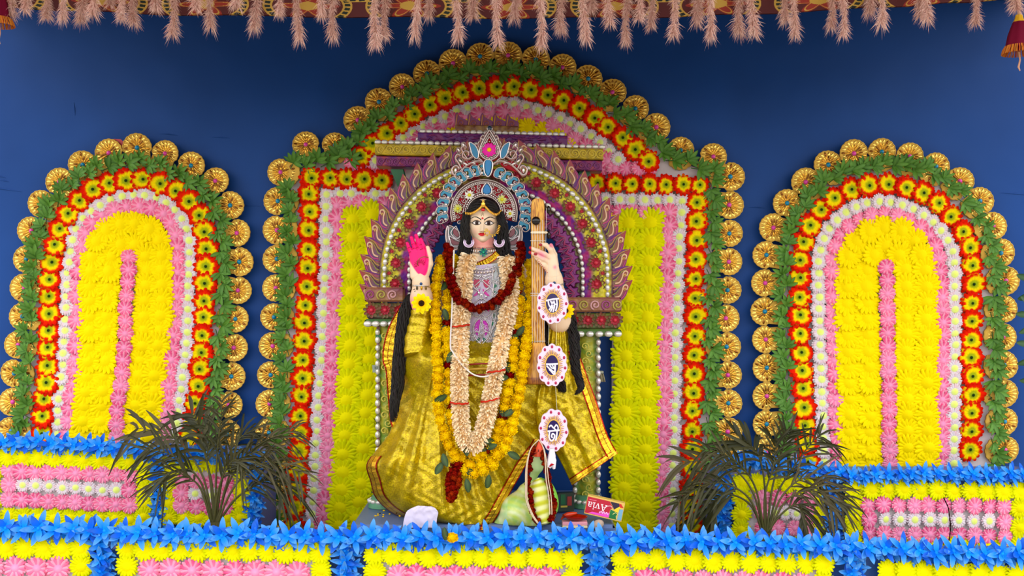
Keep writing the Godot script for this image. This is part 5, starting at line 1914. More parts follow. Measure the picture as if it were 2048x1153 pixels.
func build_crown() -> void:
	var s = S(CZ)
	var o = thing("crown", C(967, 445, 0), "tall silver filigree crown with blue paisleys and a pink flower on the statue's head", "crown")
	var silver = K(186, 168, 160)
	var cx = 968.0
	var cy = 426.0
	var ring = func(r: float, a0: float, a1: float, n: int, dz: float): return range(n + 1).map(func(k): return C(cx + cos(lerpf(a0, a1, k / float(n))) * r, cy - sin(lerpf(a0, a1, k / float(n))) * r, dz))
	# plate: a half ring of red cloth
	var flat = []
	for k in 33:
		var a = lerpf(-0.28, PI + 0.28, k / 32.0)
		flat += [cx + cos(a) * 66.0, cy - sin(a) * 66.0]
	for k in 25:
		var a = lerpf(PI + 0.3, -0.3, k / 24.0)
		flat += [cx + cos(a) * 33.0, cy - sin(a) * 33.0]
	crown_slab(o, "red_backing", flat, -0.006, 0.008, K(150, 22, 34), M.matte)
	var f = MB.new()
	for q in [[66.0, 1.9], [62.5, 1.3], [58.5, 1.6], [41.0, 1.6], [33.5, 2.0], [37.0, 1.3]]:
		f.tube(ring.call(q[0], -0.28, PI + 0.28, 60, 0.004), q[1] * s, 6, silver.lerp(K(150, 132, 124), R(0, 0.6)))
	for k in 58:
		var a = lerpf(-0.25, PI + 0.25, k / 57.0)
		f.ball(C(cx + cos(a) * 60.6, cy - sin(a) * 60.6, 0.006), Vector3(1.7, 1.4, 1.4) * s, K(236, 226, 220), 6, 4)
		if k % 2 == 0:
			f.ball(C(cx + cos(a) * 37.0, cy - sin(a) * 37.0, 0.006), Vector3(2.1, 2.1, 1.6) * s, K(232, 218, 212), 6, 4)
	# scrollwork inside the band
	for k in 15:
		var a = lerpf(-0.2, PI + 0.2, k / 14.0)
		for r in [46.0, 53.0]:
			f.tube(scroll_pts(Vector2(cx + cos(a + 0.06 * (r - 50)) * r, cy - sin(a + 0.06 * (r - 50)) * r), 5.0, 1.3, -a + (0.0 if r < 50 else PI), 1.0 if k % 2 else -1.0, 12).map(func(p): return C(p.x, p.y, 0.005)), 1.1 * s, 5, silver)
	# the swelling scrolls above the paisleys
	for m in [-1.0, 1.0]:
		var mx = func(x): return 979.0 + m * x
		var w = func(flat2: Array, r: float):
			f.tube(curve(flat2).map(func(q): return C(mx.call(q.x), q.y, -0.002)), r * s, 6, silver)
			f.tube(curve(flat2).map(func(q): return C(mx.call(q.x), q.y + 2.6, 0.0)), r * 0.6 * s, 5, K(170, 120, 110))
		w.call([4, 330, 20, 322, 40, 327, 56, 340, 66, 350, 74, 346, 74, 336, 66, 331, 60, 338], 2.2)
		w.call([14, 322, 30, 312, 44, 318, 54, 312, 50, 302, 42, 304, 42, 310], 1.9)
		w.call([56, 338, 62, 326, 68, 316, 64, 308, 58, 312], 1.8)
		w.call([44, 318, 52, 306, 56, 296, 50, 290, 46, 296], 1.7)
		w.call([18, 300, 23, 290, 20, 282, 14, 284], 1.5)
		w.call([14, 290, 18, 278, 13, 270, 9, 276], 1.5)
		w.call([8, 274, 9, 266, 4, 262, 2, 268], 1.4)
		for q in [[36, 305, 3.4, 0.5], [58, 322, 3.2, 0.6], [48, 328, 3.4, 1.0], [26, 316, 3.0, 1.2], [62, 300, 3.0, 0.4], [52, 290, 3.0, 0.2], [68, 341, 3.6, 0.0], [18, 292, 2.4, 0.4], [14, 279, 2.4, 0.4], [32, 326, 2.8, 1.2]]:
			f.ball(C(mx.call(q[0]), q[1], 0.0), Vector3(q[2] * 0.8, q[2] * 1.5, 2.0) * s, K(226, 212, 206), 8, 6, Basis(Vector3.BACK, -m * q[3]))
			f.tube(range(13).map(func(k): return C(mx.call(q[0]) + cos(TAU * k / 12) * q[2] * 1.5 - m * sin(q[3]) * 0, q[1] + sin(TAU * k / 12) * q[2] * 2.0, -0.002)), 0.8 * s, 4, K(176, 150, 140), false)
	# spire: nested drops round a pink flower
	for q in [[1.0, 2.2], [0.82, 1.4], [0.66, 1.6]]:
		var pts = []
		for k in 41:
			var t = TAU * k / 40.0
			var rr: float = 20.0 * q[0]
			var yy = cos(t)
			pts.append(C(979 + sin(t) * rr * (1.0 if yy < 0 else pow(1.0 - yy, 0.55)), 300 - (yy * 40.0 if yy > 0 else yy * 20.0) * q[0], 0.006))
		f.tube(pts, q[1] * s, 6, silver, false)
	for k in 22:
		var t = TAU * k / 22.0
		f.ball(C(979 + sin(t) * 16.5, 300 - cos(t) * 16.5 + 0.5, 0.008), Vector3.ONE * 1.6 * s, K(230, 220, 214), 6, 4)
	f.ball(C(979.5, 257.5, 0.0), Vector3(6.2, 6.8, 2.5) * s, K(196, 180, 172), 12, 7)
	part("filigree", f, M.silver, o)
	crown_slab(o, "spire_backing", [979, 262, 990, 282, 999, 300, 994, 318, 979, 324, 964, 318, 959, 300, 968, 282], -0.006, 0.006, K(168, 24, 30), M.matte)
	for m in [-1.0, 1.0]:
		var fl = [979 + m * 22, 326, 979 + m * 46, 322, 979 + m * 60, 334, 979 + m * 70, 346, 979 + m * 52, 344, 979 + m * 30, 336]
		crown_slab(o, "scroll_backing", fl, -0.008, 0.005, K(160, 30, 40), M.matte)
		crown_slab(o, "blue_leaf", [979 + m * 24, 318, 979 + m * 22, 306, 979 + m * 28, 292, 979 + m * 40, 285, 979 + m * 38, 298, 979 + m * 33, 312], 0.0, 0.007, K(30, 120, 160), M.satin)
		var rim = MB.new()
		rim.tube(curve([979 + m * 24, 318, 979 + m * 22, 306, 979 + m * 28, 292, 979 + m * 40, 285, 979 + m * 38, 298, 979 + m * 33, 312], true).map(func(q): return C(q.x, q.y, 0.007)), 1.4 * s, 5, K(216, 200, 196), false)
		part("leaf_rim", rim, M.silver, o)
	var top = MB.new()
	top.ball(C(979.5, 257.5, 0.006), Vector3(4.4, 5.0, 2.0) * s, K(20, 44, 66), 10, 7)
	part("dark_gem", top, M.gloss, o)
	var pf = MB.new()
	petals(pf, 11, 0.2, 1.0, 0.0, 0.06, 0.24, 0.0, func(t, _k): return K(240, 60, 170).lerp(K(226, 40, 150), t), [0.0, 0.3, 0.6, 0.85, 1.0], 0.2, 0.08)
	dome(pf, 0.3, 0.08, 0.14, K(246, 220, 30), K(230, 170, 20))
	put("pink_flower", pf.mesh(), M.petal, o, Transform3D(Basis.from_scale(Vector3.ONE * 15 * s), C(978.5, 300.5, 0.012)))
	# ring of paisleys
	for hand in [1.0, -1.0]:
		var blue = MB.new()
		var poly = PackedVector2Array()
		for q in curve([0, -8, 6, -6, 7.5, 1, 4, 8, -4, 11, -7, 7, -1, 5, -1, 0, -5, -3], true):
			poly.append(Vector2(q.x * hand * 1.15 + 0.6 * hand, q.y * 1.12) * s)
		if Geometry2D.is_polygon_clockwise(poly):
			poly.reverse()
		blue.slab(poly, 0.005, K(36, 128, 158), Basis.IDENTITY, Vector3.ZERO, 0.0015)
		var sv = MB.new()
		var loop = func(fl2: Array, r: float, cl: bool): sv.tube(curve(fl2, cl).map(func(q): return Vector3(q.x * hand * s, q.y * s, 0.004)), r * s, 5, silver, not cl)
		loop.call([0, -10, 7.5, -8, 9.5, 1, 5.5, 10, -4, 14, -11, 9, -10, 2, -5, 1, -3, 5, -6, 6], 1.25, false)
		loop.call([0, -10, -6, -8, -9, -2, -10, 3], 1.0, false)
		loop.call([-2, -7, -7, -3], 1.1, false)
		sv.ball(Vector3(-3.5 * hand, -4.5, 1.8) * s, Vector3(3.0, 3.0, 2.0) * s, K(222, 208, 202), 8, 5)
		M["paisley%d" % int(hand)] = [blue.mesh(), sv.mesh()]
	for k in 20:
		var a = lerpf(-0.30, PI + 0.12, k / 19.0)
		if absf(a - 1.47) < 0.09:
			continue
		var hand = 1.0 if a > PI / 2 else -1.0
		var t = Transform3D(Basis(Vector3.BACK, a - PI / 2), C(cx + cos(a) * 82.0, cy - sin(a) * 84.0, 0.0))
		var pa = put("paisley", M["paisley%d" % int(hand)][1], M.silver, o, t)
		var inl = MeshInstance3D.new()
		inl.name = "blue_inlay"
		inl.mesh = M["paisley%d" % int(hand)][0]
		inl.material_override = M.satin
		pa.add_child(inl, true)
	crown_slab(o, "blue_drop", [976, 319, 983, 326, 981, 344, 976, 352, 971, 344, 970, 326], 0.002, 0.008, K(24, 122, 176), M.satin)
	crown_slab(o, "blue_drop", [974, 369, 981, 378, 980, 386, 974, 389, 967, 386, 967, 378], 0.004, 0.007, K(20, 116, 176), M.satin)
	var dr = MB.new()
	for q in [[976, 319, 985, 326, 983, 345, 976, 354, 969, 345, 968, 326], [974, 366, 983, 378, 982, 388, 974, 391, 965, 388, 965, 378]]:
		dr.tube(curve(q, true).map(func(p): return C(p.x, p.y, 0.008)), 1.6 * s, 5, K(216, 202, 196), false)
	part("drop_rims", dr, M.silver, o)
	# little flowers
	for q in [[939, 391, 10.5, 0], [916, 418, 9.5, 1], [1004, 400, 9.5, 1], [1020, 428, 9.0, 0]]:
		var d = MB.new()
		petals(d, 10, 0.2, 1.0, 0.0, 0.1, 0.2, R(0, 1), func(t, k): return (K(236, 228, 214) if q[3] == 0 else K(214, 214, 120)).lerp(K(170, 150, 90), 0.3 * (k % 2)), [0.0, 0.35, 0.7, 1.0], 0.3, 0.06)
		dome(d, 0.36, 0.08, 0.16, K(232, 226, 50), K(200, 180, 40))
		put("daisy", d.mesh(), M.petal, o, Transform3D(facing(0, Vector2(R(-0.2, 0.2), R(-0.2, 0.2)), q[2] * s), C(q[0], q[1], 0.01)))
	# wings beside the neck
	for m in [-1.0, 1.0]:
		var mx = func(x): return 968.0 + m * x
		var wf = [mx.call(72), 452, mx.call(76), 476, mx.call(70), 496, mx.call(58), 500, mx.call(46), 492, mx.call(44), 474, mx.call(54), 460]
		crown_slab(o, "wing", wf, -0.012, 0.006, K(150, 136, 136), M.satin)
		crown_slab(o, "maroon_inlay", [mx.call(68), 476, mx.call(64), 488, mx.call(54), 490, mx.call(47), 486, mx.call(58), 482], -0.006, 0.003, K(120, 16, 46), M.gloss)
		crown_slab(o, "maroon_inlay", [mx.call(58), 456, mx.call(62), 466, mx.call(54), 474, mx.call(50), 470], -0.006, 0.003, K(130, 20, 44), M.gloss)
		crown_slab(o, "blue_inlay", [mx.call(66), 456, mx.call(70), 466, mx.call(64), 472, mx.call(62), 462], -0.006, 0.003, K(40, 84, 84), M.gloss)
		var wr = MB.new()
		wr.tube(curve(wf, true).map(func(p): return C(p.x, p.y, -0.005)), 1.9 * s, 6, silver, false)
		for q in [[70, 472, 64, 492, 50, 494, 44, 486, 56, 480, 70, 472], [56, 452, 66, 466, 56, 478, 48, 472, 56, 452], [72, 452, 70, 478, 66, 480], [60, 500, 64, 510, 58, 518, 52, 512], [48, 494, 40, 502, 46, 512]]:
			var fl3 = range(q.size()).map(func(k): return mx.call(q[k]) if k % 2 == 0 else q[k])
			wr.tube(curve(fl3).map(func(p): return C(p.x, p.y, -0.003)), 1.3 * s, 5, K(214, 204, 204))
		part("wing_rim", wr, M.silver, o)

# ---------------------------------------------------------------- garlands
func rough_blossom(n: int, col: Callable, spread: float) -> ArrayMesh:
	# a ball of crumpled petals, radius 1
	var mb = MB.new()
	mb.ball(Vector3.ZERO, Vector3.ONE * 0.72, (col as Callable).call(0.0), 10, 7)
	for k in n:
		var y = 1.0 - 2.0 * (k + 0.5) / n
		var a = k * 2.39996
		var r = sqrt(maxf(0.0, 1.0 - y * y))
		var d = Vector3(cos(a) * r, y, sin(a) * r)
		var t = d.cross(Vector3(R(-1, 1), R(-1, 1), R(-1, 1))).normalized()
		var u = d.cross(t)
		var len = R(0.86, 1.06)
		var w = spread * R(0.8, 1.2)
		var c0: Color = (col as Callable).call(R(0, 1))
		var root = d * 0.62
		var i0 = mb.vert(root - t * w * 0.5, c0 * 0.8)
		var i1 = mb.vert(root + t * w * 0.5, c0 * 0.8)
		var i2 = mb.vert(d * len - t * w + u * R(-0.12, 0.12), c0)
		var i3 = mb.vert(d * len + t * w + u * R(-0.12, 0.12), c0)
		var i4 = mb.vert(d * (len + 0.07) + u * R(0.0, 0.16), c0)
		mb.quad(i0, i1, i3, i2)
		mb.tri(i2, i3, i4)
	return mb.mesh()

func leaf_mesh(col: Color) -> ArrayMesh:
	var mb = MB.new()
	var rows = []
	for t in [0.0, 0.15, 0.35, 0.6, 0.85, 1.0]:
		var w = 0.26 * pow(sin(PI * clampf(0.04 + 0.92 * t, 0, 1)), 0.7)
		var z = 0.16 * sin(t * 2.6)
		rows.append([Vector3(-w, t, z + 0.05), Vector3(0, t, z), Vector3(w, t, z + 0.05)])
	mb.sheet(rows, rows.map(func(_r): return [col, col.lerp(K(120, 150, 80), 0.25), col * 0.9]))
	return mb.mesh()

func build_garlands() -> void:
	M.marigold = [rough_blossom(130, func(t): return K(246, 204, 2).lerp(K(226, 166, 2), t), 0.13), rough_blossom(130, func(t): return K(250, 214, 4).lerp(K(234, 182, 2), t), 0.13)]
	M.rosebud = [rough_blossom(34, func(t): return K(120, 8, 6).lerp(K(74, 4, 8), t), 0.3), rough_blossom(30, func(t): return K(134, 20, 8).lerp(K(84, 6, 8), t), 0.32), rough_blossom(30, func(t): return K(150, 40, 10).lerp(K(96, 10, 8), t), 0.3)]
	M.leaflet = [leaf_mesh(K(32, 50, 16)), leaf_mesh(K(22, 36, 14))]
	# depth of the front of the figure, where garlands lie
	var front = func(y): return lerpf(0.705, 0.74, smoothstep(520, 640, y)) + 0.165 * smoothstep(640, 735, y) + 0.02 * smoothstep(740, 1000, y)
	# marigolds
	var o = thing("marigold_garland", P(945, 925, 0.9), "long thick garland of yellow marigolds with red roses and leaves looped over the statue", "garland")
	var path = curve([894, 522, 886, 560, 883, 620, 885, 680, 887, 740, 889, 800, 895, 848, 912, 890, 938, 916, 966, 918, 990, 900, 1008, 868, 1020, 820, 1030, 770, 1038, 710, 1044, 650, 1048, 590, 1051, 535])
	var k = 0
	for q in along(path, 16.5):
		var nn = Vector2(-q[1].y, q[1].x)
		for s in [-1.0, 1.0]:
			var wide: float = 11.5
			var p: Vector2 = q[0] + nn * s * wide + q[1] * (s * 4.0) + Vector2(R(-2, 2), R(-2, 2))
			var z: float = front.call(p.y) + R(-0.006, 0.01) - (0.03 if p.y < 600 else 0.0)
			var inner: bool = s < 0.0
			if inner and k % 5 == 3:
				put("rose", M.rosebud[rng.randi() % 3], M.petal, o, Transform3D(facing(R(0, 6), Vector2.ZERO, 10.5 * S(z)), P(p.x, p.y, z)))
				for j in 2:
					put("leaf", M.leaflet[j], M.leaf, o, Transform3D(facing(R(0, TAU), Vector2(R(-0.5, 0.5), R(-0.7, 0.2)), 25 * S(z)), P(p.x + R(-4, 4), p.y + R(-6, 6), z + 0.016)))
			else:
				var sz: float = R(11.5, 14.5) * S(z)
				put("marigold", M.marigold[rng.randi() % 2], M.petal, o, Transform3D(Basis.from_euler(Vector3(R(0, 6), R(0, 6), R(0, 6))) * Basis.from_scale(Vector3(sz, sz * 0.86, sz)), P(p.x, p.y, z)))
		k += 1
	for q in [[930, 940], [947, 946], [966, 941], [913, 918], [1000, 905], [1012, 862], [985, 930]]:
		var z: float = front.call(q[1]) + 0.004
		put("marigold", M.marigold[rng.randi() % 2], M.petal, o, Transform3D(Basis.from_euler(Vector3(R(0, 6), R(0, 6), R(0, 6))) * Basis.from_scale(Vector3.ONE * 12.5 * S(z)), P(q[0], q[1], z)))
	for q in [[932, 958, 3.3], [978, 950, 3.0], [990, 886, 1.2], [886, 908, 3.6], [886, 925, 2.6], [930, 935, 4.0], [894, 790, 2.0], [1015, 905, 4.2]]:
		var z: float = front.call(q[1]) + 0.014
		put("leaf", M.leaflet[0 if q[0] > 890 else 0], M.leaf, o, Transform3D(facing(q[2], Vector2(R(-0.4, 0.4), R(-0.4, 0.4)), 28 * S(z)), P(q[0], q[1], z)))
	k = 0
	for q in along(curve([914, 930, 909, 950, 906, 972, 903, 996]), 9.0):
		for j in 3:
			var z: float = front.call(q[0].y) + R(0.0, 0.014)
			var w: float = [5.0, 7.0, 9.0, 9.5, 9.0, 7.5, 5.0, 3.0, 2.0][mini(k, 8)]
			put("rose", M.rosebud[rng.randi() % 3], M.petal, o, Transform3D(Basis.from_euler(Vector3(R(0, 6), R(0, 6), 0)) * Basis.from_scale(Vector3.ONE * 8.5 * S(z)), P(q[0].x + w * (j - 1), q[0].y + R(-3, 3), z)))
		k += 1
	# tuberoses
	var t = thing("tuberose_garland", P(945, 900, 0.92), "cream tuberose garland with red thread ties hanging in a long loop on the statue", "garland")
	var tp = curve([938, 510, 930, 545, 926, 590, 922, 640, 920, 700, 919, 770, 921, 830, 928, 872, 944, 893, 962, 870, 974, 830, 984, 780, 993, 735, 1002, 690, 1012, 645, 1020, 595, 1018, 550, 1012, 514])
	var pm = MB.new()
	var total = along(tp, 2.6)
	for e in total:
		var c: Vector2 = e[0]
		var z: float = front.call(c.y) + 0.028
		var tn = Vector3(e[1].x, -e[1].y, 0)
		var rad = 17.0 * S(z)
		var sd = tn.cross(Vector3.BACK).normalized()
		for j in 13:
			var a = PI * (j + R(0, 1)) / 13.0 * 1.3 - 0.45
			var d = (sd * cos(a) + Vector3.BACK * sin(a) * 0.8 + tn * R(-0.25, 0.2)).normalized()
			var len = rad * R(0.82, 1.14)
			var col = K(255, 228, 178).lerp(K(250, 206, 146), R(0, 1)).lerp(K(255, 244, 222), R(0, 0.6))
			var root = P(c.x, c.y, z) + d * rad * 0.25 + tn * R(-1, 1) * 0.003
			var side = d.cross(Vector3(R(-1, 1), R(-1, 1), R(-1, 1))).normalized() * 0.0042
			var mid = root + d * len * 0.55
			var tip = root + d * len * 0.82 + Vector3(0, -0.004, 0)
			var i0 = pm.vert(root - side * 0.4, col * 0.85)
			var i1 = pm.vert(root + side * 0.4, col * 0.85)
			var i2 = pm.vert(mid - side, col)
			var i3 = pm.vert(mid + side, col)
			var i4 = pm.vert(tip - side * 0.7, col)
			var i5 = pm.vert(tip + side * 0.7, col)
			pm.quad(i0, i1, i3, i2)
			pm.quad(i2, i3, i5, i4)
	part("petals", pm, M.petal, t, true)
	var core = MB.new()
	core.tube(tp.map(func(q): return P(q.x, q.y, front.call(q.y) + 0.028)), 0.014, 8, K(236, 190, 130))
	part("core", core, M.petal, t)
	for q in [[921, 652, 0.1], [919, 806, -0.05], [992, 742, 0.12], [980, 800, 0.2]]:
		var b = MB.new()
		var z: float = front.call(q[1]) + 0.03
		var pts = []
		for j in 15:
			var a = lerpf(-0.3, PI + 0.3, j / 14.0)
			pts.append(P(q[0], q[1], z) + Vector3(cos(a) * 17.5 * S(z), cos(a) * q[2] * 0.04 + 0.002 * sin(j * 2.0), sin(a) * 0.042))
		b.tube(pts, 0.0038, 6, K(196, 40, 16))
		part("red_tie", b, M.matte, t)
	var th = MB.new()
	th.tube(curve([908, 500, 906, 560, 904, 620, 901, 690, 906, 705, 922, 728, 944, 748, 966, 754, 990, 748, 1010, 735]).map(func(q): return P(q.x, q.y, front.call(q.y) + 0.05)), 0.0034, 6, K(226, 214, 206))
	part("white_cord", th, M.matte, t)
	# roses
	var r = thing("rose_garland", P(960, 620, 0.78), "short dark red rose garland lying across the statue's chest", "garland")
	for e in along(curve([896, 492, 896, 515, 899, 545, 905, 572, 913, 592, 926, 607, 942, 614, 960, 617, 976, 613, 993, 602, 1012, 581, 1026, 559, 1036, 535, 1041, 512, 1040, 490]), 8.2):
		var nn = Vector2(-e[1].y, e[1].x)
		for j in 2:
			var p: Vector2 = e[0] + nn * R(-5.5, 5.5)
			var mid: float = absf(p.x - 968)
			var z: float = front.call(p.y) + lerpf(0.03, 0.074, smoothstep(18, 28, mid)) - 0.07 * smoothstep(60, 72, mid)
			if p.y > 590:
				z -= 0.012
			put("rose", M.rosebud[rng.randi() % 3], M.petal, r, Transform3D(Basis.from_euler(Vector3(R(0, 6), R(0, 6), R(0, 6))) * Basis.from_scale(Vector3.ONE * R(6.2, 8.6) * S(z)), P(p.x, p.y, z)))

# ---------------------------------------------------------------- veena
func build_veena() -> void:
	var z = 0.755
	var wood = StandardMaterial3D.new()
	wood.vertex_color_use_as_albedo = true
	wood.roughness = 0.35
	wood.albedo_texture = noise_tex(0.012, 512, [[0.0, Color(0.6, 0.45, 0.3)], [0.4, Color(0.92, 0.85, 0.7)], [0.5, Color(1, 1, 0.95)], [0.62, Color(0.95, 0.88, 0.75)], [0.7, Color(0.66, 0.5, 0.34)], [1.0, Color(0.97, 0.9, 0.8)]])
	wood.uv1_triplanar = true
	wood.uv1_scale = Vector3(9, 1.2, 9)
	var o = thing("veena", P(1075, 765, z), "golden wooden stringed veena held upright in the statue's left hand", "musical instrument")
	var col = K(236, 176, 62)
	var nb = MB.new()
	var rows = []
	for q in curve([398, 6, 402, 11, 412, 13.4, 440, 13.6, 560, 13.2, 660, 13.6, 690, 14.5]):
		var x0: float = 1075.5
		var line = []
		for e in [[-1, -0.02], [-1, 0.01], [-0.8, 0.018], [0.8, 0.018], [1, 0.01], [1, -0.02]]:
			line.append(P(x0 + q.y * e[0], q.x, z) + Vector3(0, 0, e[1]))
		rows.append(line)
	nb.sheet(rows, rows.map(func(_r): return col), true)
	part("neck", nb, wood, o)
	var bb = MB.new()
	rows = []
	var cols = []
	for q in [[686, 1062, 1090, 0.0], [705, 1061, 1096, 0.006], [725, 1055, 1103, 0.02], [745, 1048, 1108, 0.03], [752, 1046, 1108, 0.032], [754, 1044, 1109, 0.036], [764, 1044, 1109, 0.036], [767, 1046, 1107, 0.03], [768, 1050, 1104, 0.0]]:
		var line = []
		for k in 16:
			var a = TAU * k / 16
			var e = Vector2(signf(cos(a)) * pow(absf(cos(a)), 0.6), signf(sin(a)) * pow(absf(sin(a)), 0.6))
			line.append(P(lerpf(q[1], q[2], 0.5 + 0.5 * e.x), q[0], z + 0.05) + Vector3(0, 0, e.y * (0.035 + q[3])))
		rows.append(line)
		cols.append(col if q[0] < 753 else K(176, 112, 30))
	bb.sheet(rows, cols, true)
	part("sound_box", bb, wood, o)
	var st = MB.new()
	for k in 5:
		var x = 1065.0 + 5.0 * k
		st.tube([P(x, 440, z + 0.024), P(x, 466, z + 0.03), P(x - 0.6 + 0.2 * k, 730, z + 0.085), P(x - 0.5, 752, z + 0.075)], 0.0008, 4, K(226, 220, 210))
	st.tube([P(1093, 416, z + 0.016), P(1091, 520, z + 0.024), P(1088, 690, z + 0.05)], 0.0007, 4, K(226, 220, 210))
	part("strings", st, M.silver, o)
	var nt = MB.new()
	nt.box(P(1076, 465.5, z + 0.022), Vector3(0.062, 0.011, 0.016), K(236, 214, 176), Basis.IDENTITY, 0.003)
	nt.ball(P(1090, 465.5, z + 0.02), Vector3(0.012, 0.006, 0.006), K(236, 214, 176), 8, 6)
	part("nut", nt, M.satin, o)
	var fr = MB.new()
	for y in [482, 587, 592, 683, 688]:
		fr.tube([P(1061, y, z), P(1062, y, z + 0.016), P(1075, y + 0.3, z + 0.0215), P(1088.5, y, z + 0.016), P(1090, y, z)], 0.0018, 5, K(222, 210, 190))
	part("fret_ties", fr, M.matte, o)
	var pg = MB.new()
	pg.ball(P(1072, 442, z + 0.03), Vector3(0.0185, 0.0185, 0.016), K(26, 18, 16), 14, 9)
	part("peg", pg, M.gloss, o)
	for y in [420, 470]:
		var sp = MB.new()
		sp.tube([P(1086, y - 1, z), P(1093, y, z)], 0.003, 6, K(30, 20, 18))
		sp.ball(P(1097, y, z), Vector3(0.008, 0.018, 0.012), K(26, 18, 16), 10, 8)
		part("peg", sp, M.gloss, o)
	var br = MB.new()
	br.ball(P(1064, 729, z + 0.08), Vector3(0.011, 0.012, 0.008), K(226, 218, 206), 10, 7)
	part("bridge", br, M.satin, o)

# ---------------------------------------------------------------- medallions on threads
func build_medallions() -> void:
	var z = 0.9
	var s = S(z)
	var data = [[1105, 607, 31, 41, 11, 0.12, "topmost of three oval medallions hanging in front of the veena"], [1104, 731, 30, 42, 11, 0.0, "middle one of three oval medallions, over the veena's sound box"], [1107, 861, 29, 42, 10, 0.2, "lowest of three oval medallions, above the swan's beak"]]
	for n in 3:
		var d: Array = data[n]
		var c = P(d[0], d[1], z)
		var o = thing("medallion", c, "pale pink scalloped " + d[6], "medallion", "oval medallions")
		var lobes: int = d[4]
		var poly = PackedVector2Array()
		for k in 88:
			var a = TAU * k / 88
			var r = 0.93 + 0.09 * absf(cos((a - PI / 2 - d[5]) * lobes / 2.0))
			poly.append(Vector2(cos(a) * d[2], sin(a) * d[3]) * r * s * 1.02)
		var pl = MB.new()
		pl.slab(poly, 0.006, K(238, 208, 222), Basis.IDENTITY, c - Vector3(0, 0, 0.003), 0.0015, K(206, 176, 190))
		part("plate", pl, M.satin, o)
		var ry = MB.new()
		for k in 46:
			var a = TAU * k / 46
			var e = R(0.66, 0.76)
			var p0 = c + Vector3(cos(a) * d[2] * 0.5, sin(a) * d[3] * 0.5, 0.0045 / s * s) + Vector3(0, 0, 0.0)
			var p1 = c + Vector3(cos(a) * d[2] * e, sin(a) * d[3] * e, 0.0045)
			p0 = c + Vector3(cos(a) * d[2] * 0.48 * s, sin(a) * d[3] * 0.5 * s, 0.004)
			p1 = c + Vector3(cos(a) * d[2] * e * s, sin(a) * d[3] * e * s, 0.004)
			ry.tube([p0, p0.lerp(p1, 0.5), p1], [0.0016, 0.0022, 0.0012], 5, [K(216, 160, 60), K(190, 130, 90), K(236, 190, 90), K(176, 120, 100)][k % 4])
		ry.tube(range(41).map(func(k): return c + Vector3(cos(TAU * k / 40) * d[2] * 0.46 * s, sin(TAU * k / 40) * d[3] * 0.5 * s, 0.0045)), 0.0024, 6, K(232, 180, 70), false)
		part("gold_rays", ry, M.satin, o, true)
		var ov = MB.new()
		var op = PackedVector2Array()
		for k in 40:
			op.append(Vector2(cos(TAU * k / 40) * d[2] * 0.45, sin(TAU * k / 40) * d[3] * 0.49) * s)
		ov.slab(op, 0.0045, K(40, 22, 84), Basis.IDENTITY, c, 0.0008)
		part("dark_oval", ov, M.gloss, o)
		for k in lobes:
			var a = TAU * k / lobes + PI / 2 + d[5]
			var g = MB.new()
			g.ball(c + Vector3(cos(a) * d[2] * 0.88 * s, sin(a) * d[3] * 0.88 * s, 0.004), Vector3(2.5, 3.2, 1.8) * s, K(176, 8, 76), 8, 6)
			part("ruby", g, M.gloss, o)
		# the written sign, in strokes
		var w = MB.new()
		var stroke = func(flat: Array, r: float):
			w.tube(curve(flat).map(func(q): return c + Vector3(q.x * s, -q.y * s, 0.006)), r * s, 6, K(238, 226, 238), true, 0.5)
		if n == 0:
			stroke.call([-13, -5, 0, -8, 13, -9], 1.9)
			stroke.call([-9, -5, -6, 6, 2, 10], 1.5)
			stroke.call([-4, -5, 0, 6, -4, 17], 1.6)
			stroke.call([3, -7, -2, 5, -7, 14], 1.6)
			stroke.call([2, -7, 4, 4, 1, 18], 1.6)
			stroke.call([8, -8, 9, 4, 6, 16], 1.7)
			stroke.call([2, 6, 6, 2, 9, 4], 1.3)
		elif n == 1:
			stroke.call([-12, -2, 0, -2, 12, -3], 2.1)
			stroke.call([-11, 1, -5, 7, 4, 14], 1.7)
			stroke.call([-5, -1, -1, 5, 5, 7], 1.5)
			stroke.call([0, -1, 3, 4, 5, 5], 1.3)
			stroke.call([6, -2, 6, 8, 5, 19], 1.9)
			stroke.call([-6, 8, -2, 12, 4, 19], 1.5)
		else:
			stroke.call([-12, 2, 0, 1, 12, 0], 1.9)
			stroke.call([-9, -6, -5, -10, 0, -5, 6, -12], 1.6)
			stroke.call([0, -5, 3, -2, 7, 1], 1.5)
			stroke.call([6, -11, 9, -6, 8, 2], 1.4)
			stroke.call([-8, 3, -9, 14, -5, 21, 0, 18, 2, 10, -2, 7, -4, 12, -2, 15], 1.7)
			stroke.call([7, 2, 6, 12, 4, 21], 1.8)
		part("sign", w, M.satin, o)
		var th = MB.new()
		if n < 2:
			for x in ([-7, 8] if n == 0 else [7]):
				th.tube([c + Vector3(x * s, -d[3] * 0.95 * s, 0), P(data[n + 1][0] + x, data[n + 1][1] - data[n + 1][3] * 0.95, z)], 0.0009, 4, K(216, 206, 170))
		if n == 0:
			th.tube([c + Vector3(-8 * s, 38 * s, 0), P(1097, 500, 0.79)], 0.0007, 4, K(216, 206, 190))
			th.tube([c + Vector3(8 * s, 38 * s, 0), P(1112, 520, 0.79)], 0.0007, 4, K(216, 206, 190))
		if n < 2:
			part("thread", th, M.matte, o)

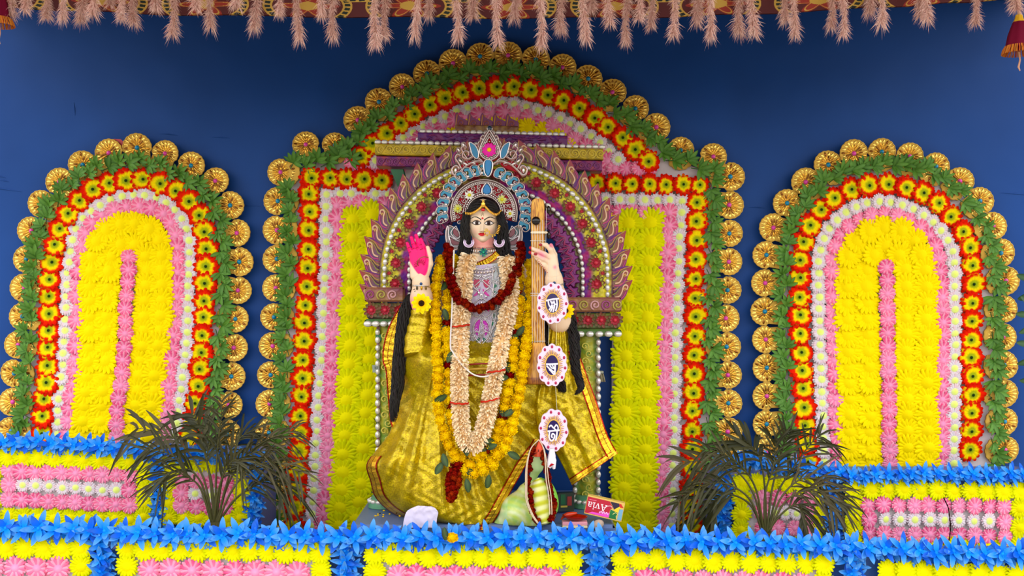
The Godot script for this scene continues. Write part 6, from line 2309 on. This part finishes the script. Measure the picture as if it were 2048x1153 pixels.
# ---------------------------------------------------------------- swan
func build_swan() -> void:
	var o = thing("swan_statue", P(1055, 1055, 0.82), "painted green and cream swan statue with orange beak raised beside the gold saree", "statue")
	var tone = func(p):
		var q = to_px(p)
		var c = K(206, 214, 150)
		var n = mottle(q, K(222, 226, 176), K(150, 190, 80), 0.03)
		c = c.lerp(n, 0.8)
		if q.y < 962 and q.x > 1058:
			c = K(206, 222, 156).lerp(K(110, 176, 110), clampf((q.y - 905 + (q.x - 1075) * 0.6) / 70.0, 0, 1) * 0.7)
		if q.y < 908:
			c = K(206, 222, 156)
		# ridged feathers
		if q.y > 965:
			var d = Vector2(q.x - 1010, q.y - 1070).length()
			c = c.lerp(K(196, 206, 60), 0.3 + 0.3 * sin(d * 0.5)) if q.x > 1015 else c.lerp(K(140, 200, 130), 0.3 + 0.2 * sin(d * 0.35))
		return c
	var z = 0.82
	var b = MB.new()
	nets(b, [
		[P(1066, 1030, z - 0.02), P(1036, 1022, z), 0.075, 0.072], [P(1036, 1022, z), P(1006, 1050, z - 0.02), 0.066, 0.04], [P(1064, 1030, z - 0.02), P(1050, 1055, z - 0.05), 0.08, 0.06],
		[P(1036, 1010, z - 0.02), P(1050, 982, z - 0.02), 0.05, 0.026], [P(1050, 982, z - 0.02), P(1066, 957, z + 0.01), 0.026, 0.014], [P(1066, 957, z + 0.01), P(1074, 934, z + 0.045), 0.014, 0.024], [P(1074, 934, z + 0.045), P(1076.5, 914, z + 0.05), 0.024, 0.026]], 0.006, 0.014, tone)
	for k in b.v.size():
		b.v[k].y = maxf(b.v[k].y, 0.767)
	part("body", b, M.paint, o)
	var bk = MB.new()
	var rows = []
	var cols = []
	for q in [[912, 1064, 1088, 0.03], [905, 1065, 1087.5, 0.028], [895, 1069, 1087, 0.02], [886, 1074, 1086, 0.013], [878, 1079, 1084, 0.006], [876, 1081, 1083, 0.002]]:
		var line = []
		for k in 16:
			var a = TAU * k / 16
			line.append(P(lerpf(q[1], q[2], 0.5 + 0.5 * cos(a)), q[0], z + 0.055) + Vector3(0, 0, sin(a) * q[3]))
		rows.append(line)
		cols.append(K(236, 74, 14) if q[0] > 880 else K(200, 50, 10))
	bk.sheet(rows, cols, true)
	for s in [[1065, 911, 1071, 895, 1079, 878], [1064.5, 909, 1076, 906.5, 1087, 908]]:
		bk.tube(curve(s).map(func(q): return P(q.x, q.y, z + 0.08 - 0.0009 * maxf(0, 905 - q.y))), 0.0018, 5, K(50, 10, 10))
	bk.ball(P(1077, 902, z + 0.083), Vector3(0.0016, 0.006, 0.002), K(40, 8, 8), 6, 4)
	part("beak", bk, M.paint, o)
	var ey = MB.new()
	ey.ball(P(1082.5, 918, z + 0.079), Vector3(0.0055, 0.009, 0.004), K(20, 14, 14), 10, 6, Basis(Vector3.BACK, 0.3))
	ey.ball(P(1082, 915, z + 0.083), Vector3(0.0015, 0.0018, 0.001), K(250, 250, 240), 6, 4)
	for k in 4:
		ey.tube([P(1085 - k, 923 + 1.5 * k, z + 0.08), P(1087 - k, 925.5 + 1.6 * k, z + 0.076)], 0.0012, 4, K(20, 14, 14))
	part("eye", ey, M.gloss, o)
	# folded wing with raised feathers
	var wg = MB.new()
	var wl = curve([1072, 958, 1060, 972, 1056, 1000, 1060, 1030, 1074, 1050])
	var wr = curve([1082, 955, 1104, 968, 1116, 995, 1116, 1020, 1104, 1046])
	drape(wg, wl, wr, 40, 60, func(x, y, u, v): return z + 0.055 + 0.045 * sqrt(maxf(0.0, 1.0 - pow(2.0 * u - 1.0, 2.0))) + 0.006 * absf(sin(v * 19.0 + u * 1.6)) * (1.0 - u), z - 0.02, func(x, y, u, v): return K(206, 206, 40).lerp(K(236, 232, 190), clampf(0.5 + 0.8 * sin(v * 38.0 + u * 3.2), 0, 1) * (1.0 - u)).lerp(K(120, 190, 60), smoothstep(0.55, 0.95, u)))
	part("wing", wg, M.paint, o)
	# its own garland: red petals and loose cream threads
	var g = thing("swan_garland", P(1075, 1050, 0.93), "thin red petal garland with long cream threads draped over the swan's beak", "garland")
	for e in [[1066, 897, 1058, 930, 1058, 965, 1062, 1000, 1068, 1030, 1078, 1046], [1088, 905, 1093, 930, 1097, 960, 1103, 990, 1107, 1015, 1104, 1040]]:
		for q in along(curve(e), 6.5):
			for j in 2:
				var zz = 0.925 + R(-0.006, 0.006)
				put("petal_cluster", M.rosebud[rng.randi() % 3], M.petal, g, Transform3D(Basis.from_euler(Vector3(R(0, 6), R(0, 6), R(0, 6))) * Basis.from_scale(Vector3.ONE * R(4.0, 6.6) * S(zz)), P(q[0].x + R(-4, 4), q[0].y + R(-2, 2), zz)))
	var th = MB.new()
	for e in [[1078, 880, 1062, 898, 1055, 930, 1054, 965, 1055, 1000, 1066, 1030, 1078, 1048], [1078, 880, 1088, 900, 1092, 930, 1094, 960, 1099, 990, 1101, 1018, 1101, 1030]]:
		for k in 4:
			var dx = R(-3, 3)
			th.tube(curve(e).map(func(q): return P(q.x + dx * clampf((q.y - 890) / 60.0, 0, 1), q.y, 0.942 + 0.002 * k)), 0.0022, 5, K(214, 190, 160))
	part("threads", th, M.matte, g)
	var wc = thing("white_blossom", P(1101, 918, 0.93), "white crumpled blossom with a red tip hanging under the lowest medallion", "flower")
	var wm = MB.new()
	var wz = 0.93
	wm.tube([P(1104, 898, wz), P(1104, 912, wz), P(1102, 924, wz), P(1096, 934, wz)], [0.009, 0.016, 0.018, 0.014], 9, K(238, 226, 232))
	wm.tube([P(1104, 906, wz), P(1106, 922, wz + 0.01), P(1108, 938, wz)], [0.008, 0.014, 0.006], 8, K(240, 230, 236))
	part("petals", wm, M.matte, wc)
	var wr2 = MB.new()
	wr2.tube([P(1099, 934, wz + 0.016), P(1103, 930, wz + 0.02), P(1109, 929, wz + 0.012)], [0.002, 0.005, 0.002], 6, K(170, 14, 26))
	part("red_tip", wr2, M.matte, wc)

# ---------------------------------------------------------------- potted palms
func frond(mb: MB, path: Array, z0: float, z1: float, start: float, length: float, pairs: int, droop: float, col: Color) -> void:
	var n = path.size()
	var pts = []
	var rr = []
	for k in n:
		var t = k / float(n - 1)
		pts.append(P(path[k].x, path[k].y, lerpf(z0, z1, t)))
		rr.append(lerpf(0.0055, 0.0014, t))
	mb.tube(pts, rr, 6, K(86, 82, 40).lerp(col, 0.4))
	for k in pairs:
		var t = lerpf(start, 0.98, (k + 0.5) / pairs)
		var f = t * (n - 1)
		var i0: int = mini(int(f), n - 2)
		var p: Vector3 = pts[i0].lerp(pts[i0 + 1], f - i0)
		var tn: Vector3 = (pts[i0 + 1] - pts[i0]).normalized()
		var up = Vector3(0, 0.35, 1).normalized()
		var sd = tn.cross(up).normalized()
		for s in [-1.0, 1.0]:
			var len: float = length * (0.5 + 0.6 * sin(PI * clampf(0.12 + 0.8 * (t - start) / (1.0 - start), 0, 1))) * R(0.85, 1.15)
			var d: Vector3 = (tn * R(0.6, 1.2) + sd * s * R(0.3, 0.95) + Vector3(0, R(-0.2, 0.2), R(-0.3, 0.5))).normalized()
			var wv: Vector3 = d.cross(Vector3(R(-0.5, 0.5), R(-0.5, 0.5), 1)).normalized()
			var rows = []
			var dr: float = R(0.2, 1.9)
			for e in [0.0, 0.2, 0.5, 0.8, 1.0]:
				var w: float = (0.0055 if pairs > 10 else 0.009) * pow(sin(PI * clampf(0.1 + 0.88 * e, 0, 1)), 0.7)
				var c: Vector3 = p + d * len * e + Vector3(0, -droop * dr * len * e * e, 0)
				rows.append([c - wv * w + Vector3(0, 0, 0.003), c, c + wv * w + Vector3(0, 0, 0.003)])
			var g = col.lerp(K(86, 78, 40), R(0, 0.6)).lerp(K(24, 34, 12), R(0, 0.6))
			mb.sheet(rows, rows.map(func(_r): return g))

func build_plants() -> void:
	var green = K(46, 48, 16)
	var brown = K(104, 86, 58)
	var sets = [
		["bushy dark areca palm in front of the left steps", 425, 1050, 0.74, [
			[425, 1045, 408, 960, 372, 900, 330, 868, 268, 856], [424, 1045, 404, 970, 370, 930, 330, 905, 286, 900], [422, 1045, 402, 980, 376, 955, 340, 945, 318, 970],
			[428, 1045, 420, 960, 408, 900, 396, 850, 384, 826], [430, 1045, 432, 960, 436, 890, 442, 840, 444, 800], [432, 1045, 444, 960, 462, 900, 488, 870, 510, 862],
			[434, 1045, 456, 970, 494, 910, 540, 878, 592, 862], [436, 1045, 462, 985, 500, 940, 548, 925, 604, 948], [438, 1045, 470, 1000, 510, 972, 545, 960, 580, 985], [430, 1045, 424, 970, 414, 920, 420, 880, 410, 850], [436, 1045, 450, 980, 470, 930, 510, 905, 556, 902], [428, 1045, 436, 985, 452, 940, 470, 920, 486, 930]], 426],
		["bushy dark areca palm in front of the right steps", 1530, 1070, 0.74, [
			[1526, 1066, 1508, 990, 1470, 940, 1420, 922, 1356, 928], [1524, 1066, 1500, 1000, 1450, 968, 1400, 975, 1352, 1010], [1528, 1066, 1512, 980, 1484, 935, 1450, 910, 1405, 898],
			[1532, 1066, 1530, 980, 1520, 920, 1500, 890, 1480, 880], [1534, 1066, 1544, 980, 1560, 920, 1570, 880, 1580, 862], [1536, 1066, 1554, 990, 1584, 940, 1620, 890, 1640, 872],
			[1538, 1066, 1560, 1000, 1600, 960, 1640, 962, 1690, 1000], [1538, 1066, 1566, 1010, 1600, 985, 1640, 985, 1672, 1008], [1530, 1066, 1530, 990, 1545, 940, 1550, 905, 1548, 880], [1528, 1066, 1500, 1010, 1460, 990, 1430, 1000, 1406, 1030], [1534, 1066, 1562, 1030, 1590, 1010, 1604, 1020, 1612, 1050]], 1532]]
	for s in sets:
		var z: float = s[3]
		var ground = 0.0
		var base = P(s[1], s[2], z)
		base.y = ground
		var o = thing("potted_palm", base, s[0], "plant")
		var pot = MB.new()
		var prof = [[0.0, 0.0], [0.075, 0.0], [0.095, 0.16], [0.105, 0.17], [0.105, 0.2], [0.09, 0.2], [0.08, 0.17], [0.0, 0.17]]
		var rows = []
		for q in prof:
			var line = []
			for k in 24:
				line.append(base + Vector3(cos(TAU * k / 24) * q[0], q[1], sin(TAU * k / 24) * q[0] * 0.9))
			rows.append(line)
		pot.sheet(rows, rows.map(func(_r): return K(120, 66, 44)), true)
		part("pot", pot, M.matte, o)
		var k = 0
		for f in s[4]:
			var mb = MB.new()
			var z1: float = z + [-0.06, 0.06, 0.1, -0.08, 0.0, -0.05, 0.04, 0.09, 0.03][k % 9]
			var foot = base + Vector3(R(-0.04, 0.04), 0.17, R(-0.03, 0.03))
			var top = P(f[0], f[1], z)
			mb.tube([foot, foot.lerp(top, 0.5) + Vector3(R(-1, 1), 0, R(-1, 1)) * 0.012, top], 0.006, 6, K(84, 76, 36))
			var long: bool = k in [0, 3, 9]
			frond(mb, curve(f), z, z1, 0.36 if not long else 0.45, R(0.13, 0.17) if not long else 0.18, 12 if not long else 9, 0.45, green.lerp(brown, 0.65 if k in [6, 7, 0] else R(0, 0.25)))
			part("frond", mb, M.leaf, o)
			k += 1
	# leaves of another plant cut by the right edge of the picture
	var sp = thing("leafy_spray", P(2046, 640, 0.2), "dark green leaves reaching in at the right edge beside the right flower arch", "plant")
	var zz = 0.2
	var st = MB.new()
	st.tube(curve([2066, 950, 2058, 800, 2056, 700, 2058, 600, 2054, 540]).map(func(q): return P(q.x, q.y, zz)), 0.006, 6, K(50, 70, 40))
	var fb = P(2066, 950, zz)
	st.tube([fb, Vector3(fb.x, 1.0, zz)], 0.007, 6, K(50, 70, 40))
	part("stem", st, M.leaf, sp)
	var lm = leaf_mesh(K(26, 66, 40))
	for q in [[2050, 560, 1.2], [2052, 590, 1.9], [2048, 630, 1.5], [2050, 655, 2.0], [2048, 690, 1.4], [2052, 720, 1.9], [2050, 610, 0.9], [2056, 760, 1.6], [2062, 545, 0.4]]:
		put("leaf", lm, M.leaf, sp, Transform3D(facing(q[2], Vector2(R(-0.3, 0.3), R(-0.3, 0.3)), 26 * S(zz)), P(q[0] + 8, q[1], zz + R(0, 0.03))))

# ---------------------------------------------------------------- small things
func build_small_things() -> void:
	# crumpled paper at the hem
	var pz = 0.88
	var pp = MB.new()
	var rows = []
	grain.frequency = 1.0
	var l = curve([836, 1012, 815, 1022, 808, 1040, 806, 1056])
	var r = curve([866, 1014, 876, 1024, 874, 1038, 872, 1056])
	for j in 13:
		var line = []
		for k in 17:
			var q: Vector2 = (at_u(l, j / 12.0) as Vector2).lerp(at_u(r, j / 12.0), k / 16.0)
			line.append(P(q.x, q.y, pz) + Vector3(0, 0, 0.012 * absf(grain.get_noise_2d(q.x * 0.05, q.y * 0.05)) + 0.004 * absf(k / 8.0 - 1.1) - 0.004 * pow(k / 8.0 - 1.0, 2.0)))
		rows.append(line)
	for j in range(12, -1, -1):
		rows.append(rows[j].map(func(p): return p - Vector3(0, 0, 0.002)))
	pp.sheet(rows, rows.map(func(_r): return K(216, 204, 226)))
	tag(part("paper", pp, M.matte, self), "crumpled pale lilac paper lying on the hem of the gold saree", "paper")
	# printed carton leaning upside down, red with a white written name
	var bz = 0.84
	var s = S(bz)
	var c = P(1209, 1018, bz)
	var o = thing("carton", c, "small red printed carton leaning upside down by the right pillar", "box")
	var turn = Basis(Vector3.BACK, -0.21) * Basis(Vector3.UP, -0.1)
	var w = 76.0 * s
	var h = 38.0 * s
	var bx = MB.new()
	bx.box(c - turn * Vector3(0, 0, 0.02), Vector3(w, h, 0.04), K(222, 180, 90), turn, 0.0015)
	part("box", bx, M.satin, o)
	var lay = func(called: String, poly: Array, zoff: float, col: Color, m: Material):
		var mb = MB.new()
		var pv = PackedVector2Array()
		for k in range(0, poly.size(), 2):
			pv.append(Vector2(poly[k] * w / 2, poly[k + 1] * h / 2))
		if Geometry2D.is_polygon_clockwise(pv):
			pv.reverse()
		mb.slab(pv, 0.0004, col, turn, c + turn * Vector3(0, 0, zoff))
		part(called, mb, m, o)
	lay.call("red_print", [-0.97, -0.86, 0.3, -0.86, 0.3, 0.0, 0.42, 0.3, 0.2, 0.86, -0.97, 0.86], 0.0002, K(186, 12, 44), M.satin)
	lay.call("dark_print", [0.22, 0.86, 0.44, 0.3, 0.5, 0.1, 0.8, 0.5, 0.7, 0.86], 0.0002, K(36, 20, 50), M.satin)
	lay.call("yellow_print", [0.5, 0.12, 0.78, 0.62, 0.86, 0.5, 0.74, -0.1, 0.55, -0.1], 0.0003, K(246, 206, 40), M.satin)
	lay.call("green_print", [0.32, 0.05, 0.7, -0.12, 0.72, -0.86, 0.32, -0.86], 0.0003, K(14, 110, 50), M.satin)
	lay.call("blue_print", [0.76, 0.3, 0.97, 0.3, 0.97, -0.86, 0.76, -0.86], 0.0003, K(120, 170, 196), M.satin)
	lay.call("pink_print", [-0.6, -0.62, -0.1, -0.6, 0.3, -0.3, 0.3, -0.84, -0.8, -0.84], 0.0004, K(236, 70, 190), M.satin)
	lay.call("red_corner", [0.8, 0.86, 0.97, 0.5, 0.78, 0.45, 0.7, 0.8], 0.0004, K(206, 30, 20), M.satin)
	var tm = TextMesh.new()
	tm.text = "Avia"
	var font = SystemFont.new()
	font.font_names = PackedStringArray(["Droid Serif"])
	font.font_italic = true
	tm.font = font
	tm.font_size = 32
	tm.pixel_size = 0.00118
	tm.depth = 0.0008
	put("lettering", tm, flat_mat(Color(0.98, 0.94, 0.95)), o, Transform3D(turn * Basis(Vector3.BACK, PI), c + turn * Vector3(-w * 0.2, h * 0.03, 0.0009)))
	var sw = MB.new()
	sw.tube([Vector3(0.05, 0.0, 0), Vector3(0.12, 0.2, 0), Vector3(0.3, 0.32, 0), Vector3(0.4, 0.2, 0)].map(func(q): return c + turn * Vector3((q.x - 0.02) * w * 0.5, q.y * h * 0.5 + 0.004, 0.0009)), 0.0012, 5, K(250, 240, 242))
	sw.tube([Vector3(0.48, -0.4, 0), Vector3(0.6, -0.15, 0), Vector3(0.74, -0.3, 0), Vector3(0.68, -0.5, 0), Vector3(0.72, -0.8, 0)].map(func(q): return c + turn * Vector3(q.x * w * 0.5, q.y * h * 0.5, 0.0009)), 0.0016, 5, K(246, 226, 130))
	for k in 7:
		sw.ball(c + turn * Vector3((-0.2 + 0.07 * k) * w * 0.5, (-0.5 + 0.1 * (k % 2)) * h * 0.5, 0.0007), Vector3(0.004, 0.004, 0.001), K(250, 170, 220), 6, 4)
	sw.box(c + turn * Vector3(-w * 0.34, h * 0.3, 0.0008), Vector3(0.03, 0.002, 0.0006), K(240, 130, 160), turn)
	part("printed_ornament", sw, M.satin, o)
	# stone under the carton
	var stn = MB.new()
	stn.ball(P(1196, 1050, 0.86), Vector3(0.026, 0.02, 0.022), K(186, 160, 140), 8, 6, Basis(Vector3.BACK, 0.4))
	tag(part("stone", stn, M.matte, self), "small pinkish stone under the lower edge of the red carton", "stone")
	# little pink box with a red saucer on top
	var q = thing("pink_box", P(1149, 1056, 0.86), "small pink and cream box in front of the right pillar", "box")
	var b1 = MB.new()
	b1.box(P(1149, 1052, 0.86), Vector3(0.104, 0.012, 0.05), K(232, 212, 160), Basis.IDENTITY, 0.002)
	b1.box(P(1149, 1046, 0.86), Vector3(0.104, 0.014, 0.05), K(226, 150, 160), Basis.IDENTITY, 0.002)
	part("box", b1, M.satin, q)
	var u = thing("red_saucer", P(1150, 1041, 0.86), "shiny red clay saucer tipped on the small pink box", "saucer")
	var sb = MB.new()
	var prof = [[0.0, 0.0], [0.03, 0.001], [0.05, 0.012], [0.053, 0.018], [0.05, 0.017], [0.03, 0.007], [0.0, 0.005]]
	var rr = []
	for e in prof:
		var line = []
		for k in 28:
			line.append(P(1150, 1040.5, 0.86) + Vector3(cos(TAU * k / 28) * e[0], e[1] + cos(TAU * k / 28) * e[0] * -0.06, sin(TAU * k / 28) * e[0] * 0.6))
		rr.append(line)
	sb.sheet(rr, rr.map(func(_r): return K(150, 14, 8)), true)
	part("dish", sb, M.gloss, u)
	var lid = MB.new()
	lid.tube(curve([1122, 1040, 1130, 1032, 1142, 1029, 1154, 1027]).map(func(e): return P(e.x, e.y, 0.845)), [0.002] + range(24).map(func(k): return 0.008 * sin(PI * clampf(k / 24.0, 0.05, 0.95)) + 0.002), 8, K(196, 50, 20))
	part("lid", lid, M.gloss, u)
	# dark green printed carton in the shade behind
	var dk = thing("green_carton", P(1128, 1022, 0.62), "dark green printed carton standing in the shadow behind the swan", "box")
	var db = MB.new()
	db.box(P(1130, 1004, 0.62), Vector3(0.075, 0.082, 0.03), K(40, 52, 40), Basis(Vector3.UP, 0.2), 0.002)
	part("box", db, M.satin, dk)
	var dp = MB.new()
	dp.box(P(1126, 1000, 0.638), Vector3(0.022, 0.045, 0.002), K(16, 90, 50), Basis(Vector3.UP, 0.2), 0.0005)
	dp.box(P(1139, 1003, 0.632), Vector3(0.02, 0.04, 0.002), K(150, 44, 40), Basis(Vector3.UP, 0.2), 0.0005)
	dp.box(P(1128, 1014, 0.638), Vector3(0.03, 0.008, 0.002), K(190, 170, 60), Basis(Vector3.UP, 0.2), 0.0005)
	part("print", dp, M.satin, dk)
	# crumbs of petals on the dais
	var cr = MB.new()
	for k in 26:
		var x = R(-0.58, -0.36)
		var z = R(0.6, 0.82)
		cr.ball(Vector3(x, 0.783, z), Vector3(R(0.003, 0.007), 0.003, R(0.003, 0.006)), K(214, 170, 20).lerp(K(60, 40, 20), 1.0 if k % 6 == 0 else 0.0), 6, 4, Basis(Vector3.UP, R(0, 3)))
	var crumbs = part("petal_crumbs", cr, M.matte, self)
	tag(crumbs, "yellow petal crumbs scattered on the blue dais by the left pillar", "petals")
	crumbs.set_meta("kind", "stuff")
	# a fallen marigold and leaf on the front border
	var fm = thing("fallen_marigold", P(903, 1078, 1.03), "fallen marigold with a dark leaf on the front blue flower border", "flower")
	put("blossom", M.marigold[0], M.petal, fm, Transform3D(Basis.from_scale(Vector3(13, 10, 9) * S(1.03)), P(904, 1076, 1.03)))
	put("leaf", M.leaflet[1], M.leaf, fm, Transform3D(facing(0.1, Vector2(0.2, -0.2), 26 * S(1.03)), P(891, 1082, 1.035)))
	# tag and brush by the pillars
	var tg = thing("paper_tag", P(753, 738, 0.5), "small grey paper tag with dark writing beside the left pillar", "tag")
	var tb = MB.new()
	tb.box(P(752, 738, 0.5), Vector3(0.032, 0.034, 0.002), K(150, 156, 140), Basis(Vector3.BACK, 0.06), 0.0006)
	part("card", tb, M.matte, tg)
	var tt = TextMesh.new()
	tt.text = "RF"
	tt.font = font
	tt.font_size = 24
	tt.pixel_size = 0.0006
	tt.depth = 0.0006
	put("lettering", tt, flat_mat(Color(0.08, 0.08, 0.1)), tg, Transform3D(Basis(Vector3.BACK, 0.06), P(753, 736, 0.5) + Vector3(0, 0, 0.0014)))
	var gt = MB.new()
	gt.box(P(757, 676, 0.49), Vector3(0.026, 0.03, 0.004), K(30, 110, 70), Basis(Vector3.BACK, 0.1), 0.001)
	tag(part("green_tab", gt, M.satin, self), "green paper tab stuck to the beads of the left pillar", "tag")
	var br = thing("brush", P(1204, 764, 0.47), "small pale bristle brush wedged behind the beads of the right pillar", "brush")
	var bh = MB.new()
	bh.box(P(1203, 745, 0.47), Vector3(0.018, 0.012, 0.012), K(150, 150, 130), Basis(Vector3.BACK, -0.1), 0.002)
	part("ferrule", bh, M.satin, br)
	var bb = MB.new()
	for k in 34:
		var x = R(-5.5, 5.5)
		bb.tube([P(1203 + x * 0.7, 748, 0.47 + R(-0.006, 0.006)), P(1204.5 + x * 1.1, 764 + R(-2, 1), 0.47 + R(-0.008, 0.008))], 0.0011, 4, K(170, 160, 124).lerp(K(120, 110, 90), R(0, 1)))
	part("bristles", bb, M.matte, br, true)
	# dark split running down the far right block
	var tw = MB.new()
	tw.tube(curve([1887, 996, 1892, 1006, 1897, 1018, 1899, 1036, 1901, 1052, 1900, 1068, 1898, 1082]).map(func(e): return P(e.x, e.y, 0.552)), [0.001] + range(48).map(func(k): return 0.0026 + 0.0006 * sin(k * 1.3)), 6, K(34, 10, 12))
	tag(part("dark_twig", tw, M.matte, self), "thin dark twig lying down the long pink block at right", "twig")

func flat_mat(c: Color) -> StandardMaterial3D:
	var m = StandardMaterial3D.new()
	m.albedo_color = c
	m.roughness = 0.5
	return m
